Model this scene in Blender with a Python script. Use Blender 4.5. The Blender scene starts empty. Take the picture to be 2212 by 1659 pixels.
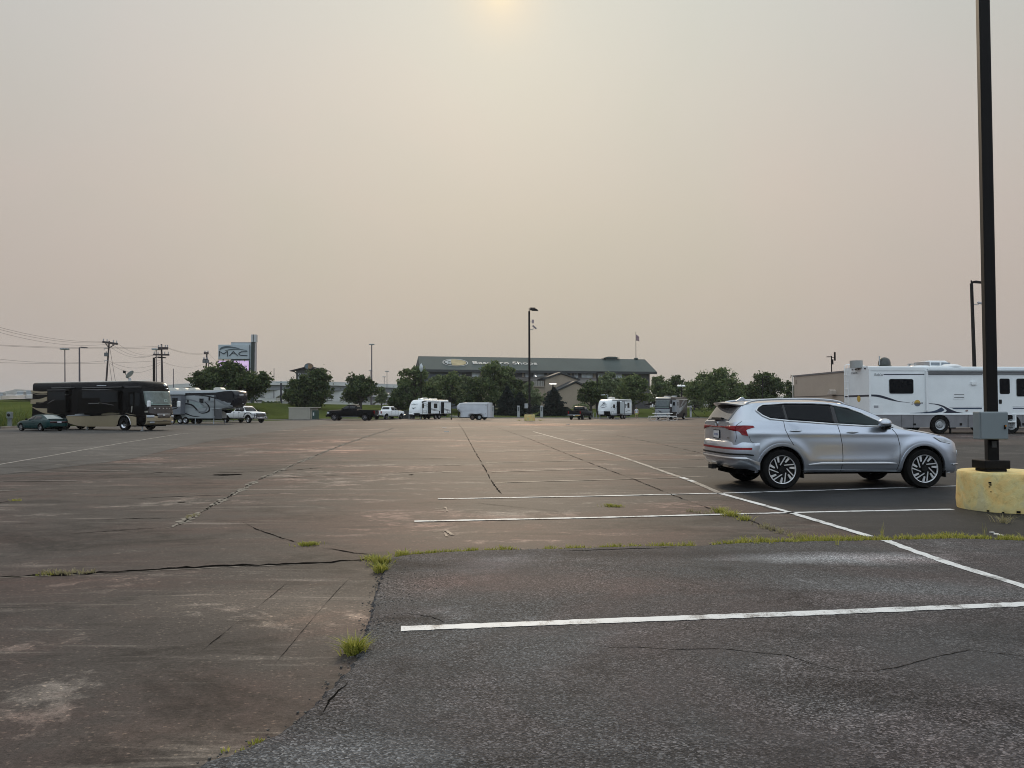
import bpy, bmesh, math, random
import numpy as np
from mathutils import Vector, Matrix, Euler
from math import sin, cos, pi, radians as R

S = bpy.context.scene
COL = S.collection
rng = random.Random(7)
nr = np.random.RandomState(11)

# ---------------------------------------------------------------- camera model (used to survey points on the ground)
FPX, CAMH, HOR, CU, CV = 1662.0, 1.5, 883.0, 1106.0, 829.5
PIT = math.atan((HOR - CV) / FPX); CP, SP = cos(PIT), sin(PIT)
def G(u, v, z=0.0):
    a = (u - CU) / FPX; b = (CV - v) / FPX
    d = (a, CP - b * SP, SP + b * CP); t = (z - CAMH) / d[2]
    return Vector((t * d[0], t * d[1], z))
def D(u, v, Y):
    a = (u - CU) / FPX; b = (CV - v) / FPX
    d = (a, CP - b * SP, SP + b * CP); t = Y / d[1]
    return Vector((t * d[0], Y, CAMH + t * d[2]))

# ---------------------------------------------------------------- materials
MATS = {}
def nodes(name):
    m = bpy.data.materials.new(name); m.use_nodes = True
    nt = m.node_tree; b = nt.nodes['Principled BSDF']
    return m, nt, b
def N(nt, t, **k):
    n = nt.nodes.new(t)
    for a, v in k.items():
        if a in n.inputs.keys(): n.inputs[a].default_value = v
        else: setattr(n, a, v)
    return n
def ramp(nt, src, stops):
    r = nt.nodes.new('ShaderNodeValToRGB'); e = r.color_ramp.elements
    while len(e) < len(stops): e.new(.5)
    for i, (p, c) in enumerate(stops):
        e[i].position = p; e[i].color = (*c, 1) if len(c) == 3 else c
    nt.links.new(src, r.inputs[0]); return r
def noise(nt, scale, detail=5, rough=.55, vec=None, dist=0):
    n = N(nt, 'ShaderNodeTexNoise'); n.inputs['Scale'].default_value = scale
    n.inputs['Detail'].default_value = detail; n.inputs['Roughness'].default_value = rough
    n.inputs['Distortion'].default_value = dist
    if vec is not None: nt.links.new(vec, n.inputs['Vector'])
    return n
def mixc(nt, fac, a, b, mode='MIX'):
    n = nt.nodes.new('ShaderNodeMix'); n.data_type = 'RGBA'; n.blend_type = mode
    for sock, val in ((0, fac), (6, a), (7, b)):
        if isinstance(val, (int, float)): n.inputs[sock].default_value = val
        elif isinstance(val, tuple): n.inputs[sock].default_value = (*val, 1) if len(val) == 3 else val
        else: nt.links.new(val, n.inputs[sock])
    return n.outputs[2]
def mat(name, col, rough=.5, metal=0., var=.12, vs=3., bump=0., bs=40., spec=.5, coat=0.):
    if name in MATS: return MATS[name]
    m, nt, b = nodes(name)
    tc = N(nt, 'ShaderNodeTexCoord')
    n = noise(nt, vs, 6, .6, tc.outputs['Object'])
    lo = tuple(c * (1 - var) for c in col); hi = tuple(min(1, c * (1 + var)) for c in col)
    r = ramp(nt, n.outputs[0], [(.3, lo), (.7, hi)])
    nt.links.new(r.outputs[0], b.inputs['Base Color'])
    b.inputs['Roughness'].default_value = rough; b.inputs['Metallic'].default_value = metal
    b.inputs['Specular IOR Level'].default_value = spec; b.inputs['Coat Weight'].default_value = coat
    if coat: b.inputs['Coat Roughness'].default_value = .04
    if bump:
        n2 = noise(nt, bs, 4, .6, tc.outputs['Object'])
        bp = N(nt, 'ShaderNodeBump'); bp.inputs['Strength'].default_value = bump; bp.inputs['Distance'].default_value = .02
        nt.links.new(n2.outputs[0], bp.inputs['Height']); nt.links.new(bp.outputs[0], b.inputs['Normal'])
    MATS[name] = m; return m
def emit(name, col, s, base=None):
    if name in MATS: return MATS[name]
    m, nt, b = nodes(name)
    b.inputs['Base Color'].default_value = (*(base or col), 1)
    b.inputs['Emission Color'].default_value = (*col, 1); b.inputs['Emission Strength'].default_value = s
    MATS[name] = m; return m

# ---------------------------------------------------------------- mesh builder
class MB:
    def __init__(s): s.v = []; s.f = []
    def add(s, vs, fs):
        o = len(s.v); s.v.extend([tuple(p) for p in vs]); s.f.extend([tuple(i + o for i in f) for f in fs])
    def box(s, c, d, rz=0, M=None):
        x, y, z = d[0] / 2, d[1] / 2, d[2] / 2
        vs = [Vector((i * x, j * y, k * z)) for k in (-1, 1) for j in (-1, 1) for i in (-1, 1)]
        if M is None: M = Matrix.Translation(Vector(c)) @ Matrix.Rotation(rz, 4, 'Z')
        else: M = Matrix.Translation(Vector(c)) @ M
        s.add([M @ q for q in vs], [(0, 2, 3, 1), (4, 5, 7, 6), (0, 1, 5, 4), (2, 6, 7, 3), (0, 4, 6, 2), (1, 3, 7, 5)])
        return s
    def b2(s, x0, x1, y0, y1, z0, z1):
        return s.box(((x0 + x1) / 2, (y0 + y1) / 2, (z0 + z1) / 2), (abs(x1 - x0), abs(y1 - y0), abs(z1 - z0)))
    def cyl(s, p0, p1, r0, r1=None, n=12, cap=True):
        r1 = r0 if r1 is None else r1
        p0 = Vector(p0); p1 = Vector(p1); a = (p1 - p0).normalized()
        t = a.orthogonal().normalized(); b = a.cross(t); vs = []
        for p, r in ((p0, r0), (p1, r1)):
            for i in range(n):
                q = 2 * pi * (i + .5) / n; vs.append(p + (t * cos(q) + b * sin(q)) * r)
        fs = [(i, (i + 1) % n, n + (i + 1) % n, n + i) for i in range(n)]
        if cap: fs += [tuple(range(n - 1, -1, -1)), tuple(range(n, 2 * n))]
        s.add(vs, fs); return s
    def tube(s, pts, r, n=6, closed=False):
        pts = [Vector(p) for p in pts]; m = len(pts); rings = []; up = None
        rr = r if hasattr(r, '__len__') else [r] * m
        for i, p in enumerate(pts):
            a = pts[(i + 1) % m] if (closed or i < m - 1) else p
            c = pts[i - 1] if (closed or i > 0) else p
            d = (a - c).normalized()
            if up is None: up = d.orthogonal().normalized()
            up = (up - d * up.dot(d)); up = up.normalized() if up.length > 1e-6 else d.orthogonal().normalized()
            b = d.cross(up); rings.append([p + (up * cos(2 * pi * k / n) + b * sin(2 * pi * k / n)) * rr[i] for k in range(n)])
        vs = [q for ring in rings for q in ring]; fs = []
        for i in range(m if closed else m - 1):
            j = (i + 1) % m
            fs += [(i * n + k, i * n + (k + 1) % n, j * n + (k + 1) % n, j * n + k) for k in range(n)]
        if not closed: fs += [tuple(range(n - 1, -1, -1)), tuple((m - 1) * n + k for k in range(n))]
        s.add(vs, fs); return s
    def prism(s, poly, fn, a, b):
        """poly: 2-D points, fn(p, t) -> 3-D, capped at t=a and t=b"""
        n = len(poly)
        vs = [fn(p, a) for p in poly] + [fn(p, b) for p in poly]
        fs = [tuple(range(n - 1, -1, -1)), tuple(range(n, 2 * n))] + [(i, (i + 1) % n, n + (i + 1) % n, n + i) for i in range(n)]
        s.add(vs, fs); return s
    def xz(s, poly, y0, y1): return s.prism(poly, lambda p, t: (p[0], t, p[1]), y0, y1)
    def yz(s, poly, x0, x1): return s.prism(poly, lambda p, t: (t, p[0], p[1]), x0, x1)
    def xy(s, poly, z0, z1): return s.prism(poly, lambda p, t: (p[0], p[1], t), z0, z1)
    def grid(s, rows, closed=False):
        n = len(rows[0]); vs = [q for r_ in rows for q in r_]; fs = []
        for i in range(len(rows) - 1):
            for k in range(n if closed else n - 1):
                fs.append((i * n + k, i * n + (k + 1) % n, (i + 1) * n + (k + 1) % n, (i + 1) * n + k))
        s.add(vs, fs); return s
    def lathe(s, prof, c, axis='y', n=24, sg=1):
        """prof: (radius, along)"""
        rows = []
        for r, t in prof:
            ring = []
            for k in range(n):
                q = 2 * pi * k / n
                if axis == 'y': ring.append((c[0] + r * cos(q), c[1] + sg * t, c[2] + r * sin(q)))
                elif axis == 'z': ring.append((c[0] + r * cos(q), c[1] + r * sin(q), c[2] + t))
                else: ring.append((c[0] + t, c[1] + r * cos(q), c[2] + r * sin(q)))
            rows.append(ring)
        return s.grid(rows, True)
    def ell(s, c, r, n=12, m=8):
        rows = []
        for i in range(m + 1):
            a = -pi / 2 + pi * i / m
            rows.append([(c[0] + r[0] * cos(a) * cos(2 * pi * k / n), c[1] + r[1] * cos(a) * sin(2 * pi * k / n), c[2] + r[2] * sin(a)) for k in range(n)])
        return s.grid(rows, True)
    def build(s, name, m, parent=None, smooth=0, bevel=0, seg=2, weld=False):
        me = bpy.data.meshes.new(name); me.from_pydata(s.v, [], s.f); me.validate()
        bm = bmesh.new(); bm.from_mesh(me)
        if weld: bmesh.ops.remove_doubles(bm, verts=bm.verts, dist=1e-4)
        bmesh.ops.recalc_face_normals(bm, faces=bm.faces)
        bm.to_mesh(me); bm.free()
        me.materials.append(m)
        if smooth:
            me.polygons.foreach_set('use_smooth', [True] * len(me.polygons)); me.set_sharp_from_angle(angle=R(smooth))
        o = bpy.data.objects.new(name, me); COL.objects.link(o)
        if parent is not None: o.parent = parent
        if bevel:
            md = o.modifiers.new('bevel', 'BEVEL'); md.width = bevel; md.segments = seg; md.limit_method = 'ANGLE'; md.angle_limit = R(40)
        return o
def tag(o, label=None, cat=None, group=None, kind=None):
    if label: o['label'] = label
    if cat: o['category'] = cat
    if group: o['group'] = group
    if kind: o['kind'] = kind
    return o
def thing(name, label, cat, loc=(0, 0, 0), rz=0, sc=1., group=None):
    o = bpy.data.objects.new(name, None); COL.objects.link(o); o.empty_display_size = .2
    o.location = loc; o.rotation_euler = (0, 0, rz); o.scale = (sc, sc, sc)
    return tag(o, label, cat, group)
def copy_tree(o, parent=None):
    c = o.copy(); COL.objects.link(c)
    if parent is not None: c.parent = parent
    for ch in list(o.children): copy_tree(ch, c)
    return c
def text(name, s, m, parent, M, width=None, height=None, ext=.01, bold=0., shear=0., sub=None):
    cu = bpy.data.curves.new('lettering', 'FONT'); cu.body = s; cu.size = 1; cu.extrude = 0; cu.offset = bold; cu.shear = shear
    cu.align_x = 'CENTER'; cu.align_y = 'CENTER'; cu.resolution_u = 3
    t = bpy.data.objects.new('lettering', cu); COL.objects.link(t)
    bpy.context.view_layer.update()
    me = bpy.data.meshes.new_from_object(t.evaluated_get(bpy.context.evaluated_depsgraph_get()))
    bpy.data.objects.remove(t); bpy.data.curves.remove(cu)
    xs = [v.co.x for v in me.vertices]; ys = [v.co.y for v in me.vertices]
    cx, cy = (min(xs) + max(xs)) / 2, (min(ys) + max(ys)) / 2
    sx = width / (max(xs) - min(xs)) if width else 1
    sy = height / (max(ys) - min(ys)) if height else sx
    if not width: sx = sy
    me.transform(M @ Matrix.Diagonal((sx, sy, 1, 1)) @ Matrix.Translation((-cx, -cy, 0)))
    me.materials.append(m); me.name = name
    o = bpy.data.objects.new(name, me); COL.objects.link(o)
    if parent is not None: o.parent = parent
    if ext:
        md = o.modifiers.new('solid', 'SOLIDIFY'); md.thickness = ext; md.offset = 1
    return o
def frame(o, x, y):
    """matrix with columns x, y, x×y at o"""
    x = Vector(x).normalized(); y = Vector(y).normalized(); z = x.cross(y)
    return Matrix(((x[0], y[0], z[0], o[0]), (x[1], y[1], z[1], o[1]), (x[2], y[2], z[2], o[2]), (0, 0, 0, 1)))
def spline(pts, n=8):
    P = [Vector((*p, 0)) if len(p) == 2 else Vector(p) for p in pts]; out = []
    for i in range(len(P) - 1):
        a = P[i - 1] if i else P[i] * 2 - P[i + 1]; b, c = P[i], P[i + 1]
        d = P[i + 2] if i + 2 < len(P) else P[i + 1] * 2 - P[i]
        for k in range(n):
            t = k / n
            out.append(.5 * ((2 * b) + (c - a) * t + (2 * a - 5 * b + 4 * c - d) * t * t + (3 * b - a - 3 * c + d) * t ** 3))
    out.append(P[-1])
    return [(q.x, q.y) for q in out] if len(pts[0]) == 2 else out
def swoosh(top, bot, n=6): return spline(top, n) + spline(bot, n)[::-1]
def rr(x0, z0, x1, z1, r=.08, n=4):
    out = []
    for cx, cz, a in ((x1 - r, z1 - r, 0), (x0 + r, z1 - r, 90), (x0 + r, z0 + r, 180), (x1 - r, z0 + r, 270)):
        for k in range(n + 1):
            q = R(a + 90 * k / n); out.append((cx + r * cos(q), cz + r * sin(q)))
    return out
def ellipse(cx, cz, rx, rz, n=28): return [(cx + rx * cos(2 * pi * k / n), cz + rz * sin(2 * pi * k / n)) for k in range(n)]
def T(pts):
    """monotone cubic table"""
    x = np.array([p[0] for p in pts], float); y = np.array([p[1] for p in pts], float)
    h = np.diff(x); d = np.diff(y) / h; m = np.zeros(len(x))
    m[0], m[-1] = d[0], d[-1]
    for i in range(1, len(x) - 1):
        if d[i - 1] * d[i] > 0:
            w1, w2 = 2 * h[i] + h[i - 1], h[i] + 2 * h[i - 1]; m[i] = (w1 + w2) / (w1 / d[i - 1] + w2 / d[i])
    def f(q):
        q = min(max(q, x[0]), x[-1]); i = min(int(np.searchsorted(x, q, 'right')) - 1, len(h) - 1)
        t = (q - x[i]) / h[i]
        return ((2 * t ** 3 - 3 * t * t + 1) * y[i] + (t ** 3 - 2 * t * t + t) * h[i] * m[i] + (-2 * t ** 3 + 3 * t * t) * y[i + 1] + (t ** 3 - t * t) * h[i] * m[i + 1])
    f.x = x; return f
def Lt(pts):
    x = [p[0] for p in pts]; y = [p[1] for p in pts]
    f = lambda q: float(np.interp(q, x, y)); f.x = np.array(x); return f

# ---------------------------------------------------------------- common materials
GLASS = mat('tinted_glass', (.003, .004, .006), .04, 0, .3, 1.2, spec=.16)
GLASSB = mat('vehicle_glass', (.006, .008, .010), .06, 0, .4, 2, spec=.3)
TYRE = mat('tyre_rubber', (.007, .007, .007), .85, 0, .2, 20, spec=.15)
BLACKP = mat('black_plastic', (.008, .008, .008), .6, 0, .2, 8, spec=.2)
CHROME = mat('chrome', (.62, .64, .66), .12, 1, .08, 4)
ALLOY = mat('alloy_silver', (.55, .56, .58), .28, 1, .1, 6)
STEELG = mat('galvanised_steel', (.36, .38, .39), .5, .4, .2, 9)
WHITEP = mat('white_paint', (.78, .81, .82), .28, 0, .05, 1.5, coat=.4)
RVWHITE = mat('rv_white', (.76, .80, .81), .32, 0, .05, 1.2)
DARKM = mat('dark_bronze_metal', (.009, .007, .007), .6, 0, .25, 3, spec=.2)
UNDER = mat('underbody_black', (.004, .004, .004), .95, 0, .2, 5, spec=.0)
REDL = mat('red_lens', (.20, .004, .008), .22, 0, .3, 6, spec=.3)
AMBER = mat('amber_lens', (.5, .18, .02), .2, 0, .1, 6)
LENS = mat('clear_lens', (.45, .47, .5), .12, 0, .2, 10)
PLATE = mat('number_plate', (.55, .56, .56), .4, 0, .15, 30)
CREAM = mat('cream_plastic', (.60, .58, .52), .5, 0, .1, 3)
HAZE_D = 0.00019
# ================================================================ cars and pickups
FL = T([(0, .90), (.06, .955), (.2, .985), (.42, 1.), (.62, .998), (.8, .985), (.92, .965), (1, .945)])
class Car:
    """x forward from the rear axle, half section mirrored; surfaces sampled from tables"""
    def __init__(s, root, w, zb, zbelt, zr, wr, crown, wheels, zc, arch, bulge=None, dx=.05, nl=22, nu=8, nt=7, fl=FL):
        s.root = root; s.w, s.zb, s.zbelt, s.zr, s.wr, s.crown = w, zb, zbelt, zr, wr, crown
        s.wheels, s.zc, s.arch, s.bulge, s.fl = wheels, zc, arch, bulge, fl
        s.x0, s.x1 = w.x[0], w.x[-1]
        n = max(8, int((s.x1 - s.x0) / dx)); xs = set(np.round(np.linspace(s.x0, s.x1, n), 4).tolist())
        for f in (w, zbelt, zr): xs |= set(np.round(f.x, 4).tolist())
        xs = sorted(x for x in xs if s.x0 <= x <= s.x1); s.xs = [x for i, x in enumerate(xs) if i == 0 or x - xs[i - 1] > .008]
        s.nl, s.nu, s.nt = nl, nu, nt
    def W(s, x, z):
        zb, zt, zr = s.zb(x), s.zbelt(x), s.zr(x); w = s.w(x)
        if z <= zt:
            y = w * s.fl(min(max((z - zb) / max(zt - zb, 1e-3), 0), 1))
            if s.bulge: y += s.bulge(x, z)
            return y
        yb = s.W(x, zt); k = min((z - zt) / max(zr - zt, 1e-3), 1)
        return yb + (s.wr(x) - yb) * (k + .10 * k * (k - 1) * -1)
    def top(s, x, q):
        """q 0 = roof edge, 1 = centre line"""
        return (s.wr(x) * (1 - q), s.zr(x) + s.crown(x) * (1 - (1 - q) ** 2.2))
    def body(s, m, name='body', smooth=38):
        half = []
        for x in s.xs:
            zb, zt, zr = s.zb(x), s.zbelt(x), max(s.zr(x), s.zbelt(x) + .003); row = [(x, 0.0, zb + .02), (x, s.W(x, zb) * .9, zb + .005)]
            for k in range(s.nl + 1):
                z = zb + (zt - zb) * k / s.nl; row.append((x, s.W(x, z), z))
            for k in range(1, s.nu + 1):
                z = zt + (zr - zt) * k / s.nu; row.append((x, s.W(x, z), z))
            for k in range(1, s.nt + 1):
                y, z = s.top(x, k / s.nt); row.append((x, y, z))
            half.append(row)
        bm = bmesh.new()
        for sg in (-1, 1):
            V = [[bm.verts.new((p[0], sg * p[1], p[2])) for p in row] for row in half]
            for i in range(len(V) - 1):
                for k in range(len(V[0]) - 1):
                    q = (V[i][k], V[i][k + 1], V[i + 1][k + 1], V[i + 1][k])
                    try: bm.faces.new(q if sg < 0 else q[::-1])
                    except ValueError: pass
            for row in (V[0], V[-1]):
                try: bm.faces.new(row)
                except ValueError: pass
        kill = []
        for f in bm.faces:
            for xc in s.wheels:
                if all((v.co.x - xc) ** 2 + (v.co.z - s.zc) ** 2 < s.arch ** 2 for v in f.verts): kill.append(f); break
        bmesh.ops.delete(bm, geom=kill, context='FACES')
        for v in bm.verts:
            if v.link_faces and abs(v.co.y) > .3:
                for xc in s.wheels:
                    r = math.hypot(v.co.x - xc, v.co.z - s.zc)
                    if r < s.arch and v.co.z > s.zb(v.co.x) + .001 and r > 1e-4:
                        v.co.x = xc + (v.co.x - xc) * s.arch / r; v.co.z = s.zc + (v.co.z - s.zc) * s.arch / r
                        v.co.y = math.copysign(s.W(v.co.x, v.co.z), v.co.y)
        bmesh.ops.remove_doubles(bm, verts=bm.verts, dist=1e-4)
        bmesh.ops.recalc_face_normals(bm, faces=bm.faces)
        me = bpy.data.meshes.new(name); bm.to_mesh(me); bm.free(); me.materials.append(m)
        me.polygons.foreach_set('use_smooth', [True] * len(me.polygons)); me.set_sharp_from_angle(angle=R(smooth))
        o = bpy.data.objects.new(name, me); COL.objects.link(o); o.parent = s.root
        # wheel wells and floor, dark
        u = MB(); z0 = min(s.zb(s.wheels[0]), s.zb(s.wheels[1])) + .03
        for xc in s.wheels:
            for sg in (-1, 1):
                rows = []
                for k in range(13):
                    q = pi * k / 12
                    rows.append([(xc + s.arch * 1.005 * cos(q), sg * s.w(xc) * f, s.zc + s.arch * 1.005 * sin(q)) for f in (.97, .55)])
                u.grid(rows); u.xz([(xc + s.arch * cos(pi * k / 12), s.zc + s.arch * sin(pi * k / 12)) for k in range(13)], sg * s.w(xc) * .56, sg * s.w(xc) * .53)
        u.b2(s.x0 + .25, s.x1 - .35, -.5, .5, z0 - .08, z0 + .15)
        u.build('underbody', UNDER, s.root)
        return o
    def side(s, name, poly, m, off=.006, th=.006, parent=None, both=True, sides=(-1, 1)):
        for sg in (sides if both else (-1,)):
            b = MB(); n = len(poly)
            b.add([(x, sg * (s.W(x, z) + off), z) for x, z in poly], [tuple(range(n))])
            o = b.build(name, m, parent or s.root)
            md = o.modifiers.new('solid', 'SOLIDIFY'); md.thickness = th; md.offset = 0
    def strip(s, name, top, bot, m, n=14, nz=5, off=.006, th=.004, parent=None, sides=(-1, 1)):
        """panel between two lines on the side surface"""
        tx = [p[0] for p in top]; tz = [p[1] for p in top]; bx = [p[0] for p in bot]; bz = [p[1] for p in bot]
        a, c = max(tx[0], bx[0]), min(tx[-1], bx[-1]); out = []
        ks = sorted(set(np.round(np.linspace(a, c, n), 4).tolist()) | {x for x in tx + bx if a <= x <= c})
        for sg in sides:
            b = MB(); rows = []
            for x in ks:
                z1 = float(np.interp(x, tx, tz)); z0 = float(np.interp(x, bx, bz))
                rows.append([(x, sg * (s.W(x, z0 + (z1 - z0) * k / nz) + off), z0 + (z1 - z0) * k / nz) for k in range(nz + 1)])
            b.grid(rows); o = b.build(name, m, parent or s.root, smooth=30, weld=True)
            md = o.modifiers.new('solid', 'SOLIDIFY'); md.thickness = th; md.offset = 0; out.append(o)
        return out
    def line(s, name, pts, r, m, off=.004, n=5, closed=False, sides=(-1, 1), dens=.05):
        P = []
        for i in range(len(pts) - (0 if closed else 1)):
            a, b = pts[i], pts[(i + 1) % len(pts)]; k = max(1, int(math.hypot(b[0] - a[0], b[1] - a[1]) / dens))
            P += [(a[0] + (b[0] - a[0]) * j / k, a[1] + (b[1] - a[1]) * j / k) for j in range(k)]
        if not closed: P.append(pts[-1])
        for sg in sides:
            MB().tube([(x, sg * (s.W(x, z) + off), z) for x, z in P], r, n, closed).build(name, m, s.root, smooth=60)
    def toppatch(s, name, xa, xb, f, m, off=.008, n=10, parent=None):
        """glass on the top surface between two stations; f = share of the half width"""
        b = MB(); rows = []
        for i in range(n + 1):
            x = xa + (xb - xa) * i / n; row = []
            for k in range(-8, 9):
                t = k / 8 * f; y, z = s.top(x, 1 - abs(t)); row.append((x, math.copysign(y, t), z))
            rows.append(row)
        b.grid(rows); o = b.build(name, m, parent or s.root, smooth=40)
        md = o.modifiers.new('d', 'SOLIDIFY'); md.thickness = off * 2; md.offset = 0
        return o
    def endx(s, y, z, rear=True):
        a, b = (s.x0, s.x0 + 1.2) if rear else (s.x1, s.x1 - 1.2)
        if s.W(a, z) >= abs(y) and z <= s.zr(a): return a
        ok = lambda x: s.W(x, z) >= abs(y) and z <= s.zr(x) + .001
        for k in range(60):
            x = a + (b - a) * (k + 1) / 60
            if ok(x): return x
        return b
    def endpatch(s, name, y0, y1, z0, z1, m, off=.012, n=14, nz=3, rear=True, parent=None, zf=None):
        b = MB(); rows = []
        for i in range(n + 1):
            y = y0 + (y1 - y0) * i / n
            za, zc_ = (z0, z1) if zf is None else zf(y)
            rows.append([(s.endx(y, za + (zc_ - za) * k / nz, rear) + (-off if rear else off), y, za + (zc_ - za) * k / nz) for k in range(nz + 1)])
        b.grid(rows); o = b.build(name, m, parent or s.root, smooth=40)
        md = o.modifiers.new('d', 'SOLIDIFY'); md.thickness = .02; md.offset = 0
        return o

def wheel(root, x, y, z, r, wd, rim_r, style='spokes', rim=ALLOY, n=28, name='wheel', dark=BLACKP):
    """tyre mesh with a rim child; y sign gives the outer side"""
    sg = 1 if y > 0 else -1; h = wd / 2
    t = MB().lathe([(rim_r * .97, -h * .8), (rim_r * 1.02, -h * .95), (r * .93, -h), (r * .99, -h * .7), (r, -h * .3), (r, h * .3), (r * .99, h * .7), (r * .93, h), (rim_r * 1.02, h * .95), (rim_r * .97, h * .8)], (x, y, z), n=n, sg=sg)
    o = t.build(name, TYRE, root, smooth=50)
    R_ = MB(); c = (x, y, z)
    R_.lathe([(rim_r * .945, h * .70), (rim_r * .955, h * .93), (rim_r * .995, h * .95), (rim_r, h * .8)], c, n=n, sg=sg)
    def bar(a0, r0, a1, r1, w0, w1, t0=.72, t1=.86):
        p = [(r0 * cos(a0), r0 * sin(a0)), (r1 * cos(a1), r1 * sin(a1))]
        dx, dz = p[1][0] - p[0][0], p[1][1] - p[0][1]; L = math.hypot(dx, dz); nx, nz = -dz / L, dx / L
        q = [(p[0][0] + nx * w0, p[0][1] + nz * w0), (p[1][0] + nx * w1, p[1][1] + nz * w1), (p[1][0] - nx * w1, p[1][1] - nz * w1), (p[0][0] - nx * w0, p[0][1] - nz * w0)]
        R_.prism(q, lambda k, tt: (x + k[0], y + sg * h * tt, z + k[1]), t0, t1)
    if style == 'turbine':
        for k in range(7):
            a = 2 * pi * k / 7 + .35
            bar(a + .75, rim_r * .34, a + .05, rim_r * .93, .008, .010)
            bar(a - .12, rim_r * .56, a - .24, rim_r * .93, .014, .022)
    elif style == 'spokes':
        for k in range(6):
            a = 2 * pi * k / 6 + .2; bar(a, rim_r * .1, a, rim_r * .95, rim_r * .13, rim_r * .10)
        R_.cyl((x, y + sg * h * .5, z), (x, y + sg * h * .9, z), rim_r * .24, n=12)
    else:                                                   # pressed steel disc
        R_.lathe([(rim_r * .94, h * .72), (rim_r * .7, h * .5), (rim_r * .5, h * .78), (rim_r * .25, h * .8), (rim_r * .22, h * 1.0), (.001, h * 1.02)], c, n=n, sg=sg)
        for k in range(8):
            a = 2 * pi * k / 8; R_.cyl((x + rim_r * .37 * cos(a), y + sg * h * .7, z + rim_r * .37 * sin(a)), (x + rim_r * .37 * cos(a), y + sg * h * .9, z + rim_r * .37 * sin(a)), rim_r * .05, n=6)
    ri = R_.build('rim', rim, o)
    d = MB().lathe([(rim_r * .93, h * .55), (rim_r * .3, h * .48), (.001, h * .48)], c, n=n, sg=sg)
    d.cyl((x, y + sg * h * .45, z), (x, y + sg * h * .82, z), rim_r * .26, rim_r * .2, n=14)
    d.build('hub', dark, o, smooth=40)
    return o

def arch_lip(root, car, xc, r0, r1, m, a0=-8, a1=188, off=.022):
    for sg in (-1, 1):
        b = MB(); rows = []
        for k in range(31):
            q = R(a0 + (a1 - a0) * k / 30); row = []
            for rad, o in ((r0 - .004, -.03), (r0, off), (r0 + (r1 - r0) * .5, off * 1.15), (r1, off * .9), (r1 + .008, -.012)):
                x, z = xc + rad * cos(q), car.zc + rad * sin(q); row.append((x, sg * (car.W(x, max(z, car.zb(x))) + o), z))
            rows.append(row)
        b.grid(rows).build('wheel_arch', m, root, smooth=40)

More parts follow.
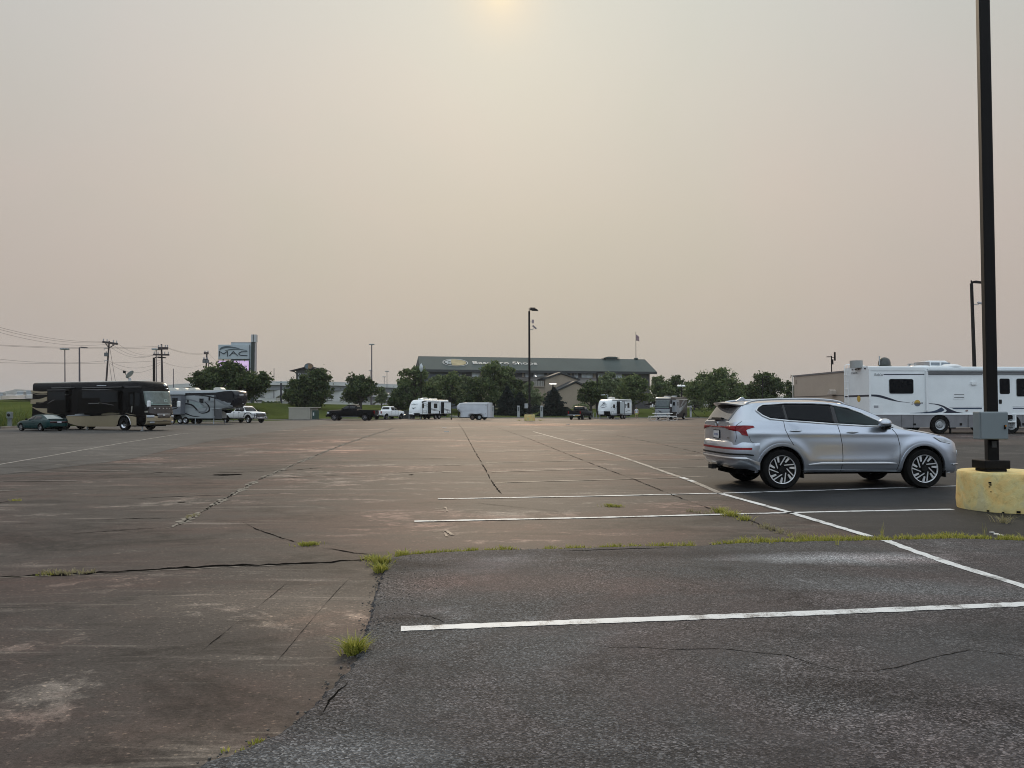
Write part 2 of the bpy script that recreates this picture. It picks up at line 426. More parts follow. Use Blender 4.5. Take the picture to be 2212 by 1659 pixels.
# ---------------------------------------------------------------- silver SUV
def make_suv():
    root = thing('suv', 'silver sport utility vehicle parked beside the round yellow lamp base', 'car', (4.93, 15.26, 0), R(5.0), 1.006)
    P, nt, b = nodes('silver_paint')
    b.inputs['Base Color'].default_value = (.47, .51, .57, 1); b.inputs['Metallic'].default_value = .80
    b.inputs['Roughness'].default_value = .30; b.inputs['Coat Weight'].default_value = .9; b.inputs['Coat Roughness'].default_value = .03
    w = T([(-1.01, .70), (-.985, .79), (-.9, .862), (-.75, .905), (-.5, .932), (0, .945), (1.4, .95), (2.6, .945), (3.1, .92), (3.35, .875), (3.52, .79), (3.63, .66), (3.69, .5)])
    zb = T([(-1.01, .52), (-.8, .42), (-.5, .34), (-.2, .31), (2.3, .31), (3.2, .28), (3.5, .27), (3.69, .34)])
    zbelt = T([(-1.01, 1.235), (-.9, 1.265), (-.6, 1.275), (-.3, 1.265), (.16, 1.245), (1.1, 1.185), (1.7, 1.155), (2.25, 1.115), (2.5, 1.075), (3.0, 1.0), (3.3, .93), (3.5, .85), (3.63, .745), (3.69, .63)])
    zr = T([(-1.01, 1.25), (-.95, 1.31), (-.8, 1.475), (-.68, 1.585), (-.5, 1.625), (0, 1.65), (.8, 1.655), (1.2, 1.63), (1.55, 1.555), (1.9, 1.42), (2.2, 1.255), (2.4, 1.145), (2.5, 1.105), (3.0, 1.03), (3.3, .955), (3.5, .87), (3.63, .755), (3.69, .64)])
    wr = T([(-1.01, .62), (-.9, .64), (-.7, .645), (-.4, .655), (0, .665), (1, .665), (1.6, .665), (2., .69), (2.3, .75), (2.5, .81), (3., .80), (3.35, .74), (3.52, .66), (3.63, .52), (3.69, .36)])
    crown = T([(-1.01, .012), (-.7, .03), (0, .05), (1.4, .05), (2., .06), (2.5, .05), (3.2, .045), (3.69, .03)])
    g = lambda q: math.exp(-q * q)
    def bulge(x, z):
        d = 0
        for xc in (0, 2.765):
            r = math.hypot(x - xc, z - .37); d += .014 * g((r - .52) / .09)
        if .45 < x < 2.3:
            e = min(1, (x - .45) / .3, (2.3 - x) / .3)
            d += e * (-.006 * g((z - .68) / .12) + .010 * g((z - .52) / .07))
        d += .012 * g((z - 1.03) / .05) * min(1, max(0, (x + .9) / .4))
        return d
    c = Car(root, w, zb, zbelt, zr, wr, crown, (0, 2.765), .37, .435, bulge, dx=.03, nl=34, nu=12, nt=10)
    c.body(P)
    for xc in (0, 2.765): arch_lip(root, c, xc, .432, .485, P, off=.014)
    # side glass
    top = [(-.41, 1.485), (-.35, 1.555), (-.26, 1.603), (.17, 1.634), (.7, 1.634), (1.02, 1.618), (1.39, 1.545), (1.64, 1.445), (1.88, 1.318), (2.2, 1.15)]
    bot = [(-.41, 1.485), (-.31, 1.385), (-.18, 1.318), (.16, 1.282), (.7, 1.24), (1.12, 1.208), (1.61, 1.178), (2.2, 1.135)]
    c.strip('pillar_trim', top, bot, mat('gloss_black_trim', (.006, .006, .007), .12), 40, 6, .004)
    def cut(a, b_):
        f = lambda L, x: float(np.interp(x, [p[0] for p in L], [p[1] for p in L]))
        xs = [a] + [p[0] for p in top + bot if a < p[0] < b_] + [b_]; xs = sorted(set(xs))
        return [(x, f(top, x) - .012) for x in xs], [(x, f(bot, x) + .010) for x in xs]
    for a, b_ in ((-.36, .11), (.16, 1.05), (1.13, 2.0)):
        t_, b2 = cut(a, b_); c.strip('window', t_, b2, GLASS if a < 1 else mat('front_door_glass', (.012, .021, .022), .04, 0, .5, 1.6, spec=.2), 24, 6, .009)
    c.line('window_trim', top + bot[::-1][1:-1], .017, mat('bright_trim', (.74, .76, .78), .3, .2), .008, 6, True)
    # doors
    gap = mat('panel_gap', (.01, .01, .012), .8)
    c.line('door_seam', [(1.10, 1.19), (1.13, 1.0), (1.165, .8), (1.17, .6), (1.15, .33)], .0055, gap, .001)
    c.line('door_seam', [(.06, 1.27), (.075, 1.1), (.14, .95), (.22, .82)], .0055, gap, .001)
    c.line('door_seam', [(2.16, 1.12), (2.25, .98), (2.285, .8), (2.27, .5), (2.23, .34)], .0055, gap, .001)
    c.line('body_seam', [(-.66, .99), (-.62, .9), (-.45, .8)], .004, gap, .001)
    for x, z in ((.27, 1.075), (1.36, 1.045)):
        for sg in (-1, 1):
            y = c.W(x, z)
            h = MB().ell((x, sg * (y - .008), z - .008), (.115, .012, .036)).build('door_handle', mat('handle_recess', (.05, .052, .058), .4), root, smooth=60)
            MB().ell((x, sg * (y + .022), z + .010), (.115, .016, .017)).build('grip', P, h, smooth=60)
    c.strip('sill_trim', [(.50, .468), (.75, .50), (2.0, .50), (2.2, .482)], [(.50, .452), (.75, .462), (2.0, .462), (2.2, .468)], mat('bright_trim', (.62, .64, .66), .3, .35), 16, 2, .022, .012)
    # roof: rails, fin, spoiler, glass
    for sg in (-1, 1):
        p = spline([(-.62, sg * .60, 1.60), (-.5, sg * .61, 1.655), (-.25, sg * .615, 1.70), (.4, sg * .615, 1.722), (.9, sg * .61, 1.715), (1.25, sg * .605, 1.675), (1.42, sg * .60, 1.60)], 6)
        MB().tube(p, [.014] + [.022] * (len(p) - 2) + [.012], 8).build('roof_rail', mat('satin_silver', (.5, .51, .53), .3, .9), root, smooth=60)
    MB().xz([(-.52, 1.69), (-.40, 1.765), (-.36, 1.765), (-.30, 1.70)], -.02, .02).build('roof_antenna', P, root, bevel=.01)
    rows = []
    for k in range(-10, 11):
        t = k / 10; y = .66 * t; xr = -.99 + .30 * abs(t) ** 2.6
        rows.append([(xr + .36, y, 1.655 - .045 * t * t), (xr + .12, y, 1.668 - .05 * t * t), (xr, y, 1.655 - .06 * t * t), (xr + .01, y, 1.632 - .06 * t * t), (xr + .10, y, 1.61 - .05 * t * t), (xr + .30, y, 1.58 - .05 * t * t)])
    MB().grid(rows).build('spoiler', P, root, smooth=50)
    rows = [[(r_[4][0] + .012, r_[4][1] * .93, r_[4][2] - .002), (r_[4][0] + .10, r_[4][1] * .93, r_[4][2] - .075)] for r_ in rows]
    MB().grid(rows).build('spoiler_underside', BLACKP, root)
    c.toppatch('rear_window', -.985, -.70, .93, mat('rear_glass', (.10, .10, .10), .08, 0, .2, 2, spec=.9))
    c.toppatch('windshield', 1.42, 2.36, .93, GLASS)
    MB().xz([(-1.06, 1.30), (-1.045, 1.345), (-.97, 1.33), (-.96, 1.30)], -.32, .22).build('rear_wiper', BLACKP, root, bevel=.008)
    # tail lights and light bar
    tl = [(-.93, 1.185), (-.75, 1.190), (-.56, 1.185), (-.52, 1.152), (-.60, 1.135), (-.70, 1.11), (-.72, 1.09), (-.685, .992), (-.82, 1.005), (-.875, 1.065), (-.94, 1.085)]
    c.side('taillight', tl, REDL, .014, .02)
    for y0, y1 in ((-.84, -.36), (.36, .84)):
        c.endpatch('taillight', y0, y1, 1.075, 1.17, REDL, .012, 12, 3, zf=lambda y: (1.145 - .07 * (abs(y) - .36) / .48, 1.165 + .018 * (abs(y) - .36) / .48))
    c.endpatch('light_bar', -.37, .37, 1.135, 1.162, REDL, .012, 6, 1)
    c.line('hatch_seam', [(-.80, 1.27), (-.93, 1.185)], .005, gap, .001)
    c.line('hatch_seam', [(-.94, 1.08), (-.93, .95), (-.955, .87)], .005, gap, .001)
    MB().lathe([(.062, 0), (.066, .01), (.052, .014)], (-1.022, 0, 1.215), 'x', 20).build('emblem', CHROME, root)
    em = MB(); em.b2(-1.03, -1.018, -.03, -.016, 1.19, 1.24); em.b2(-1.03, -1.018, .016, .03, 1.19, 1.24); em.b2(-1.03, -1.018, -.016, .016, 1.208, 1.222)
    em.build('emblem_letter', CHROME, root)
    pf = MB().xy(rr(-.165, -.085, .165, .085, .02), 0, .012); pf.v = [(-1.018 - q[2], q[0], 1.0 + q[1]) for q in pf.v]
    pfo = pf.build('plate_frame', BLACKP, root)
    pl = MB().xy(rr(-.15, -.07, .15, .07, .015), 0, .012); pl.v = [(-1.022 - q[2], q[0], 1.0 + q[1]) for q in pl.v]
    pl.build('number_plate', PLATE, pfo)
    lt = MB()
    for k in range(6): lt.b2(-1.038, -1.034, -.11 + k * .04, -.098 + k * .04, .975, 1.02)
    lt.build('lettering', mat('plate_ink', (.05, .07, .2), .5), pfo)
    bt = MB()
    for k in range(6): bt.b2(c.endx(-.55 - k * .03, .95) - .012, c.endx(-.55 - k * .03, .95) - .002, -.56 - k * .03, -.545 - k * .03, .935, .957)
    bt.build('badge', CHROME, root)
    # rear bumper: curved band standing proud of the hatch
    path = spline([(-.42, -.945), (-.62, -.935), (-.82, -.89), (-.96, -.80), (-1.05, -.62), (-1.075, -.3), (-1.08, 0), (-1.075, .3), (-1.05, .62), (-.96, .80), (-.82, .89), (-.62, .935), (-.42, .945)], 5)
    def band(levels, name, m):
        rows = []
        for i, (x, y) in enumerate(path):
            a = path[max(i - 1, 0)]; b_ = path[min(i + 1, len(path) - 1)]; tx, ty = b_[0] - a[0], b_[1] - a[1]; L = math.hypot(tx, ty)
            nx, ny = -ty / L, tx / L
            e = min(i, len(path) - 1 - i) / 8; e = min(1, e)
            rows.append([(x + nx * o * e, y + ny * o * e, z) for z, o in levels(e)])
        MB().grid(rows).build(name, m, root, smooth=40)
    band(lambda e: [(.905 - .05 * (1 - e), -.08), (.87 - .03 * (1 - e), .0), (.80, .02), (.70, .025), (.60, .02), (.53, .0), (.46, -.02), (.40 + .0 * e, -.09), (.37, -.18)], 'bumper', P)
    band(lambda e: [(.775, .028), (.735 - .01 * (1 - e), .033)] if e > .55 else [(.757, .015), (.755, .015)], 'bumper_reflector', REDL)
    band(lambda e: [(.665 - .03 * (1 - e), .032), (.635 - .03 * (1 - e), .032)] if e > .4 else [(.635, .01), (.633, .01)], 'bumper_groove', BLACKP)
    band(lambda e: [(.60 - .10 * (1 - e), .036), (.575 - .105 * (1 - e), .044), (.545 - .105 * (1 - e), .03)], 'skid_trim', mat('satin_silver', (.5, .51, .53), .3, .9))
    for sg in (-1, 1):
        MB().box((-.90, sg * .60, .43), (.14, .20, .075), sg * R(-18)).build('exhaust_tip', mat('dark_chrome', (.2, .2, .21), .25, 1), root, bevel=.02)
    hk = MB(); hk.b2(-1.17, -.8, -.04, .04, .34, .41); hk.b2(-1.20, -1.08, -.10, .10, .33, .42); hk.tube([(-1.05, -.1, .40), (-1.02, -.19, .38), (-.93, -.16, .40)], .012)
    hk.build('tow_hitch', BLACKP, root, bevel=.01)
    # front: lamps, grille, chrome
    c.side('headlight', [(2.98, .955), (3.22, .925), (3.40, .845), (3.34, .83), (3.12, .87)], LENS, .010, .012)
    for y0, y1 in ((-.74, -.42), (.42, .74)): c.endpatch('headlight', y0, y1, .60, .70, LENS, .01, 8, 2, False)
    c.endpatch('grille', -.48, .48, .42, .66, mat('grille_dark', (.03, .03, .032), .3, .6, .3, 60), .012, 10, 4, False)
    c.strip('bumper_trim', [(3.38, .452), (3.60, .455)], [(3.38, .43), (3.60, .425)], CHROME, 6, 1, .02, .012)
    c.line('bonnet_seam', [(2.42, 1.115), (2.8, 1.035), (3.15, .98)], .005, gap, .004)
    # mirrors
    for sg in (-1, 1):
        b_ = MB(); b_.ell((1.93, sg * 1.055, 1.235), (.115, .125, .095), 16, 10); mo = b_.build('wing_mirror', P, root, smooth=60)
        k = MB(); k.ell((1.945, sg * 1.05, 1.185), (.10, .115, .06), 14, 8); k.xz([(1.92, 1.17), (2.02, 1.18), (2.08, 1.11), (1.97, 1.10)], sg * .90, sg * 1.02); k.build('mirror_base', BLACKP, mo, smooth=50)
        MB().ell((1.905, sg * 1.14, 1.228), (.085, .045, .012), 10, 6).build('indicator', LENS, mo, smooth=60)
    for x in (0, 2.765):
        for sg in (-1, 1): wheel(root, x, sg * .835, .37, .37, .25, .262, 'turbine', mat('machined_alloy', (.80, .81, .82), .3, .6, .05), 40)
    for x in (.43, 3.21):
        for sg in (-1, 1): MB().box((x, sg * .80, .27), (.02, .2, .13)).build('mud_flap', BLACKP, root)
    for o in root.children_recursive:                       # final proportions taken off the photograph
        if o.name.startswith(('wheel.', 'rim', 'hub')) or o.name == 'wheel' or o.data is None: continue
        for v in o.data.vertices:
            if v.co.z > 1.1: v.co.z = 1.1 + (v.co.z - 1.1) * .93
            if v.co.x < -.46: v.co.x = -.46 + (v.co.x + .46) * .78
            if v.co.x > 3.3: v.co.x = 3.3 + (v.co.x - 3.3) * .9
    return root
make_suv()

# ---------------------------------------------------------------- pickups
def make_pickup(label, col, loc, rz, sc, wb=3.83, dual=False, group=None, trim='chrome', rear_detail=False, rim=ALLOY, wr_=.40, cabx=(1.02, 3.05), name='pickup_truck', glassm=None):
    root = thing(name, label, 'pickup truck', (*loc, 0), R(rz), sc, group)
    P = mat('paint_' + col[0], col[1], .28, col[2], .05, 2, coat=.6 if col[0] == 'white' else .0, spec=.5 if col[0] == 'white' else .06)
    xr, xf = -1.22, wb + .98
    g = lambda q: math.exp(-q * q)
    w = T([(xr, .93), (xr + .06, .965), (0, .985), (2, .985), (wb, .985), (wb + .5, .96), (wb + .8, .90), (xf - .03, .82), (xf, .78)])
    zb = T([(xr, .66), (-.6, .56), (.6, .52), (wb - .6, .52), (wb + .5, .50), (xf, .48)])
    c0, c1 = cabx; cowl = c1 + .05
    zbelt = Lt([(xr, 1.30), (c0 - .05, 1.30), (c0, 1.32), (cowl - .4, 1.30), (cowl, 1.26), (wb + .3, 1.21), (xf - .2, 1.15), (xf - .05, 1.10), (xf, 1.0)])
    zr = Lt([(xr, 1.303), (c0 - .04, 1.303), (c0, 1.36), (c0 + .16, 1.87), (c0 + .3, 1.90), (c0 + 1.2, 1.915), (c1 - .75, 1.86), (c1 - .6, 1.80), (cowl, 1.285), (wb + .3, 1.25), (xf - .2, 1.19), (xf - .05, 1.12), (xf, 1.01)])
    wr = Lt([(xr, .90), (c0 - .05, .90), (c0, .80), (c0 + .16, .70), (c1 - .7, .70), (cowl, .80), (wb + .5, .78), (xf, .66)])
    crown = Lt([(xr, .003), (c0 - .04, .003), (c0 + .2, .04), (c1 - .7, .04), (cowl, .05), (xf - .2, .05), (xf, .02)])
    bl = (lambda x, z: .14 * g((x) / .52) ** 2 * min(1, max(0, (1.25 - z) / .2)) * min(1, max(0, (z - .5) / .1))) if dual else None
    c = Car(root, w, zb, zbelt, zr, wr, crown, (0, wb), wr_, wr_ + .11, bl, dx=.09, nl=12, nu=6, nt=4)
    c.body(P, smooth=45)
    gm = glassm or GLASSB
    for a, b_ in ((c0 + .22, c0 + .98), (c0 + 1.03, c1 - .22)):
        fr = b_ > c0 + 1.1
        top = [(a + (.04 if not fr else 0), 1.80), (b_ - (.38 if fr else 0), 1.80), (b_, 1.80 if not fr else 1.56)]; bot = [(a, 1.345), (b_, 1.335)]
        c.strip('window', top, bot, gm, 8, 2, .01)
    c.toppatch('windshield', c1 - .56, cowl - .05, .92, gm, .01, 4)
    c.toppatch('rear_window', c0 + .03, c0 + .13, .85, gm, .01, 3)
    gap = mat('panel_gap', (.01, .01, .012), .8)
    for x in (c0 + 1.0, c0 + .05, c1 - .02): c.line('door_seam', [(x, 1.28), (x, .62)], .012, gap, .0, 4)
    for x in (c0 + .2, c0 + 1.15):
        for sg in (-1, 1): MB().box((x, sg * (c.W(x, 1.2) + .02), 1.2), (.16, .04, .04)).build('door_handle', P if trim != 'chrome' else CHROME, root)
    for sg in (-1, 1):
        MB().box((c1 - .25, sg * 1.13, 1.42), (.12, .22, .24)).build('wing_mirror', BLACKP, root, bevel=.03)
        MB().box((wb / 2, sg * .96, .44), (c1 - c0 + .1, .14, .05)).build('running_board', CHROME if trim == 'chrome' else STEELG, root)
    for x, l in ((0, 'r'), (wb, 'f')):
        for sg in (-1, 1):
            yy = (1.0 if dual and l == 'r' else .84) * sg
            wheel(root, x, yy, wr_, wr_, .27, wr_ * .63, 'disc' if dual else 'spokes', rim, 20)
    for xc in (0, wb): arch_lip(root, c, xc, wr_ + .105, wr_ + .16, BLACKP if dual or col[0].startswith('black') else P, off=.02)
    if dual:
        c.line('wheel_arch_trim', [(wb - .75, .7), (wb - .6, 1.02), (wb - .3, 1.14), (wb + .35, 1.14), (wb + .62, 1.0)], .05, BLACKP, .0)
    # front end
    gr = mat('grille_dark', (.03, .03, .032), .3, .6, .3, 60)
    c.endpatch('grille', -.56, .56, .72, 1.06, gr, .03, 8, 3, False)
    gb = MB()
    for z in (.80, .90, 1.0): gb.box((c.endx(0, z, False) + .05, 0, z), (.04, 1.1, .035))
    gb.build('grille_bar', CHROME if trim == 'chrome' else BLACKP, root)
    for y0, y1 in ((-.84, -.58), (.58, .84)): c.endpatch('headlight', y0, y1, .82, 1.06, LENS, .02, 5, 2, False)
    c.side('headlight', [(xf - .34, 1.06), (xf - .1, 1.04), (xf - .06, .84), (xf - .34, .86)], LENS, .012, .012)
    bp = MB().b2(xf - .10, xf + .12, -.92, .92, .46, .70); bp.build('front_bumper', CHROME if trim == 'chrome' else BLACKP, root, bevel=.05)
    MB().b2(xf + .12, xf + .135, -.16, .16, .55, .66).build('number_plate', PLATE, root)
    # rear end
    MB().b2(xr - .14, xr + .05, -.95, .95, .52, .72).build('rear_bumper', CHROME if trim == 'chrome' else BLACKP, root, bevel=.03)
    for sg in (-1, 1): MB().b2(xr - .02, xr + .12, sg * .80, sg * .965, .86, 1.20).build('taillight', REDL, root, bevel=.02)
    MB().b2(xr - .012, xr + .02, -.74, .74, .76, 1.27).build('tailgate', P, root, bevel=.02)
    MB().b2(xr - .03, xr - .005, -.12, .12, 1.08, 1.16).build('tailgate_handle', BLACKP, root)
    MB().b2(xr - .155, xr - .14, -.15, .15, .56, .68).build('number_plate', PLATE, root)
    return root, c
WH = ('white', (.80, .83, .84), 0); BK = ('black', (.004, .004, .005), 0)
d, dc = make_pickup('white crew cab dual wheel pickup truck in front of the tall black and silver trailer', WH, (-30.5, 84.4), -35, .93, 4.0, True, cabx=(1.25, 3.35), rim=ALLOY)
lb = MB()
for y in (-.5, -.25, 0, .25, .5): lb.ell((2.72, y, 1.95), (.06, .05, .025), 8, 4)
lb.build('cab_marker_light', AMBER, d)
gg = MB()
for y in (-.62, .62): gg.tube([(5.12, y, .6), (5.16, y, 1.15)], .03)
gg.tube([(5.12, -.9, .62), (5.16, -.9, 1.12), (5.16, .9, 1.12), (5.12, .9, .62)], .03); gg.build('grille_guard', BLACKP, d)
make_pickup('black pickup truck seen from its side with its bed against the white pickup', BK, (-18.6, 98.7), 174, 1.04, 3.83, False, trim='black', wr_=.42, rim=mat('dark_alloy', (.25, .24, .26), .35, .9), cabx=(.95, 3.0))
make_pickup('white pickup truck half hidden behind the bed of the black pickup', WH, (-18.2, 107.2), 62, .96, 3.57, False, wr_=.40, rim=CHROME, cabx=(1.0, 2.85))
make_pickup('black pickup truck seen from behind, beside the trailer with the bird emblem', ('black_two', (.006, .006, .007), .0), (8.95, 106.3), 68, .96, 3.83, False, cabx=(1.0, 3.0))

# ---------------------------------------------------------------- teal coupe
def make_coupe():
    root = thing('coupe', 'dark teal two door coupe parked at the rear corner of the black and tan motorhome', 'car', (-31.07, 51.9, 0), R(152), .845)
    P = mat('teal_paint', (.003, .034, .034), .25, .1, .08, 2, coat=.05, spec=.25)
    wb = 2.62; xr, xf = -1.08, wb + .94
    w = T([(xr, .62), (xr + .05, .74), (xr + .25, .83), (0, .86), (1.3, .865), (wb, .86), (wb + .5, .80), (wb + .8, .66), (xf, .46)])
    zb = T([(xr, .38), (-.6, .26), (.6, .20), (2., .20), (wb + .6, .22), (xf, .3)])
    zbelt = Lt([(xr, .84), (xr + .08, .90), (-.5, .93), (.4, .91), (1.8, .86), (2.1, .84), (wb + .1, .79), (wb + .6, .68), (xf - .1, .56), (xf, .48)])
    zr = Lt([(xr, .85), (xr + .06, .93), (-.75, .95), (-.62, .955), (-.3, 1.10), (.1, 1.25), (.45, 1.30), (1.0, 1.30), (1.3, 1.23), (1.75, 1.02), (2.1, .87), (wb + .1, .82), (wb + .6, .71), (xf - .1, .58), (xf, .49)])
    wr = Lt([(xr, .56), (-.75, .74), (-.5, .66), (.1, .56), (.5, .55), (1.1, .56), (1.7, .64), (2.1, .74), (wb + .4, .68), (xf, .36)])
    crown = Lt([(xr, .01), (-.7, .02), (.3, .04), (1.2, .04), (2.1, .04), (xf, .03)])
    c = Car(root, w, zb, zbelt, zr, wr, crown, (0, wb), .30, .36, None, dx=.06, nl=14, nu=7, nt=5); c.body(P)
    c.strip('window', [(.98, 1.22), (1.3, 1.175), (1.78, .955)], [(.98, .935), (1.78, .905)], GLASSB, 8, 3, .008)
    c.strip('window', [(.02, 1.10), (.3, 1.21), (.90, 1.225)], [(.02, .98), (.25, .945), (.90, .935)], GLASSB, 8, 3, .008)
    c.toppatch('rear_window', -.62, .22, .94, mat('coupe_rear_glass', (.25, .28, .27), .05, 0, .2, 2, spec=1.), .008)
    c.toppatch('windshield', 1.28, 2.02, .93, GLASSB)
    MB().xz([(xr - .02, .945), (xr + .05, .985), (xr + .3, .985), (xr + .3, .96)], -.70, .70).build('rear_spoiler', P, root, bevel=.01)
    c.endpatch('taillight', -.70, .70, .66, .80, mat('dark_red_lens', (.03, .004, .008), .15, coat=.5), .01, 10, 2)
    MB().b2(xr - .05, xr - .02, -.16, .16, .66, .78).build('number_plate', mat('plate_lilac', (.5, .5, .55), .4), root)
    c.line('side_moulding', [(.45, .50), (2.2, .50)], .014, P, .006)
    c.line('door_seam', [(.93, .90), (.95, .6), (.88, .25)], .007, mat('panel_gap', (.01, .01, .012), .8), 0)
    c.line('door_seam', [(2.0, .82), (2.02, .5), (1.98, .25)], .007, mat('panel_gap', (.01, .01, .012), .8), 0)
    MB().box((1.05, .875, .79), (.16, .03, .035)).build('door_handle', P, root)
    for sg in (-1, 1): MB().ell((1.72, sg * .93, .95), (.06, .12, .07)).build('wing_mirror', BLACKP, root, smooth=50)
    for y0, y1 in ((-.6, -.3), (.3, .6)): c.endpatch('headlight', y0, y1, .50, .58, LENS, .008, 5, 2, False)
    for x in (0, wb):
        for sg in (-1, 1): wheel(root, x, sg * .745, .30, .30, .2, .2, 'spokes', ALLOY, 20)
make_coupe()
# ================================================================ motorhomes and trailers
def sidemap(loc, rz, sc, y):
    """survey helper: photo point -> (x, z) on the vehicle's side plane"""
    h = Vector((cos(rz), sin(rz), 0)); n = Vector((-sin(rz), cos(rz), 0)); L = Vector((loc[0], loc[1], 0)); cam = Vector((0, 0, CAMH))
    p0 = L + n * (sc * y)
    def f(u, v):
        a = (u - CU) / FPX; b = (CV - v) / FPX; d = Vector((a, CP - b * SP, SP + b * CP))
        P = cam + d * ((p0 - cam).dot(n) / d.dot(n)); return ((P - L).dot(h) / sc, P.z / sc)
    return f
def crop(x0, y0, x1, y1, W):
    k = (x1 - x0) / W * .548611
    return lambda p: (x0 * .548611 + p[0] * k, y0 * .548611 + p[1] * k)
class RV:
    def __init__(s, root, levels, xr, cr=.25, bulge=.1):
        """levels: (z, front x, half width, rear inset)"""
        s.root = root; s.xr = xr; s.cr = cr; s.bulge = bulge
        s.lv = levels; z = [l[0] for l in levels]
        s.xf = lambda q: float(np.interp(q, z, [l[1] for l in levels])); s.hw = lambda q: float(np.interp(q, z, [l[2] for l in levels]))
    def fx(s, y, z):
        q = abs(y) / s.hw(z); return s.xf(z) - s.bulge * q * q - s.cr * q ** 9
    def body(s, m, name='body', smooth=35, bevel=0):
        rows = []
        for l in s.lv:
            z, hw = l[0], l[2]; ri = l[3] if len(l) > 3 else 0; row = []
            for k in range(-20, 21):
                q = math.copysign(1 - (1 - abs(k / 20)) ** 1.7, k); row.append((s.fx(q * hw, z), q * hw, z))
            row += [(s.xr + ri + .06, hw, z), (s.xr + ri, hw - .06, z), (s.xr + ri, -hw + .06, z), (s.xr + ri + .06, -hw, z)]
            rows.append(row)
        b = MB().grid(rows, True); n = len(rows[0]); o = len(b.v) - n
        b.f.append(tuple(range(n - 1, -1, -1))); b.f.append(tuple(o + k for k in range(n)))
        return b.build(name, m, s.root, smooth=smooth, bevel=bevel)
    def panel(s, name, poly, side, m, th=.012, off=0., parent=None, bevel=0):
        z = sum(p[1] for p in poly) / len(poly); y = s.hw(z)
        return MB().xz(poly, side * (y - .01 + off), side * (y + off + th)).build(name, m, parent or s.root, bevel=bevel)
    def front(s, name, y0, y1, zf, m, off=.012, n=16, nz=6, parent=None):
        rows = []
        for i in range(n + 1):
            y = y0 + (y1 - y0) * i / n; za, zb = zf(y) if callable(zf) else zf
            rows.append([(s.fx(y, za + (zb - za) * k / nz) + off, y, za + (zb - za) * k / nz) for k in range(nz + 1)])
        o = MB().grid(rows).build(name, m, parent or s.root, smooth=40)
        md = o.modifiers.new('d', 'SOLIDIFY'); md.thickness = off * 1.6; md.offset = 0; return o
    def fpoly(s, name, poly, m, off=.02, parent=None):
        b = MB(); b.add([(s.fx(y, z) + off, y, z) for y, z in poly], [tuple(range(len(poly)))])
        o = b.build(name, m, parent or s.root); md = o.modifiers.new('d', 'SOLIDIFY'); md.thickness = .014; md.offset = 0; return o
    def wheels(s, xs, y, r, rim_r, style='disc', rim=ALLOY, wd=.24):
        for x in xs:
            for sg in (-1, 1): wheel(s.root, x, sg * (s.hw(.9) - wd / 2 + .035), r, r, wd, rim_r, style, rim, 22)
    def well(s, x, r, m=UNDER, zc=None):
        zc = zc or r * .8
        for sg in (-1, 1):
            p = [(x + r * cos(pi * k / 14), max(zc + r * sin(pi * k / 14), .2)) for k in range(15)]
            MB().xz(p, sg * (s.hw(.8) - .02), sg * (s.hw(.8) + .006)).build('wheel_well', m, s.root)
    def ac(s, x, y, z, l=.95, w=.7, h=.3, m=None, name='air_conditioner'):
        return MB().xz([(x - l / 2, z - .05), (x - l / 2, z + h * .8), (x - l * .3, z + h), (x + l * .25, z + h), (x + l / 2, z + h * .4), (x + l / 2, z - .05)], y - w / 2, y + w / 2).build(name, m or CREAM, s.root, bevel=.06)
def under(root, x0, x1, hw, z0=.32, z1=.75):
    MB().b2(x0, x1, -hw, hw, z0, z1).build('chassis', UNDER, root)

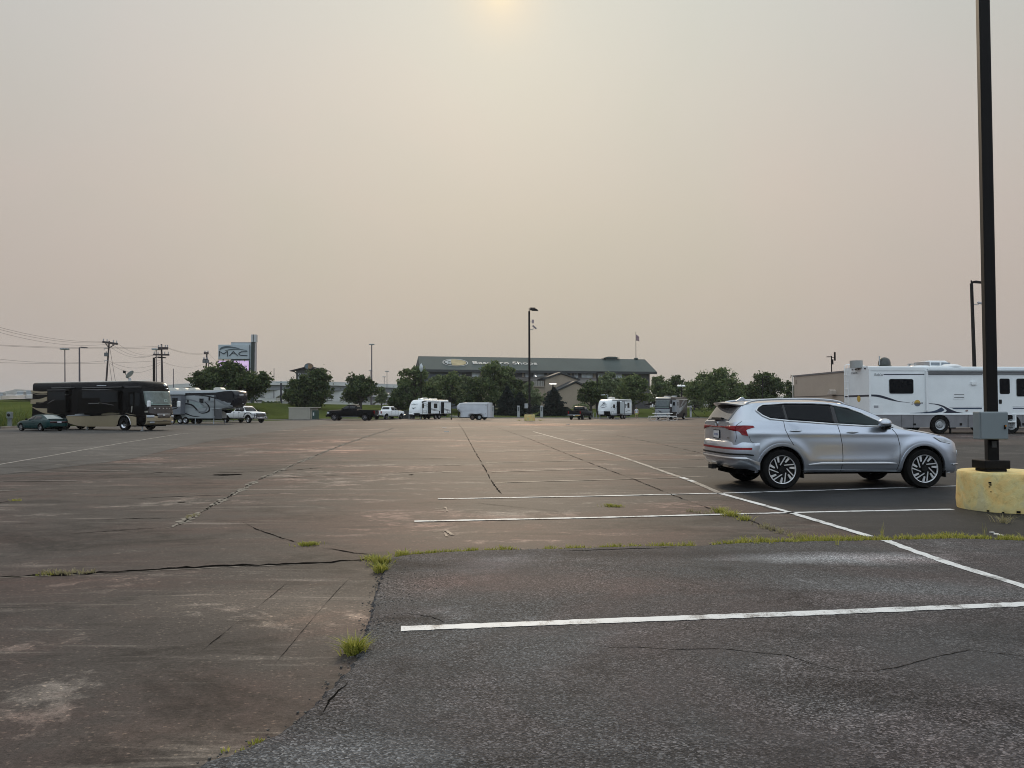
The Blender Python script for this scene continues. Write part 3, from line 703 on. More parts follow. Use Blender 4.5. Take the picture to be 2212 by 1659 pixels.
# ---------------------------------------------------------------- black and tan coach
def make_coach():
    loc, rz, sc = (-24.0, 52.98), R(-23.2), .907
    root = thing('motorhome', 'black and tan bus style motorhome with a dish on its roof, behind the teal coupe', 'motorhome', (*loc, 0), rz, sc)
    BR = mat('coach_black', (.003, .0025, .0025), .16, .0, .2, .8, coat=.0, spec=.12); TAN = mat('coach_tan', (.31, .255, .165), .3, .3, .08, 1, coat=.4)
    TAND = mat('coach_tan_dark', (.19, .16, .11), .3, .3, .08, 1, coat=.4)
    rv = RV(root, [(.42, -.12, 1.20), (.5, -.03, 1.25), (.75, 0, 1.265), (1.3, -.03, 1.27), (1.6, -.10, 1.27), (2.2, -.22, 1.27), (3.2, -.45, 1.265), (3.5, -.58, 1.26), (3.66, -.78, 1.22), (3.74, -1.1, 1.12), (3.77, -1.6, .95)], -13.0, .28, .16)
    rv.body(BR); under(root, -12.6, -.9, 1.1)
    f = sidemap(loc, rz, sc, -1.27); C = crop(120, 1490, 420, 1700, 2212); B = crop(400, 1490, 700, 1700, 2212)
    c = lambda *p: [f(*C(q)) for q in p]; b = lambda *p: [f(*B(q)) for q in p]
    lowt = c((1030, 1090), (1400, 1100), (2000, 1085)) + b((540, 1060), (800, 1085), (1010, 1120))
    lowb = c((1090, 1290), (1250, 1340), (1500, 1390), (2200, 1400)) + b((500, 1405), (1010, 1400))
    lb_ = spline(lowb, 4); cut_ = [q for q in lb_ if q[0] < -3.27] + [(-2.6 + .66 * cos(pi - pi * k / 14), max(.50 + .66 * sin(pi * k / 14), .43)) for k in range(15)] + [q for q in lb_ if q[0] > -1.93]
    rv.panel('lower_panel', spline(lowt, 4) + cut_[::-1], -1, TAN)
    gt = 'graphic_stripe'
    rv.panel(gt, swoosh(c((20, 345), (160, 370), (350, 382), (580, 370)), c((20, 395), (160, 425), (350, 440), (580, 425))), -1, TAN)
    rv.panel(gt, swoosh(c((20, 410), (200, 455), (380, 462), (585, 440)), c((25, 430), (200, 475), (380, 480), (580, 462))), -1, TAND)
    rv.panel(gt, swoosh(c((8, 615), (150, 605), (300, 590), (420, 550), (575, 500)), c((2, 735), (150, 735), (175, 690), (390, 675), (572, 598))), -1, TAN)
    rv.panel(gt, swoosh(c((160, 705), (260, 700), (400, 690)), c((160, 712), (290, 718), (400, 692))), -1, TAND)
    rv.panel(gt, swoosh(c((30, 820), (150, 855), (330, 868), (580, 872)), c((30, 822), (190, 920), (400, 1010), (575, 1040))), -1, TAN)
    rv.panel(gt, c((570, 985), (700, 1035), (860, 1050), (700, 1056), (520, 1046)), -1, TAND, th=.014)
    rv.panel(gt, swoosh(c((1060, 1075), (1300, 1058), (1720, 1062)), c((1060, 1088), (1300, 1082), (1720, 1070))), -1, STEELG)
    rv.panel(gt, c((1300, 1032), (1560, 1022), (1565, 1048), (1290, 1052)), -1, STEELG, .014)
    rv.panel(gt, swoosh(b((0, 1030), (180, 995), (310, 990), (520, 1020)), b((0, 1056), (180, 1050), (310, 1050), (520, 1040))), -1, TAN)
    rv.panel(gt, swoosh(b((690, 1005), (850, 1035), (1000, 1062)), b((690, 1012), (850, 1058), (1000, 1070))), -1, TAND)
    # slide-outs, with their own glass and topper awnings
    for q, nm in ((c((585, 350), (1125, 350), (1125, 1000), (585, 1000)), 'slide_out'), (c((1480, 345), (2212, 340)) + b((580, 340), (580, 985)) + c((1480, 1010)), 'slide_out')):
        if nm: so = rv.panel(nm, q, -1, mat('coach_black_slide', (.003, .0025, .0025), .14, .0, .2, .8, coat=.0, spec=.10), .30, bevel=.02)
    GW = mat('coach_window', (.005, .008, .010), .04, 0, .3, 1, spec=.22)
    rv.panel('window', c((620, 385), (1100, 385), (1100, 620), (620, 620)), -1, GW, .31)
    rv.panel('window', c((1600, 365), (2140, 355), (2140, 560), (1600, 570)), -1, GW, .31)
    rv.panel('window', b((60, 360), (540, 360), (540, 690), (60, 690)), -1, GW, .31)
    rv.panel(gt, swoosh(c((600, 720), (850, 560), (1125, 455)), c((600, 735), (860, 600), (1125, 480))), -1, mat('coach_grey', (.05, .046, .042), .3), .306)
    rv.panel(gt, swoosh(b((0, 700), (200, 720), (450, 770)), b((0, 712), (200, 745), (450, 785))), -1, mat('coach_grey', (.05, .046, .042), .3), .306)
    rv.panel(gt, c((1780, 715), (2090, 712), (2090, 735), (1780, 738)), -1, mat('coach_grey2', (.10, .10, .098), .3), .306)
    AW = mat('awning_grey', (.10, .10, .10), .4, .3)
    for q in (c((720, 262), (1280, 255), (1280, 285), (720, 290)), c((590, 330), (1130, 322), (1130, 345), (590, 350))): rv.panel('awning', q, -1, AW, .34)
    for q in (c((1590, 262), (2212, 252)) + b((700, 235), (640, 262)) + c((1590, 285)), b((740, 240), (1150, 238), (1150, 262), (740, 265)), c((1590, 318), (2212, 312)) + b((430, 335), (0, 345)) + c((1590, 335))): rv.panel('awning', q, -1, AW, .30)
    rv.panel('marker_light', c((1930, 200), (2200, 198), (2200, 218), (1930, 220)), -1, LENS, .03)
    dr = rv.panel('door', b((780, 400), (950, 395), (950, 1030), (780, 1010)), -1, mat('coach_door', (.003, .0025, .0025), .2, .0, .2, .8, coat=.0, spec=.10), .02)
    rv.panel('door_window', b((840, 450), (920, 450), (920, 760), (840, 760)), -1, GW, .026, parent=dr)
    rv.panel('door_handle', b((880, 810), (915, 810), (900, 985), (875, 985)), -1, CHROME, .05, parent=dr)
    rv.panel('window', b((980, 430), (1110, 420), (1110, 800), (980, 800)), -1, GW, .016)
    # front
    WS = mat('coach_windshield', (.10, .135, .125), .05, 0, .4, 1.5, spec=.8)
    rv.front('windshield', -1.22, 1.22, (1.93, 2.98), WS, .02, 20, 8)
    rv.front('dashboard_line', -1.18, 1.18, (1.93, 2.02), mat('dash_pale', (.18, .25, .23), .4), .026, 20, 2)
    for y, z, w_, h_ in ((.42, 2.26, .30, .20), (-.85, 2.10, .15, .10)):
        rv.fpoly('card', [(y - w_ / 2, z - h_ / 2), (y + w_ / 2, z - h_ / 2), (y + w_ / 2, z + h_ / 2), (y - w_ / 2, z + h_ / 2)], mat('card_pale', (.30, .40, .37), .5), .034)
    rv.fpoly('card', [(.33, 2.22), (.51, 2.22), (.51, 2.33), (.33, 2.33)], WS, .042)
    rv.front('front_mask', -1.16, 1.16, lambda y: (1.12 + .16 * (y / 1.2) ** 2, 1.90), mat('coach_mask', (.035, .028, .026), .35, .1, .25, 3), .02, 18, 6)
    for k, y in enumerate((-.66, -.28, .08, .42, .74)): rv.fpoly('front_letter', [(y - .05, 1.67), (y + .05, 1.67), (y + .05, 1.72), (y - .05, 1.72)], CHROME, .034)
    rv.front('front_lower', -1.24, 1.24, lambda y: (.46, 1.08 + .10 * (y / 1.2) ** 2), TAN, .03, 20, 5)
    rv.front('grille', -.50, .62, lambda y: (.98, 1.24 - .05 * (y / .6) ** 2), mat('coach_grille', (.12, .11, .105), .3, .6, .3, 30), .05, 14, 3)
    rv.front('grille_trim', -.55, .67, lambda y: (1.20, 1.27), CHROME, .055, 14, 1)
    rv.front('emblem', -.04, .10, (1.08, 1.2), CHROME, .075, 3, 2)
    for s_ in (-1, 1):
        rv.front('headlight', s_ * .80, s_ * 1.22, (1.0, 1.17), LENS, .05, 8, 3)
        rv.front('fog_light', s_ * .78, s_ * 1.08, (.58, .70), LENS, .045, 6, 2)
    rv.front('bumper', -1.22, 1.22, (.72, .78), TAND, .06, 18, 1); rv.front('number_plate', -.05, .30, (.72, .82), mat('plate_brown', (.14, .12, .09), .4), .07, 4, 2)
    rv.front('brow_light', .55, .95, (3.38, 3.52), LENS, .02, 5, 2); rv.front('brow_light', .65, .95, (3.16, 3.22), LENS, .02, 4, 1)
    em = rv.panel('emblem', b((1255, 945), (1350, 940), (1350, 990), (1260, 990)), -1, CHROME, .03)
    for s_ in (-1, 1):
        a = MB().tube([(-.35, s_ * 1.2, 1.62), (-.05, s_ * 1.33, 1.70), (.06, s_ * 1.36, 1.85)], .035).build('mirror_arm', BLACKP, root)
        MB().xz(rr(-.02, 1.78, .16, 2.26, .08), s_ * 1.28, s_ * 1.52).build('wing_mirror', WHITEP, a, bevel=.04)
    # running gear
    rv.wheels((-2.6,), 1.06, .50, .30, 'disc', CHROME, .30); rv.wheels((-9.2, -10.4), 1.06, .50, .30, 'disc', CHROME, .30)
    for x in (-2.6, -9.2, -10.4): rv.well(x, .64, zc=.5)
    p = [(-2.6 + .68 * cos(R(a)), -1.285, .5 + .68 * sin(R(a))) for a in range(-5, 135, 8)]
    MB().tube(p, .028).build('wheel_arch_trim', ALLOY, root)
    MB().b2(-1.65, -1.25, -1.45, -1.2, .33, .40).build('entry_step', BLACKP, root)
    js = MB()
    for x in (-1.0, -6.9): js.cyl((x, -1.0, 0.0), (x, -1.0, .5), .05); js.cyl((x, -1.0, 0.0), (x, -1.0, .03), .14)
    js.build('levelling_jack', STEELG, root)
    # roof: dish, vents, air conditioners
    fx, fz = f(*crop(360, 1320, 700, 1520, 2212)((690, 1190)))
    dsh = MB(); q0 = Vector((fx, -.25, 3.75)); dsh.cyl(q0, q0 + Vector((0, 0, .28)), .12, .09); ds = dsh.build('satellite_mount', STEELG, root)
    rows = []; ax = Vector((-.75, -.25, .62)).normalized(); t1 = ax.orthogonal().normalized(); t2 = ax.cross(t1); ctr = q0 + Vector((.05, 0, .52))
    for i in range(7):
        r = .36 * i / 6; rows.append([ctr + ax * (r * r * .7) + (t1 * cos(2 * pi * k / 24) + t2 * sin(2 * pi * k / 24)) * max(r, .001) for k in range(24)])
    o = MB().grid(rows, True).build('satellite_dish', mat('dish_grey', (.16, .19, .19), .5), ds, smooth=50)
    md = o.modifiers.new('d', 'SOLIDIFY'); md.thickness = .03
    la = ctr + ax * .62 + Vector((0, 0, -.15)); MB().tube([q0 + Vector((-.1, 0, .15)), la], .025).build('dish_arm', DARKM, ds)
    MB().box(la, (.18, .14, .2)).build('dish_receiver', DARKM, ds, bevel=.03)
    for x in (-4.0, -2.2): MB().b2(x - .5, x + .5, -.2, .3, 3.72, 3.83).build('roof_vent', CREAM, root, bevel=.03)
    MB().b2(-12.6, -2.2, -1.1, 1.1, 3.70, 3.785).build('roof_cover', CREAM, root, bevel=.03)
make_coach()

# ---------------------------------------------------------------- tall fifth-wheel trailer
def make_fifth():
    loc, rz, sc = (-36.9, 79.0), R(-14.9), .891
    root = thing('fifth_wheel_trailer', 'tall black and silver fifth wheel trailer with swirl graphics behind the white pickup', 'trailer', (*loc, 0), rz, sc)
    SIL = mat('trailer_silver', (.29, .315, .325), .3, .2, .08, 1, coat=.3); DK = mat('trailer_navy', (.007, .008, .013), .2, .0, .2, 1, coat=.2, spec=.4); MID = mat('trailer_grey', (.17, .185, .20), .35, .2, .1, 1)
    rv = RV(root, [(.62, 9.3, 1.22), (1.62, 9.3, 1.22), (1.70, 10.6, 1.22), (1.85, 11.3, 1.21), (2.2, 11.75, 1.19), (2.7, 11.95, 1.17), (3.3, 11.95, 1.15), (3.6, 11.85, 1.13), (3.72, 11.6, 1.08), (3.76, 11.0, .95)], 0, .45, .18)
    rv.body(SIL); under(root, .3, 9.2, 1.0, .45, .7)
    f = sidemap(loc, rz, sc, -1.22); C = crop(650, 1480, 1150, 1700, 2212); c = lambda *p: [f(*C(q)) for q in p]
    g = 'graphic_stripe'
    rv.panel(g, c((345, 300), (870, 290), (1000, 270), (860, 330), (345, 345)), -1, DK)
    rv.panel(g, swoosh(c((520, 345), (700, 340), (870, 375), (960, 400), (1080, 470)), c((520, 350), (700, 358), (870, 400), (960, 440), (1080, 500))), -1, DK)
    rv.panel(g, swoosh(c((880, 395), (960, 425), (1060, 480), (1180, 520)), c((880, 420), (960, 470), (1060, 520), (1180, 540))), -1, MID, .014)
    rv.panel(g, swoosh(c((345, 470), (480, 500), (600, 620), (680, 640), (745, 610), (760, 560), (730, 500), (690, 460)), c((345, 490), (470, 525), (590, 640), (690, 655), (775, 620), (782, 560), (755, 500), (700, 458))), -1, DK, .016)
    rv.panel(g, swoosh(c((350, 400), (500, 420), (620, 470), (680, 520), (670, 580)), c((350, 412), (490, 440), (600, 490), (660, 530), (655, 590))), -1, MID, .014)
    rv.panel(g, c((420, 440), (600, 470), (660, 540), (650, 600), (560, 610), (450, 500)), -1, mat('trailer_sage', (.24, .29, .29), .35), .013)
    rv.panel(g, swoosh(c((345, 640), (480, 690), (600, 705)), c((345, 660), (480, 708), (600, 709))), -1, DK)
    rv.panel(g, swoosh(c((520, 600), (620, 640), (700, 630), (740, 560)), c((520, 590), (620, 615), (690, 605), (720, 555))), -1, MID, .018)
    rv.panel(g, c((872, 300), (1010, 268), (1130, 262)) + [(11.3, 3.66), (11.42, 3.3), (11.42, 2.7), (11.2, 2.2), (10.9, 1.95)] + c((1180, 520), (1080, 470), (960, 400), (872, 375)), -1, DK, .02)
    rv.panel('compartment_door', c((862, 575), (990, 575), (990, 750), (862, 745)), -1, mat('trailer_dkgrey', (.06, .062, .065), .5), .02)
    for q in (c((595, 395), (665, 395), (665, 475), (595, 475)), c((752, 365), (782, 365), (782, 430), (752, 430)), c((895, 370), (930, 370), (930, 425), (895, 425)), c((385, 410), (405, 410), (405, 470), (385, 470))): rv.panel('window', q, -1, GLASSB, .022)
    MB().xz(c((600, 318), (855, 312), (855, 325), (600, 332)), -1.24, -1.34).build('awning', DK, root)
    MB().tube([(f(*C((868, 300)))[0], -1.27, 3.3), (f(*C((868, 700)))[0], -1.27, .9)], .035).build('awning_arm', DK, root)
    x0, z0 = f(*C((250, 690)));
    so = MB().b2(x0 - 1.4, x0 + .75, -2.0, -1.2, 1.05, 3.2).build('slide_out', mat('trailer_slide', (.13, .14, .16), .4), root, bevel=.02)
    MB().b2(x0 - .35, x0 + .35, -2.02, -1.98, 1.9, 2.9).build('window', GLASSB, so)
    MB().b2(x0 - 1.42, x0 + .77, -2.05, -1.2, 3.18, 3.26).build('slide_topper', BLACKP, so)
    # nose cap
    rv.front('nose_cap', -1.145, 1.145, lambda y: (1.80 + .10 * abs(y), 3.62), DK, .03, 18, 10)
    rv.front('nose_stripe', -1.145, 1.145, lambda y: (1.72, 1.80 + .10 * abs(y)), SIL, .03, 18, 2)
    M_ = frame((rv.fx(0, 3.2) + .045, -.15, 3.2), (-.05, 1, 0), (0, 0, 1))
    text('lettering', 'LANDMARK', mat('letter_white', (.7, .72, .74), .4), root, M_, 1.35, .22, .01, .01)
    hd = spline([(-.22, 2.72), (-.30, 2.60), (-.18, 2.52), (-.26, 2.44), (-.10, 2.42), (-.08, 2.34), (.14, 2.30), (.24, 2.46), (.26, 2.64), (.16, 2.78), (-.02, 2.84)], 3)
    rv.fpoly('emblem', [(y + .05, z - .05) for y, z in hd], mat('letter_white', (.7, .72, .74), .4), .045)
    xm, zm = f(*C((765, 445)))
    text('lettering', 'LANDMARK', MID, root, frame((xm, -1.235, zm), (1, 0, 0), (0, 0, 1)), 1.5, .2, .008)
    for x, y in ((8.9, 0), (5.6, 0), (4.3, 0), (3.0, 0)): rv.ac(x, y, 3.74, 1.1, .8, .32, CREAM)
    rv.wheels((3.6, 4.7, 5.4), 1.05, .40, .24, 'disc'); rv.well(4.2, .8, zc=.45)
    js = MB(); js.cyl((8.9, -1.0, 0), (8.9, -1.0, .8), .06); js.cyl((8.9, 1.0, 0), (8.9, 1.0, .8), .06); js.cyl((6.6, -1.1, 0), (6.6, -1.1, .7), .05); js.build('landing_leg', STEELG, root)
    MB().xz([(9.3, 1.55), (10.6, 1.62), (10.2, 1.2), (9.9, 1.2)], -.2, .2).build('hitch_pin_box', BLACKP, root)
make_fifth()

# ---------------------------------------------------------------- two travel trailers
def trailer_common(root, L, W, H, fl, lv):
    rv = RV(root, lv, 0, .22, .10); rv.body(RVWHITE); under(root, .2, L - .5, W * .8, .42, fl + .02); return rv
def make_outback():
    loc, rz, sc = (-10.33, 115.4), R(234), .905
    root = thing('travel_trailer', 'white travel trailer with two open slide outs left of the white cargo trailer', 'trailer', (*loc, 0), rz, sc)
    rv = trailer_common(root, 7.2, 1.2, 3.1, .8, [(.80, 7.12, 1.2), (1.05, 7.18, 1.2), (1.5, 7.15, 1.2), (2.2, 6.95, 1.2), (2.7, 6.65, 1.2), (2.95, 6.35, 1.19), (3.05, 6.1, 1.15), (3.1, 5.6, 1.0)])
    DK = mat('trailer_black', (.006, .006, .007), .5, spec=.2); GR = mat('trailer_stripe', (.06, .065, .07), .4)
    rv.front('front_lower', -1.16, 1.16, (.55, .98), DK, .02)
    M_ = frame((rv.fx(0, 2.36) + .05, .0, 2.36), (0, 1, 0), (-.35, 0, 1))
    text('lettering', 'OUTBACK', mat('letter_grey', (.28, .33, .36), .4), root, M_, 1.45, .22, .01, .012)
    rv.fpoly('emblem', spline([(-.45, 1.92), (-.2, 1.82), (0, 1.80), (.2, 1.82), (.45, 1.92), (.2, 1.74), (.05, 1.62), (0, 1.58), (-.05, 1.62), (-.2, 1.74), (-.45, 1.92)], 3), mat('emblem_dark', (.03, .05, .06), .4), .04)
    for x0, x1, wz in ((3.1, 5.0, (3.25, 4.1)), (.15, 1.85, None)):
        so = MB().b2(x0, x1, 1.15, 1.85, .9, 2.72).build('slide_out', RVWHITE, root, bevel=.02)
        MB().b2(x1 - .001, x1 + .03, 1.2, 1.84, .9, 2.7).build('slide_side', DK, so); MB().b2(x0 - .02, x1 + .02, 1.15, 1.9, 2.72, 2.8).build('slide_topper', DK, so)
        if wz: MB().xz(rr(3.55, 1.75, 4.35, 2.5, .08), 1.84, 1.87).build('window', GLASSB, so)
        else: MB().xz(rr(.55, 1.0, 1.1, 1.4, .05), 1.84, 1.87).build('hatch', GR, so); MB().xz(rr(.60, 1.05, 1.05, 1.35, .05), 1.86, 1.88).build('hatch_panel', RVWHITE, so)
        for k in range(2):
            MB().xz(swoosh([(x0 + .1, 1.45 - .12 * k), ((x0 + x1) / 2, 1.55 - .14 * k), (x1 - .05, 1.72 - .16 * k)], [(x0 + .1, 1.43 - .12 * k), ((x0 + x1) / 2, 1.48 - .14 * k), (x1 - .05, 1.62 - .16 * k)]), 1.84, 1.862).build('graphic_stripe', GR, so)
    rv.panel('window', rr(5.95, 1.75, 6.4, 2.5, .06), 1, GLASSB, .02)
    for z in (2.45, 2.15): rv.panel('graphic_stripe', [(5.1, z - .12), (5.9, z), (5.9, z + .05), (5.1, z - .05)], 1, GR)
    rv.panel('graphic_stripe', swoosh([(5.4, 2.8), (5.9, 2.75), (6.4, 2.5)], [(5.4, 2.9), (5.9, 2.95), (6.5, 2.8)]), 1, GR)
    rv.panel('hatch', rr(5.3, 1.0, 6.2, 1.35, .05), 1, GR); rv.panel('hatch_panel', rr(5.35, 1.04, 6.15, 1.31, .05), 1, RVWHITE, .016)
    rv.panel('window', rr(2.2, 1.0, 2.45, 1.3, .03), 1, GLASSB, .02)
    rv.panel('front_edge_trim', [(6.3, .85), (6.36, .85), (6.35, 1.6), (6.15, 2.5), (5.8, 2.95), (5.7, 2.95), (6.08, 2.5), (6.29, 1.6)], 1, GR, .02)
    rv.ac(4.6, 0, 3.1, 1.0, .7, .34); MB().b2(5.2, 5.8, -.3, .3, 3.08, 3.3).build('roof_vent', WHITEP, root, bevel=.06); MB().b2(3.2, 3.7, -.3, .3, 3.08, 3.28).build('roof_vent', WHITEP, root, bevel=.06); MB().b2(1.9, 2.6, -.4, .4, 3.08, 3.34).build('roof_vent', CREAM, root, bevel=.06)
    rv.wheels((2.3, 3.2), 1.0, .36, .21, 'spokes'); rv.well(2.75, .75, zc=.42)
    MB().tube([(7.0, .5, .62), (8.3, 0, .55), (7.0, -.5, .62)], .06).build('tow_frame', BLACKP, root)
    MB().cyl((7.55, -.45, .85), (7.55, .45, .85), .16, n=16).build('propane_tank', WHITEP, root, smooth=40)
    js = MB()
    for x in (.4, 6.4):
        for y in (-.9, .9): js.tube([(x, y, .5), (x + .12, y, .02)], .035)
    js.cyl((8.1, 0, 0), (8.1, 0, .9), .05); js.build('stabiliser_jack', STEELG, root)
make_outback()
# a dark mesh mat and a short post stand at the front of that trailer
q = G(898, 905); MB().cyl((q.x + .9, q.y - 1.4, 0), (q.x + .9, q.y - 1.4, .62), .17, .15, 10).build('bucket', mat('grey_plastic', (.16, .15, .14), .6), None)
tag(bpy.data.objects['bucket'], 'small grey bucket standing by the front of the trailer with open slide outs', 'bucket')
fp = MB(); a, b_ = G(868, 905), G(896, 905); fp.prism([(0, 0), (1, 0), (1, .95), (0.12, .9)], lambda p, t: (a.x + (b_.x - a.x) * p[0], a.y + t, p[1] * 1.35 + .02), 0, .12)
tag(fp.build('fence_panel', mat('mesh_dark', (.035, .038, .036), .8, 0, .4, 30)), 'low dark mesh screen standing at the front of the trailer with open slide outs', 'screen')

def make_jayco():
    loc, rz, sc = (17.25, 116.9), R(229.6), .909
    root = thing('travel_trailer', 'white travel trailer with a bird emblem on its front beside the person in yellow shorts', 'trailer', (*loc, 0), rz, sc)
    rv = trailer_common(root, 6.8, 1.2, 3.15, .85, [(.62, 6.55, 1.2), (.9, 6.68, 1.2), (1.3, 6.8, 1.2), (2.0, 6.72, 1.2), (2.6, 6.5, 1.2), (2.95, 6.25, 1.2), (3.1, 5.95, 1.18), (3.17, 5.4, 1.0)])
    DK = mat('trailer_black', (.006, .006, .007), .5, spec=.2); GR = mat('trailer_stripe', (.06, .065, .07), .4); LG = mat('trailer_ltgrey', (.33, .36, .38), .4)
    NV = mat('emblem_navy', (.02, .035, .055), .4)
    rv.front('front_lower', -1.18, 1.18, (.62, 1.26), DK, .02)
    MB().b2(6.85, 7.3, -.55, .30, .72, 1.36).build('propane_cover', WHITEP, root, bevel=.06)
    text('lettering', 'Jayco', NV, root, frame((rv.fx(0, 2.28) + .05, .1, 2.28), (0, 1, 0), (-.3, 0, 1)), 1.0, .26, .012, .02, .25)
    rv.fpoly('emblem', spline([(-.62, 2.08), (-.3, 1.95), (.1, 1.9), (.4, 1.95), (.72, 2.08), (.4, 1.9), (.1, 1.84), (-.3, 1.89), (-.62, 2.08)], 4), NV, .04)
    rv.fpoly('emblem', spline([(-.25, 2.72), (-.05, 2.64), (.15, 2.66), (.4, 2.55), (.15, 2.5), (-.05, 2.46), (-.2, 2.55), (-.25, 2.72)], 4), NV, .04)
    rv.panel('skirt', [(.05, .64), (6.3, .64), (6.3, .92), (.05, .92)], 1, LG, .01)
    so = MB().b2(3.1, 4.5, 1.15, 1.75, .86, 2.78).build('slide_out', mat('slide_pale', (.46, .51, .53), .4, 0, .05), root, bevel=.02)
    for x in (3.08, 4.52): MB().b2(x - .05, x + .05, 1.15, 1.77, .84, 2.86).build('slide_edge', DK, so)
    rv.panel('roof_edge_trim', [(.05, 2.92), (5.9, 2.98), (5.9, 3.08), (.05, 3.02)], 1, GR, .02); rv.panel('roof_edge_trim', [(.05, 2.76), (3.0, 2.78), (3.0, 2.84), (.05, 2.82)], 1, DK, .02)
    rv.panel('window', rr(5.15, 1.75, 5.65, 2.35, .06), 1, GLASSB, .02)
    rv.panel('window', rr(1.95, 1.8, 2.75, 2.45, .06), 1, GLASSB, .02); rv.panel('window', rr(.75, 1.8, 1.35, 2.65, .06), 1, GLASSB, .02)
    for p in ([(5.65, 1.98), (6.2, 1.8), (6.2, 1.86), (5.65, 2.06)], [(4.6, 2.02), (5.25, 1.5), (5.3, 1.5), (4.6, 2.1)], [(1.3, 2.4), (1.95, 2.28), (1.95, 2.34), (1.3, 2.48)], [(1.35, 2.25), (1.9, 2.1), (1.95, 2.1), (1.35, 2.33)], [(.5, 1.38), (1.2, 1.30), (1.9, 1.12), (1.95, 1.16), (1.2, 1.37), (.5, 1.42)], [(2.2, 1.14), (2.7, 1.14), (2.7, 1.5), (2.3, 1.4)]): rv.panel('graphic_stripe', p, 1, GR)
    rv.panel('hatch', rr(5.6, .95, 6.1, 1.28, .05), 1, GR); rv.panel('hatch_panel', rr(5.65, .88, 6.05, 1.24, .05), 1, RVWHITE, .016)
    rv.panel('ladder_bar', [(.02, .9), (.14, .9), (.14, 2.7), (.02, 2.7)], 1, CREAM, .06)
    rv.ac(4.3, 0, 3.15, 1.15, .7, .42); MB().b2(2.6, 3.1, -.3, .3, 3.12, 3.28).build('roof_vent', CREAM, root, bevel=.06)
    rv.wheels((2.2, 3.0), 1.0, .36, .21, 'spokes'); rv.well(2.6, .72, zc=.42)
    MB().tube([(6.7, .5, .55), (7.9, 0, .5), (6.7, -.5, .55)], .06).build('tow_frame', BLACKP, root)
    js = MB()
    for x in (.4, 6.2):
        for y in (-.9, .9): js.tube([(x, y, .6), (x - .1, y, .02)], .035)
    js.cyl((7.7, 0, 0), (7.7, 0, .9), .05); js.build('stabiliser_jack', STEELG, root)
    st = MB(); st.b2(1.45, 2.1, 1.25, 1.6, .2, .25); st.b2(4.6, 5.4, 1.3, 1.7, .0, .22); st.build('entry_step', mat('step_grey', (.2, .19, .18), .7), root)
make_jayco()

# ---------------------------------------------------------------- white cargo trailer
def make_cargo():
    root = thing('cargo_trailer', 'white enclosed cargo trailer with two wheels on its side and a rounded nose', 'trailer', (-2.93, 104.5, 0), R(163.8), 1.047)
    W_ = mat('cargo_white', (.55, .58, .62), .4, 0, .06, 2)
    rv = RV(root, [(.36, 3.98, .95), (.9, 3.98, .95), (1.0, 4.0, .95), (1.12, 4.25, .94), (1.4, 4.45, .93), (1.7, 4.48, .92), (1.95, 4.35, .92), (2.12, 4.1, .92), (2.2, 3.8, .90), (2.24, 3.4, .84)], 0, .5, .12)
    rv.body(W_, smooth=50); under(root, .1, 4.1, .7, .30, .4)
    rv.panel('roof_edge_trim', [(.02, 2.02), (3.9, 2.02), (4.0, 2.14), (3.9, 2.2), (.02, 2.2)], 1, WHITEP, .03); rv.panel('corner_trim', [(.0, .38), (.10, .38), (.10, 2.1), (.0, 2.1)], 1, ALLOY, .02)
    rv.panel('vent', rr(3.55, 1.62, 3.85, 2.0, .04), 1, W_, .04)
    rv.panel('front_guard', [(3.95, .36), (4.15, .36), (4.15, .95), (3.95, .95)], 1, BLACKP, .012); rv.panel('emblem', rr(3.98, 1.2, 4.06, 1.36, .03), 1, BLACKP, .06)
    for x in (1.15, 2.10):
        for sg in (-1, 1): wheel(root, x, sg * .99, .36, .36, .2, .20, 'disc', mat('wheel_rust', (.09, .06, .05), .7, .2) if x > 2 else STEELG, 22)
    p = spline([(.60, .46), (.68, .72), (.95, .86), (1.62, .80), (2.30, .86), (2.58, .72), (2.66, .46)], 5)
    rv.panel('fender', p + [(2.56, .46), (2.48, .66), (2.25, .78), (1.62, .74), (1.0, .78), (.78, .66), (.70, .46)], 1, ALLOY, .25); rv.well(1.62, .9, zc=-.1)
    for q in ((.25, 1.85), (.3, .75), (3.75, .75)): rv.panel('marker_light', rr(q[0], q[1], q[0] + .1, q[1] + .06, .02), 1, REDL, .02)
    MB().tube([(4.1, .6, .42), (5.6, 0, .48), (4.1, -.6, .42)], .05).build('tow_frame', STEELG, root)
    j = MB().cyl((5.4, 0, .08), (5.4, 0, .85), .04); j.cyl((5.4, -.05, .1), (5.4, .05, .1), .1); j.build('tongue_jack', BLACKP, root)
    MB().b2(.02, .1, -.9, .9, .28, .36).build('rear_bumper', STEELG, root)
make_cargo()

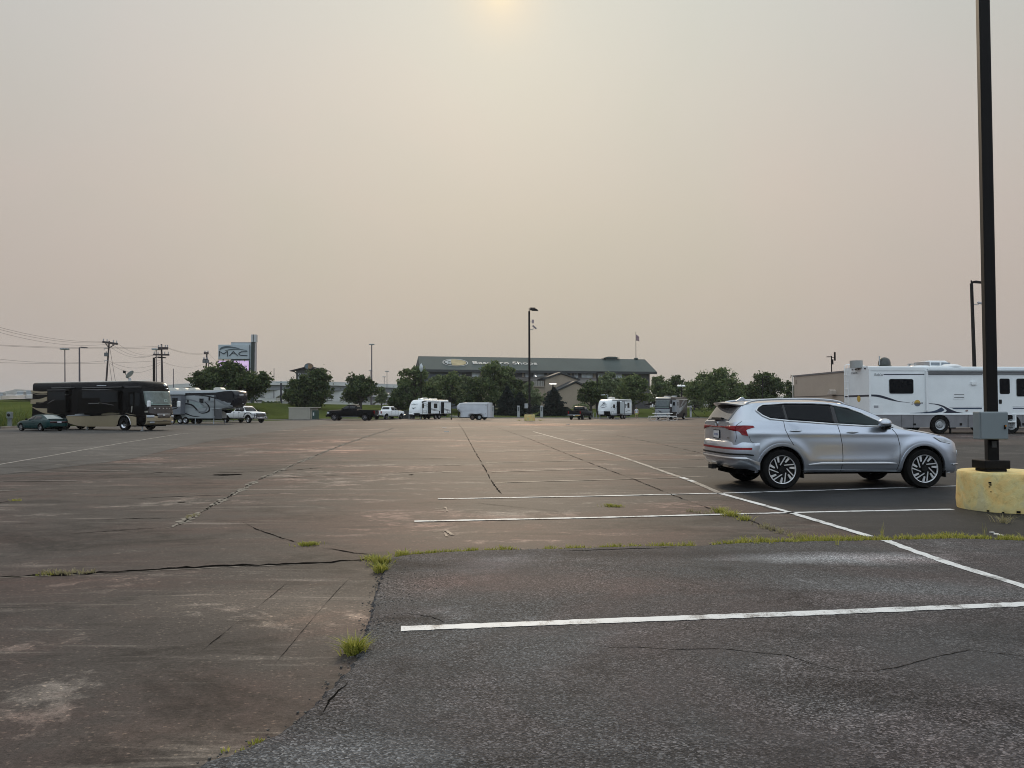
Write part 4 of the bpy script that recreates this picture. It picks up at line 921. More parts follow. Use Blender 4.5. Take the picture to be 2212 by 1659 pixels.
# ---------------------------------------------------------------- grey class A facing the camera
def make_classa():
    root = thing('motorhome', 'grey and black motorhome facing the camera behind the white picnic table', 'motorhome', (24.64, 113.0, 0), R(240.7), .881)
    GY = mat('classa_grey', (.22, .245, .26), .3, .2, .08, 1, coat=.3); DK = mat('classa_dark', (.012, .012, .014), .3, .0, .2, 1, coat=.2, spec=.4)
    rv = RV(root, [(.42, 9.4, 1.2), (.7, 9.5, 1.25), (1.5, 9.45, 1.25), (2.2, 9.38, 1.25), (3.1, 9.2, 1.25), (3.4, 9.1, 1.24), (3.52, 8.9, 1.2), (3.56, 8.4, 1.0)], 0, .22, .14)
    rv.body(DK); under(root, .4, 8.8, 1.05)
    rv.front('front_lower', -1.22, 1.22, (.55, 1.62), GY, .02)
    rv.front('windshield', -1.17, 1.17, (1.86, 3.05), mat('classa_windshield', (.035, .055, .055), .06, 0, .3, 2, spec=.7), .02, 18, 6)
    rv.front('front_mask', -1.18, 1.18, (1.62, 1.84), mat('classa_navy', (.012, .015, .03), .3), .02, 16, 2)
    rv.front('dashboard_line', -1.1, 1.1, (1.88, 1.96), mat('dash_pale', (.18, .25, .23), .4), .026, 16, 1)
    rv.front('brow', -1.22, 1.22, (3.26, 3.46), CREAM, .02, 16, 2)
    for p in (swoosh([(-.6, 1.45), (-.2, 1.35), (.2, 1.1), (.5, .8)], [(-.6, 1.40), (-.3, 1.2), (.1, .95), (.5, .78)]), swoosh([(.7, .85), (1.0, 1.1), (1.2, 1.35)], [(.7, .75), (1.05, .95), (1.2, 1.15)]), swoosh([(-1.2, 1.5), (-1.1, 1.2), (-.9, .9)], [(-1.2, 1.3), (-1.15, 1.0), (-1., .8)])): rv.fpoly('graphic_stripe', p, DK, .034)
    for s_ in (-1, 1): rv.front('headlight', s_ * .95, s_ * 1.2, (.85, 1.1), LENS, .035, 5, 2)
    rv.front('bumper', -1.24, 1.24, (.5, .72), mat('classa_bumper', (.42, .45, .46), .35), .06, 16, 2)
    so = MB().b2(6.6, 8.2, 1.2, 1.95, 1.2, 3.1).build('slide_out', mat('classa_slide', (.27, .29, .31), .35), root, bevel=.02)
    MB().b2(7.15, 7.65, 1.94, 1.97, 2.2, 2.75).build('window', GLASSB, so); MB().b2(8.2, 8.23, 1.2, 1.95, 1.2, 3.1).build('slide_side', mat('classa_slide_face', (.30, .32, .34), .35), so)
    MB().b2(8.22, 8.24, 1.4, 1.75, 2.2, 2.75).build('window', GLASSB, so)
    for a, z in ((0.4, 1.9), (1.4, 1.5), (2.5, 1.25), (3.7, 1.0), (1.2, 2.4)):
        rv.panel('graphic_stripe', swoosh([(a, z + 1.0), (a + 1.3, z + .5), (a + 2.5, z - .25)], [(a, z + .72), (a + 1.2, z + .15), (a + 2.4, z - .42)]), 1, GY if z > 1.3 else mat('classa_silver', (.34, .36, .38), .3), .014)
    rv.panel('awning', [(.2, 3.18), (6.2, 3.18), (6.2, 3.28), (.2, 3.28)], 1, CREAM, .14)
    rv.wheels((1.8, 7.9), 1.05, .46, .27, 'disc', CHROME, .28); rv.well(1.8, .6, zc=.45); rv.well(7.9, .6, zc=.45)
    for s_ in (-1, 1):
        a = MB().tube([(9.2, s_ * 1.2, 1.9), (9.45, s_ * 1.45, 2.1)], .03).build('mirror_arm', BLACKP, root)
        MB().b2(9.38, 9.52, s_ * 1.38, s_ * 1.58, 1.98, 2.46).build('wing_mirror', WHITEP, a, bevel=.04)
    rv.ac(6.5, -.1, 3.54, 1.1, .8, .22, mat('ac_grey', (.25, .26, .26), .5)); rv.ac(3.0, 0, 3.54, 1.0, .7, .3, mat('ac_grey', (.25, .26, .26), .5))
    MB().b2(3.9, 4.5, -.3, .3, 3.52, 3.66).build('roof_vent', CREAM, root, bevel=.05)
    aw = MB(); aw.add([(6.5, -1.25, 3.0), (2.5, -1.25, 3.0), (2.5, -4.0, 2.3), (6.5, -4.0, 2.3)], [(0, 1, 2, 3)])
    o = aw.build('awning', BLACKP, root); md = o.modifiers.new('d', 'SOLIDIFY'); md.thickness = .04
    ap = MB(); ap.tube([(6.45, -1.26, 1.0), (6.45, -3.95, 2.3)], .03); ap.tube([(2.55, -1.26, 1.0), (2.55, -3.95, 2.3)], .03); ap.build('awning_arm', BLACKP, root)
make_classa()

# ---------------------------------------------------------------- white motorhome on the right
def make_itasca():
    loc, rz, sc = (21.21, 47.4), R(3.9), 1.227
    root = thing('motorhome', 'long white motorhome with navy swoosh stripes behind the silver car', 'motorhome', (*loc, 0), rz, sc)
    GYS = mat('skirt_grey', (.19, .19, .20), .5, .1, .15, 2); NAVY = mat('stripe_navy', (.012, .016, .035), .35); BLU = mat('stripe_blue', (.03, .05, .09), .35)
    rv = RV(root, [(.92, 10.3, 1.25), (1.5, 10.35, 1.25), (2.2, 10.25, 1.25), (3.05, 10.0, 1.25), (3.2, 9.9, 1.24), (3.28, 9.7, 1.2), (3.30, 9.3, 1.1)], 0, .2, .12)
    rv.body(RVWHITE)
    f = sidemap(loc, rz, sc, -1.25); E_ = crop(3300, 1400, 3900, 1760, 2212); F_ = crop(3780, 1380, 4032, 1740, 1161)
    e = lambda *p: [f(*E_(q)) for q in p]; g = lambda *p: [f(*F_(q)) for q in p]
    bx = lambda h, x0, y0, x1, y1, r=.05: rr(h((x0, y1))[0][0], h((x0, y1))[0][1], h((x1, y0))[0][0], h((x1, y0))[0][1], r)
    zs = f(*E_((1200, 855)))[1]; zb_ = f(*E_((1200, 1045)))[1]
    # skirt with wheel openings
    xw1, xw2 = f(*E_((1480, 1050)))[0], f(*F_((930, 1400)))[0]
    def arch_poly(x0, x1, wx, r):
        out = [(x0, zb_), (wx - r, zb_)] + [(wx + r * cos(pi - pi * k / 12), max(zb_, .42 + r * sin(pi - pi * k / 12))) for k in range(13)] + [(wx + r, zb_), (x1, zb_), (x1, .93), (x0, .93)]
        return out
    for sg in (-1, 1):
        MB().xz(arch_poly(.02, xw1 + 1.4, xw1, .52), sg * 1.17, sg * 1.248).build('skirt', GYS, root); MB().xz(arch_poly(xw1 + 1.41, 10.0, xw2, .52), sg * 1.17, sg * 1.248).build('skirt', GYS, root)
    under(root, .3, 9.8, .95, .42, .95)
    for x in (1.6, 2.2, 5.0, 6.2, 7.8, 8.9):
        for sg in (-1, 1): MB().b2(x - .006, x + .006, sg * 1.249, sg * 1.252, zb_, .92).build('skirt_seam', BLACKP, root)
    for h, q in ((e, (1090, 985, 1128, 1012)), (e, (1765, 980, 1798, 1015)), (g, (1130, 1315, 1161, 1360))): rv.panel('latch', bx(h, *q, .01), -1, BLACKP, .015)
    rv.panel('body_trim', [(.0, zs - .02), (9.9, zs - .02), (9.9, zs + .03), (.0, zs + .03)], -1, WHITEP, .02)
    rv.panel('roof_edge_trim', [(.0, 3.08), (9.8, 3.08), (9.8, 3.24), (.0, 3.24)], -1, RVWHITE, .03)
    rv.panel('corner_trim', [(-.02, .95), (.07, .95), (.07, 3.2), (-.02, 3.2)], -1, WHITEP, .018)
    # awning tube and arms
    xa = f(*E_((1275, 200)))[0]; za = f(*E_((1400, 215)))[1]
    MB().cyl((xa, -1.36, za), (9.2, -1.36, za), .075, n=12).build('awning', mat('awning_pale', (.48, .52, .54), .4, 0, .05), root, smooth=40)
    MB().b2(xa, 9.2, -1.34, -1.25, za - .16, za - .07).build('awning_shadow_rail', mat('awning_rail', (.22, .23, .24), .4), root)
    aa = MB(); aa.b2(xa - .05, xa + .05, -1.36, -1.25, f(*E_((1275, 805)))[1], za); aa.b2(9.1, 9.2, -1.36, -1.25, 1.1, za); aa.build('awning_arm', WHITEP, root, bevel=.015)
    # graphics
    s_ = 'graphic_stripe'
    for q in (e((660, 268), (1250, 266), (1250, 278), (660, 281)), e((1290, 266), (2085, 266), (2085, 276), (1290, 278)), g((640, 425), (1161, 425), (1161, 436), (640, 436))): rv.panel(s_, q, -1, NAVY, .008)
    rv.panel(s_, swoosh(e((480, 565), (560, 567), (640, 582), (760, 620), (880, 660), (1040, 682)), e((480, 592), (560, 598), (640, 616), (760, 648), (880, 670), (1040, 684))), -1, NAVY, .008)
    rv.panel(s_, swoosh(e((1300, 692), (1420, 700), (1520, 725), (1620, 775), (1720, 815), (1820, 832)), e((1300, 698), (1420, 712), (1520, 748), (1572, 790), (1565, 812), (1520, 834))) , -1, NAVY, .008)
    rv.panel(s_, swoosh(e((1040, 834), (1250, 822), (1400, 800), (1500, 752)), e((1040, 836), (1300, 836), (1480, 822), (1545, 790))), -1, BLU, .010)
    for q in (e((1650, 760), (2085, 758), (2085, 776), (1680, 778)), g((640, 1040), (655, 1040), (655, 1058), (640, 1058)), g((685, 1040), (935, 1040), (935, 1058), (685, 1058)), g((962, 1040), (1161, 1040), (1161, 1058), (962, 1058))): rv.panel(s_, q, -1, BLU, .008)
    for q in (e((1610, 746), (2085, 744), (2085, 750), (1620, 752)), g((640, 1018), (1161, 1018), (1161, 1024), (640, 1024))): rv.panel(s_, q, -1, mat('stripe_grey', (.3, .32, .35), .4), .008)
    xl, zl = f(*E_((585, 279))); text('lettering', 'ITASCA', mat('letter_dk', (.10, .11, .12), .4), root, frame((xl, -1.262, zl), (1, 0, 0), (0, 0, 1)), abs(e((648, 279))[0][0] - e((522, 279))[0][0]), .12, .004)
    xs, zs2 = f(*E_((1150, 690))); r_ = abs(e((1195, 690))[0][0] - e((1105, 690))[0][0]) / 2
    rv.panel('emblem', ellipse(xs, zs2, r_, r_), -1, mat('sun_yellow', (.50, .33, .06), .45), .006)
    rv.panel('emblem', [(xs + r_ * cos(pi + pi * k / 14), zs2 - .02 + (r_ - .02) * sin(pi + pi * k / 14)) for k in range(15)], -1, mat('sun_blue', (.10, .12, .16), .45), .009)
    text('lettering', 'unova', mat('letter_sun', (.05, .05, .06), .4), root, frame((xs + .06, -1.264, zs2), (1, 0, 0), (0, 0, 1)), r_ * 2.6, .07, .004, .0, .2)
    text('lettering', 'S', mat('letter_pink', (.40, .36, .38), .4), root, frame((xs - r_ * 1.55, -1.262, zs2 + .0), (1, 0, 0), (0, 0, 1)), r_ * .8, r_ * .95, .004, .0, .3)
    # windows, door, hatches
    fr = mat('window_frame', (.50, .54, .55), .4)
    for h, q in ((e, (742, 342, 1088, 552)), (g, (1025, 512, 1290, 832))):
        wf = rv.panel('window', bx(h, q[0] - 6, q[1] - 6, q[2] + 6, q[3] + 6, .10), -1, fr, .012); rv.panel('pane', bx(h, *q, .09), -1, GLASS, .018, parent=wf)
    dr = rv.panel('door', bx(g, 662, 468, 935, 1150, .10), -1, RVWHITE, .022)
    rv.panel('door_window', bx(g, 714, 510, 893, 790, .08), -1, GLASS, .03, parent=dr); rv.panel('lock', bx(g, 698, 890, 750, 966, .02), -1, BLACKP, .035, parent=dr)
    hx, hz = f(*F_((650, 890))); MB().tube([(hx, -1.26, hz + .2), (hx, -1.33, hz + .15), (hx, -1.33, hz - .15), (hx, -1.26, hz - .2)], .014).build('grab_handle', STEELG, dr)
    st = MB(); a, b_ = g((790, 1290))[0], g((950, 1290))[0]; st.b2(a[0], b_[0], -1.5, -1.2, a[1] - .03, a[1] + .02); st.b2(b_[0], b_[0] + .06, -1.45, -1.2, zb_, .95); st.build('entry_step', RVWHITE, root)
    rv.panel('vent', bx(e, 1670, 545, 1835, 632, .02), -1, WHITEP, .012)
    for y in (568, 607): rv.panel('vent_slot', bx(e, 1682, y - 5, 1825, y + 4, .005), -1, mat('slot_grey', (.12, .13, .14), .6), .018)
    rv.panel('outside_light', bx(e, 1928, 378, 2004, 424, .02), -1, WHITEP, .08)
    hp = rv.panel('hatch', bx(e, 508, 710, 650, 832, .02), -1, WHITEP, .014); rv.panel('hatch_vent', bx(e, 518, 725, 582, 760, .01), -1, mat('slot_grey2', (.3, .31, .33), .6), .02, parent=hp)
    rv.panel('marker_light', bx(e, 1848, 795, 1880, 808, .01), -1, mat('brown_lens', (.15, .05, .03), .3), .03)
    # rear: stripe, ladder, emblem, lights
    rb = MB(); rb.b2(-.008, .002, -1.24, 1.24, f(*E_((460, 595)))[1], f(*E_((460, 568)))[1]); rb.build(s_, NAVY, root)
    rl = MB()
    for y in (.62, .98):
        rl.tube([(-.10, y, 1.1), (-.10, y, 3.2), (-.06, y, 3.46), (.12, y, 3.52), (.9, y, 3.38)], .02)
    for z in (1.2, 1.55, 1.9, 2.25, 2.6, 2.95): rl.tube([(-.10, .62, z), (-.10, .98, z)], .016)
    rl.build('ladder', WHITEP, root)
    MB().yz(ellipse(-.25, 1.72, .16, .16), -.012, .002).build('emblem', mat('sun_yellow', (.50, .33, .06), .45), root)
    text('lettering', 'ITASCA', mat('letter_dk', (.10, .11, .12), .4), root, frame((-.01, .15, 3.02), (0, -1, 0), (0, 0, 1)), .6, .09, .004)
    for y in (-.9, -.3, 0, .3): MB().box((-.02, y, 3.20), (.04, .1, .05)).build('marker_light', DARKM, root)
    # roof gear
    x, z = f(*E_((352, 155))); MB().cyl((x + .2, -.3, 3.25), (x + .2, -.3, 3.62), .30, n=24).build('satellite_drum', mat('drum_grey', (.30, .31, .30), .6), root, smooth=40)
    x, z = f(*E_((800, 150))); o = MB().lathe([(.36, 0), (.36, .08), (.30, .12), (.29, .28), (.24, .42), (.14, .5), (.001, .53)], (x + .15, -.2, 3.28), 'z', 20).build('satellite_dome', mat('dome_green', (.02, .026, .022), .3, 0, .2, 4, coat=.3), root, smooth=50)
    MB().tube([(x - .15, -.3, 3.4), (x - .15, -.3, 3.86)], .035).build('antenna', STEELG, root)
    x, _ = f(*E_((1600, 130))); rv.ac(x + .05, 0, 3.30, 1.5, .8, .34, WHITEP)
    for k in range(2): MB().b2(x - .35 + k * .55, x + .1 + k * .55, -.415, -.395, 3.40, 3.54).build('air_conditioner_grille', mat('ac_grille', (.22, .25, .28), .5), root)
    MB().b2(x - .73, x - .42, -.41, .41, 3.36, 3.58).build('air_conditioner_end', mat('ac_end', (.28, .26, .25), .6), root)
    x, _ = f(*E_((1720, 140))); MB().lathe([(.5, 0), (.5, .06), (.3, .15), (.001, .17)], (x, -.75, 3.28), 'z', 18).build('roof_vent', WHITEP, root, smooth=40)
    x, _ = f(*E_((1280, 140))); MB().lathe([(.45, 0), (.4, .06), (.001, .09)], (x, -.7, 3.29), 'z', 18).build('roof_vent', WHITEP, root, smooth=40)
    x, _ = f(*E_((1150, 130))); an = MB(); an.tube([(x, -.3, 3.3), (x + .25, -.3, 3.45)], .03); an.box((x + .3, -.3, 3.46), (.35, .2, .04)); an.build('antenna', STEELG, root)
    rv.wheels((xw1, xw2), 1.07, .45, .26, 'disc', STEELG, .28)
    js = MB(); js.cyl((xw1 + .75, -.9, .0), (xw1 + .75, -.9, .5), .05); js.box((xw1 + .72, -.9, .28), (.5, .2, .07)); js.build('levelling_jack', BLACKP, root)
make_itasca()
# ================================================================ ground
def gz(x, y):
    """grass behind the kerb rises gently"""
    e = np.interp(x, EX, EY); d = y - e
    left = np.interp(x, [-60, -38, -30], [1., 1., 0.])
    k = float(np.clip(d / 38., 0, 1)); k = k * k * (3 - 2 * k)
    return (.10 + (1.35 + .9 * left) * k + max(0, d - 38) * .0022) if d > 0 else -.02
EDGE = [(-70, 50), (-46, 55.5), (-38.6, 58.2), (-41.5, 69), (-36.5, 88), (-30.2, 98.5), (-27.5, 104.5), (-17, 110.5), (-15, 121), (28, 121.5), (36, 131), (60, 134), (130, 136)]
EX = [-140, -46, -40, -36.5, -30.2, -27.5, -17, -15, 28, 36, 60, 130]; EY = [54, 55.5, 66, 88, 98.5, 104.5, 110.5, 121, 121.5, 131, 134, 136]

def pavement_mat(name, dark, midc, light, gloss=.66, red=None, fine=1., scuff=.6, specks=False, spots=()):
    """weathered paving: broad stains, ragged mottling, dragged scuffs, aggregate"""
    m, nt, b = nodes(name); tc = N(nt, 'ShaderNodeTexCoord'); v = tc.outputs['Object']; ln = nt.links.new
    def mp(sx, sy, rot):
        q = N(nt, 'ShaderNodeMapping'); q.inputs['Scale'].default_value = (sx, sy, 1.); q.inputs['Rotation'].default_value = (0, 0, R(rot)); ln(v, q.inputs[0]); return q.outputs[0]
    def mr(src, a, c, lo=0., hi=1.):
        q = N(nt, 'ShaderNodeMapRange'); q.inputs[1].default_value = a; q.inputs[2].default_value = c; q.inputs[3].default_value = lo; q.inputs[4].default_value = hi; ln(src, q.inputs[0]); return q.outputs[0]
    n1 = mr(noise(nt, .11, 6, .6, v, .8).outputs[0], .36, .64); n2 = mr(noise(nt, .75, 10, .72, mp(.55, 1, -6), 1.2).outputs[0], .34, .66); n3 = mr(noise(nt, 5.5, 8, .75, v, .5).outputs[0], .3, .7)
    def ma(a, k, c): 
        q = N(nt, 'ShaderNodeMath', operation='MULTIPLY_ADD'); q.inputs[1].default_value = k; ln(a, q.inputs[0])
        if isinstance(c, float): q.inputs[2].default_value = c
        else: ln(c, q.inputs[2])
        return q.outputs[0]
    e = ma(n3, .26, ma(n2, .44, ma(n1, .30, 0.)))
    col = ramp(nt, e, [(.22, dark), (.46, midc), (.60, midc), (.82, light)]).outputs[0]
    if red:
        f = mr(noise(nt, .35, 7, .65, mp(.7, 1, 20), .7).outputs[0], .44, .60); col = mixc(nt, f, col, mixc(nt, 1., col, red, 'MULTIPLY'))
    for rot, sx, sy, th in ((-14, .16, 1.5, .57), (8, .10, 2.2, .58), (28, .14, 3.2, .63), (84, .16, 4., .66), (-42, .2, 5.0, .66)):
        s_ = mr(noise(nt, 1.3, 6, .7, mp(sx, sy, rot), .9).outputs[0], th, th + .10, 0., scuff); mk = mr(noise(nt, .55, 6, .65, mp(1, 1, rot * 3 + 40), .6).outputs[0], .42, .62); sm = N(nt, 'ShaderNodeMath', operation='MULTIPLY'); ln(s_, sm.inputs[0]); ln(mk, sm.inputs[1]); col = mixc(nt, sm.outputs[0], col, light)
    d_ = mr(noise(nt, 1.9, 4, .55, mp(.3, 1.5, -5), .6).outputs[0], .63, .74, 0., .7); col = mixc(nt, d_, col, dark)
    g1 = ramp(nt, noise(nt, 38, 4, .75, v).outputs[0], [(.28, (1 - .42 * fine,) * 3), (.72, (1 + .45 * fine,) * 3)]); col = mixc(nt, 1., col, g1.outputs[0], 'MULTIPLY')
    g2 = ramp(nt, noise(nt, 130, 2, .7, v).outputs[0], [(.30, (1 - .30 * fine,) * 3), (.70, (1 + .35 * fine,) * 3)]); col = mixc(nt, 1., col, g2.outputs[0], 'MULTIPLY')
    vo = N(nt, 'ShaderNodeTexVoronoi'); vo.inputs['Scale'].default_value = 98 if specks else 70; ln(mp(1, 1.25, 10), vo.inputs['Vector']); sp = N(nt, 'ShaderNodeSeparateColor'); ln(vo.outputs['Color'], sp.inputs[0])
    bp = N(nt, 'ShaderNodeBump'); bp.inputs['Distance'].default_value = .006
    if specks:
        rs = ramp(nt, sp.outputs[0], [(.0, (.24, .24, .25)), (.40, (.60, .60, .61)), (.70, (1.2, 1.2, 1.2)), (.90, (2.4, 2.38, 2.35)), (1., (3.4, 3.35, 3.3))])
        dens = mr(noise(nt, .8, 6, .65, v, .6).outputs[0], .35, .65, .35, 1.0); col = mixc(nt, dens, col, mixc(nt, 1., col, rs.outputs[0], 'MULTIPLY')); ln(vo.outputs['Distance'], bp.inputs['Height']); bp.inputs['Strength'].default_value = .8
        pl = mr(noise(nt, .42, 5, .6, mp(.6, 1., 12), .8).outputs[0], .56, .74, 0., .75); col = mixc(nt, pl, col, mixc(nt, 1., col, (2.3, 2.32, 2.36), 'MULTIPLY'))
    else:
        rs = ramp(nt, sp.outputs[0], [(.0, (.55, .55, .55)), (.06, (1, 1, 1)), (.955, (1, 1, 1)), (.97, (2.1, 2.0, 1.85))]); col = mixc(nt, 1., col, rs.outputs[0], 'MULTIPLY'); ln(noise(nt, 45, 5, .7, v).outputs[0], bp.inputs['Height']); bp.inputs['Strength'].default_value = .5
    for (su, sv, rx, ry, c_, k_) in spots:                   # dusty, worn or rust-stained places, and far sunlit paving painted in
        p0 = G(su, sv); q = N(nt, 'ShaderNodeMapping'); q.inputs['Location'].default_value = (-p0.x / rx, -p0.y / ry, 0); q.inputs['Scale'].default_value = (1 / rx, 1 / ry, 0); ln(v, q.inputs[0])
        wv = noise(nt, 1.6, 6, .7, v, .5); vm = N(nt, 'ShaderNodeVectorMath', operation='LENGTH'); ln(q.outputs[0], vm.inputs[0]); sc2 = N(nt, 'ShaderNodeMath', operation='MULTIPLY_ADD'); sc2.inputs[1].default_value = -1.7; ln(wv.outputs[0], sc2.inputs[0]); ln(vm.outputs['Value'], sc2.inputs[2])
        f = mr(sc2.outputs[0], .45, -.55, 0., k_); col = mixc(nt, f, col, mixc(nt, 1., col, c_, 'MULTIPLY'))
    ln(bp.outputs[0], b.inputs['Normal']); ln(col, b.inputs['Base Color']); b.inputs['Roughness'].default_value = gloss; b.inputs['Specular IOR Level'].default_value = .10 if specks else .14
    MATS[name] = m; return m
OLD = pavement_mat('old_pavement', (.0145, .0130, .0122), (.048, .0415, .0378), (.210, .182, .157), .65, (1.28, .97, .93), 1., .72, spots=((560, 1300, 1.1, .55, (1.9, 1.82, 1.7), .9), (720, 1340, .6, .45, (1.8, 1.65, 1.5), .8), (480, 1600, .7, .25, (1.7, 1.62, 1.5), .8), (1000, 1150, 1.3, .8, (1.5, 1.25, 1.15), .8), (1150, 915, 14, 9, (2.0, 1.55, 1.3), .9), (1300, 918, 10, 5, (1.9, 1.5, 1.25), .9), (900, 960, 9, 9, (1.5, 1.22, 1.12), .8), (300, 1060, 4, 2., (1.25, 1.2, 1.15), .8), (1250, 985, 4, 3, (1.35, 1.2, 1.1), .8)))  # two large far spots: tan slab area with orange sunlight painted in
LANE = pavement_mat('grey_lane', (.030, .029, .028), (.062, .060, .057), (.125, .118, .108), .66, None, .8, .4)
DARKP = pavement_mat('dark_paving', (.009, .0095, .010), (.020, .020, .0205), (.062, .059, .055), .60, None, 1., .35)  # darker paving tone for the area beside the silver car
ASPH = pavement_mat('coarse_asphalt', (.031, .032, .0335), (.058, .0595, .0615), (.115, .117, .120), .7, (1.16, .97, .94), .6, .12, True, ((1815, 1211, 1.0, .30, (4., 4., 4.), .95), (2160, 1600, .9, .35, (1.7, 1.7, 1.7), .8), (700, 1660, .55, .25, (1.9, 1.9, 1.9), .9), (2000, 1280, 1.2, .4, (1.8, 1.8, 1.8), .8), (1150, 1265, 1.5, .5, (1.55, 1.18, 1.08), .9), (900, 1225, .8, .25, (.45, .46, .5), .9), (1350, 1200, 2.2, .25, (.5, .5, .53), .9), (880, 1340, .35, .14, (.35, .35, .36), .9), (1840, 1490, .5, .12, (.5, .5, .5), .8)))

def rough_edge(pts, amp, step, closed=False, seed=3):
    r_ = random.Random(seed); out = []
    for i in range(len(pts) - (0 if closed else 1)):
        a = Vector(pts[i][:2]); b = Vector(pts[(i + 1) % len(pts)][:2]); n = max(1, int((b - a).length / step)); t = (b - a).normalized() if (b - a).length else Vector((1, 0)); p = Vector((-t.y, t.x))
        for k in range(n):
            q = a + (b - a) * (k / n) + p * r_.uniform(-amp, amp); out.append((q.x, q.y))
    if not closed: out.append(tuple(pts[-1][:2]))
    return out
def sheet(name, poly, z, m, kind='structure', th=None):
    b = MB()
    if th: b.xy(poly, z - th, z)
    else: b.add([(p[0], p[1], z) for p in poly], [tuple(range(len(poly)))])
    o = b.build(name, m); o['kind'] = kind
    if o.data.polygons[0].normal.z < 0 and not th: o.data.flip_normals()
    return o
# terrain: one sheet to the horizon
b = MB(); xs = np.concatenate([np.linspace(-3000, -160, 8), np.linspace(-140, 140, 71), np.linspace(160, 3000, 8)]); ys = np.concatenate([[-400, -60], np.linspace(-20, 220, 81), [260, 320, 420, 600, 1000, 1800, 3200]])
rows = [[(float(x), float(y), gz(x, y) - (0.03 if gz(x, y) < 0 else 0)) for x in xs] for y in ys]
b.grid(rows)
m, nt, bs_ = nodes('meadow_grass'); tc = N(nt, 'ShaderNodeTexCoord'); n1 = noise(nt, .12, 7, .6, tc.outputs['Object']); n2 = noise(nt, 3., 6, .7, tc.outputs['Object'])
r1 = ramp(nt, n1.outputs[0], [(.3, (.044, .058, .017)), (.55, (.066, .082, .024)), (.75, (.098, .108, .036))]); r2 = ramp(nt, n2.outputs[0], [(.25, (.65, .65, .65)), (.75, (1.35, 1.35, 1.3))])
nt.links.new(mixc(nt, 1., r1.outputs[0], r2.outputs[0], 'MULTIPLY'), bs_.inputs['Base Color']); bs_.inputs['Roughness'].default_value = .9; bs_.inputs['Specular IOR Level'].default_value = .0
GRASSM = m
o = b.build('ground', m, smooth=60); o['kind'] = 'structure'
lot = EDGE + [(130, -40), (-70, -40)]
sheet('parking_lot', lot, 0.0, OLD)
def gp(*p): return [tuple(G(u, v)[:2]) for u, v in p]
sheet('lane', rough_edge(gp((-420, 1075), (0, 1026), (130, 1011), (230, 999), (300, 988), (380, 968), (500, 945), (700, 917), (760, 911), (690, 907.8)) + [(-27.2, 104.1), (-29.8, 98.3), (-36.1, 88), (-41.1, 69), (-38.2, 57.7), (-46, 55), (-66, 50)], .03, .6, True), .004, LANE)
sheet('dark_pavement', rough_edge(gp((1455, 1022), (1520, 1050), (1562, 1069), (1700, 1109), (1880, 1164), (2600, 1180), (2600, 965), (2080, 962), (1700, 1000), (1500, 1010)), .05, .25, True), .004, DARKP)
# coarse asphalt patch in front, a raised lift with a broken edge
pe = [(2600, 1176), (2300, 1173), (2212, 1171), (2060, 1166), (1900, 1170), (1760, 1172), (1600, 1176), (1500, 1183), (1380, 1183), (1200, 1189), (1050, 1192), (960, 1196), (880, 1202), (842, 1208), (832, 1228), (818, 1262), (806, 1300), (797, 1340), (788, 1368), (778, 1400), (768, 1428), (744, 1458), (716, 1486), (692, 1512), (664, 1540), (632, 1572), (592, 1592), (555, 1612), (500, 1634), (440, 1656), (380, 1690)]
pg = rough_edge(gp(*pe), .014, .035, seed=5) + [(-1.8, -3), (14, -3)]
z1 = .022; nE = len(pg); cx, cy = 4., 2.
sk = MB(); out = [(p[0], p[1], 0.001) for p in pg]; inn = []
for p in pg:
    dx, dy = cx - p[0], cy - p[1]; L = math.hypot(dx, dy); inn.append((p[0] + dx / L * .030, p[1] + dy / L * .030, z1))
sk.add(out + inn, [(i, (i + 1) % nE, nE + (i + 1) % nE, nE + i) for i in range(nE)] + [tuple(nE + i for i in range(nE))])
o = sk.build('asphalt', ASPH); o['kind'] = 'structure'
rub = MB(); rr_ = random.Random(4)
for p in rough_edge(gp(*pe[3:]), .03, .012, seed=9):
    if rr_.random() < .42:
        s_ = rr_.uniform(.003, .009); rub.box((p[0] + rr_.gauss(0, .03), p[1] + rr_.gauss(0, .03), .006 + rr_.random() * .012), (s_ * 1.6, s_ * 1.2, s_), rr_.random() * 3)
for k in range(260):
    t = rr_.random(); q = G(820 + abs(rr_.gauss(0, 60)) - 18 * t, 1205 + 170 * t); s_ = rr_.uniform(.002, .006); rub.box((q.x, q.y, z1 + .002), (s_ * 1.5, s_, s_), rr_.random() * 3)
o = rub.build('gravel', mat('loose_aggregate', (.07, .066, .06), .8, 0, .7, 90)); o['kind'] = 'stuff'
# kerb
kb = MB()
for i in range(len(EDGE) - 1):
    a, c = Vector((*EDGE[i], 0)), Vector((*EDGE[i + 1], 0)); t = (c - a); n = Vector((-t.y, t.x, 0)).normalized() * .16
    kb.add([a, c, c + n, a + n, a + Vector((0, 0, .13)), c + Vector((0, 0, .13)), c + n + Vector((0, 0, .14)), a + n + Vector((0, 0, .14))], [(0, 1, 5, 4), (4, 5, 6, 7), (1, 2, 6, 5), (0, 4, 7, 3), (2, 3, 7, 6)])
o = kb.build('kerb', mat('kerb_concrete', (.17, .16, .145), .8, 0, .25, 1.5)); o['kind'] = 'structure'

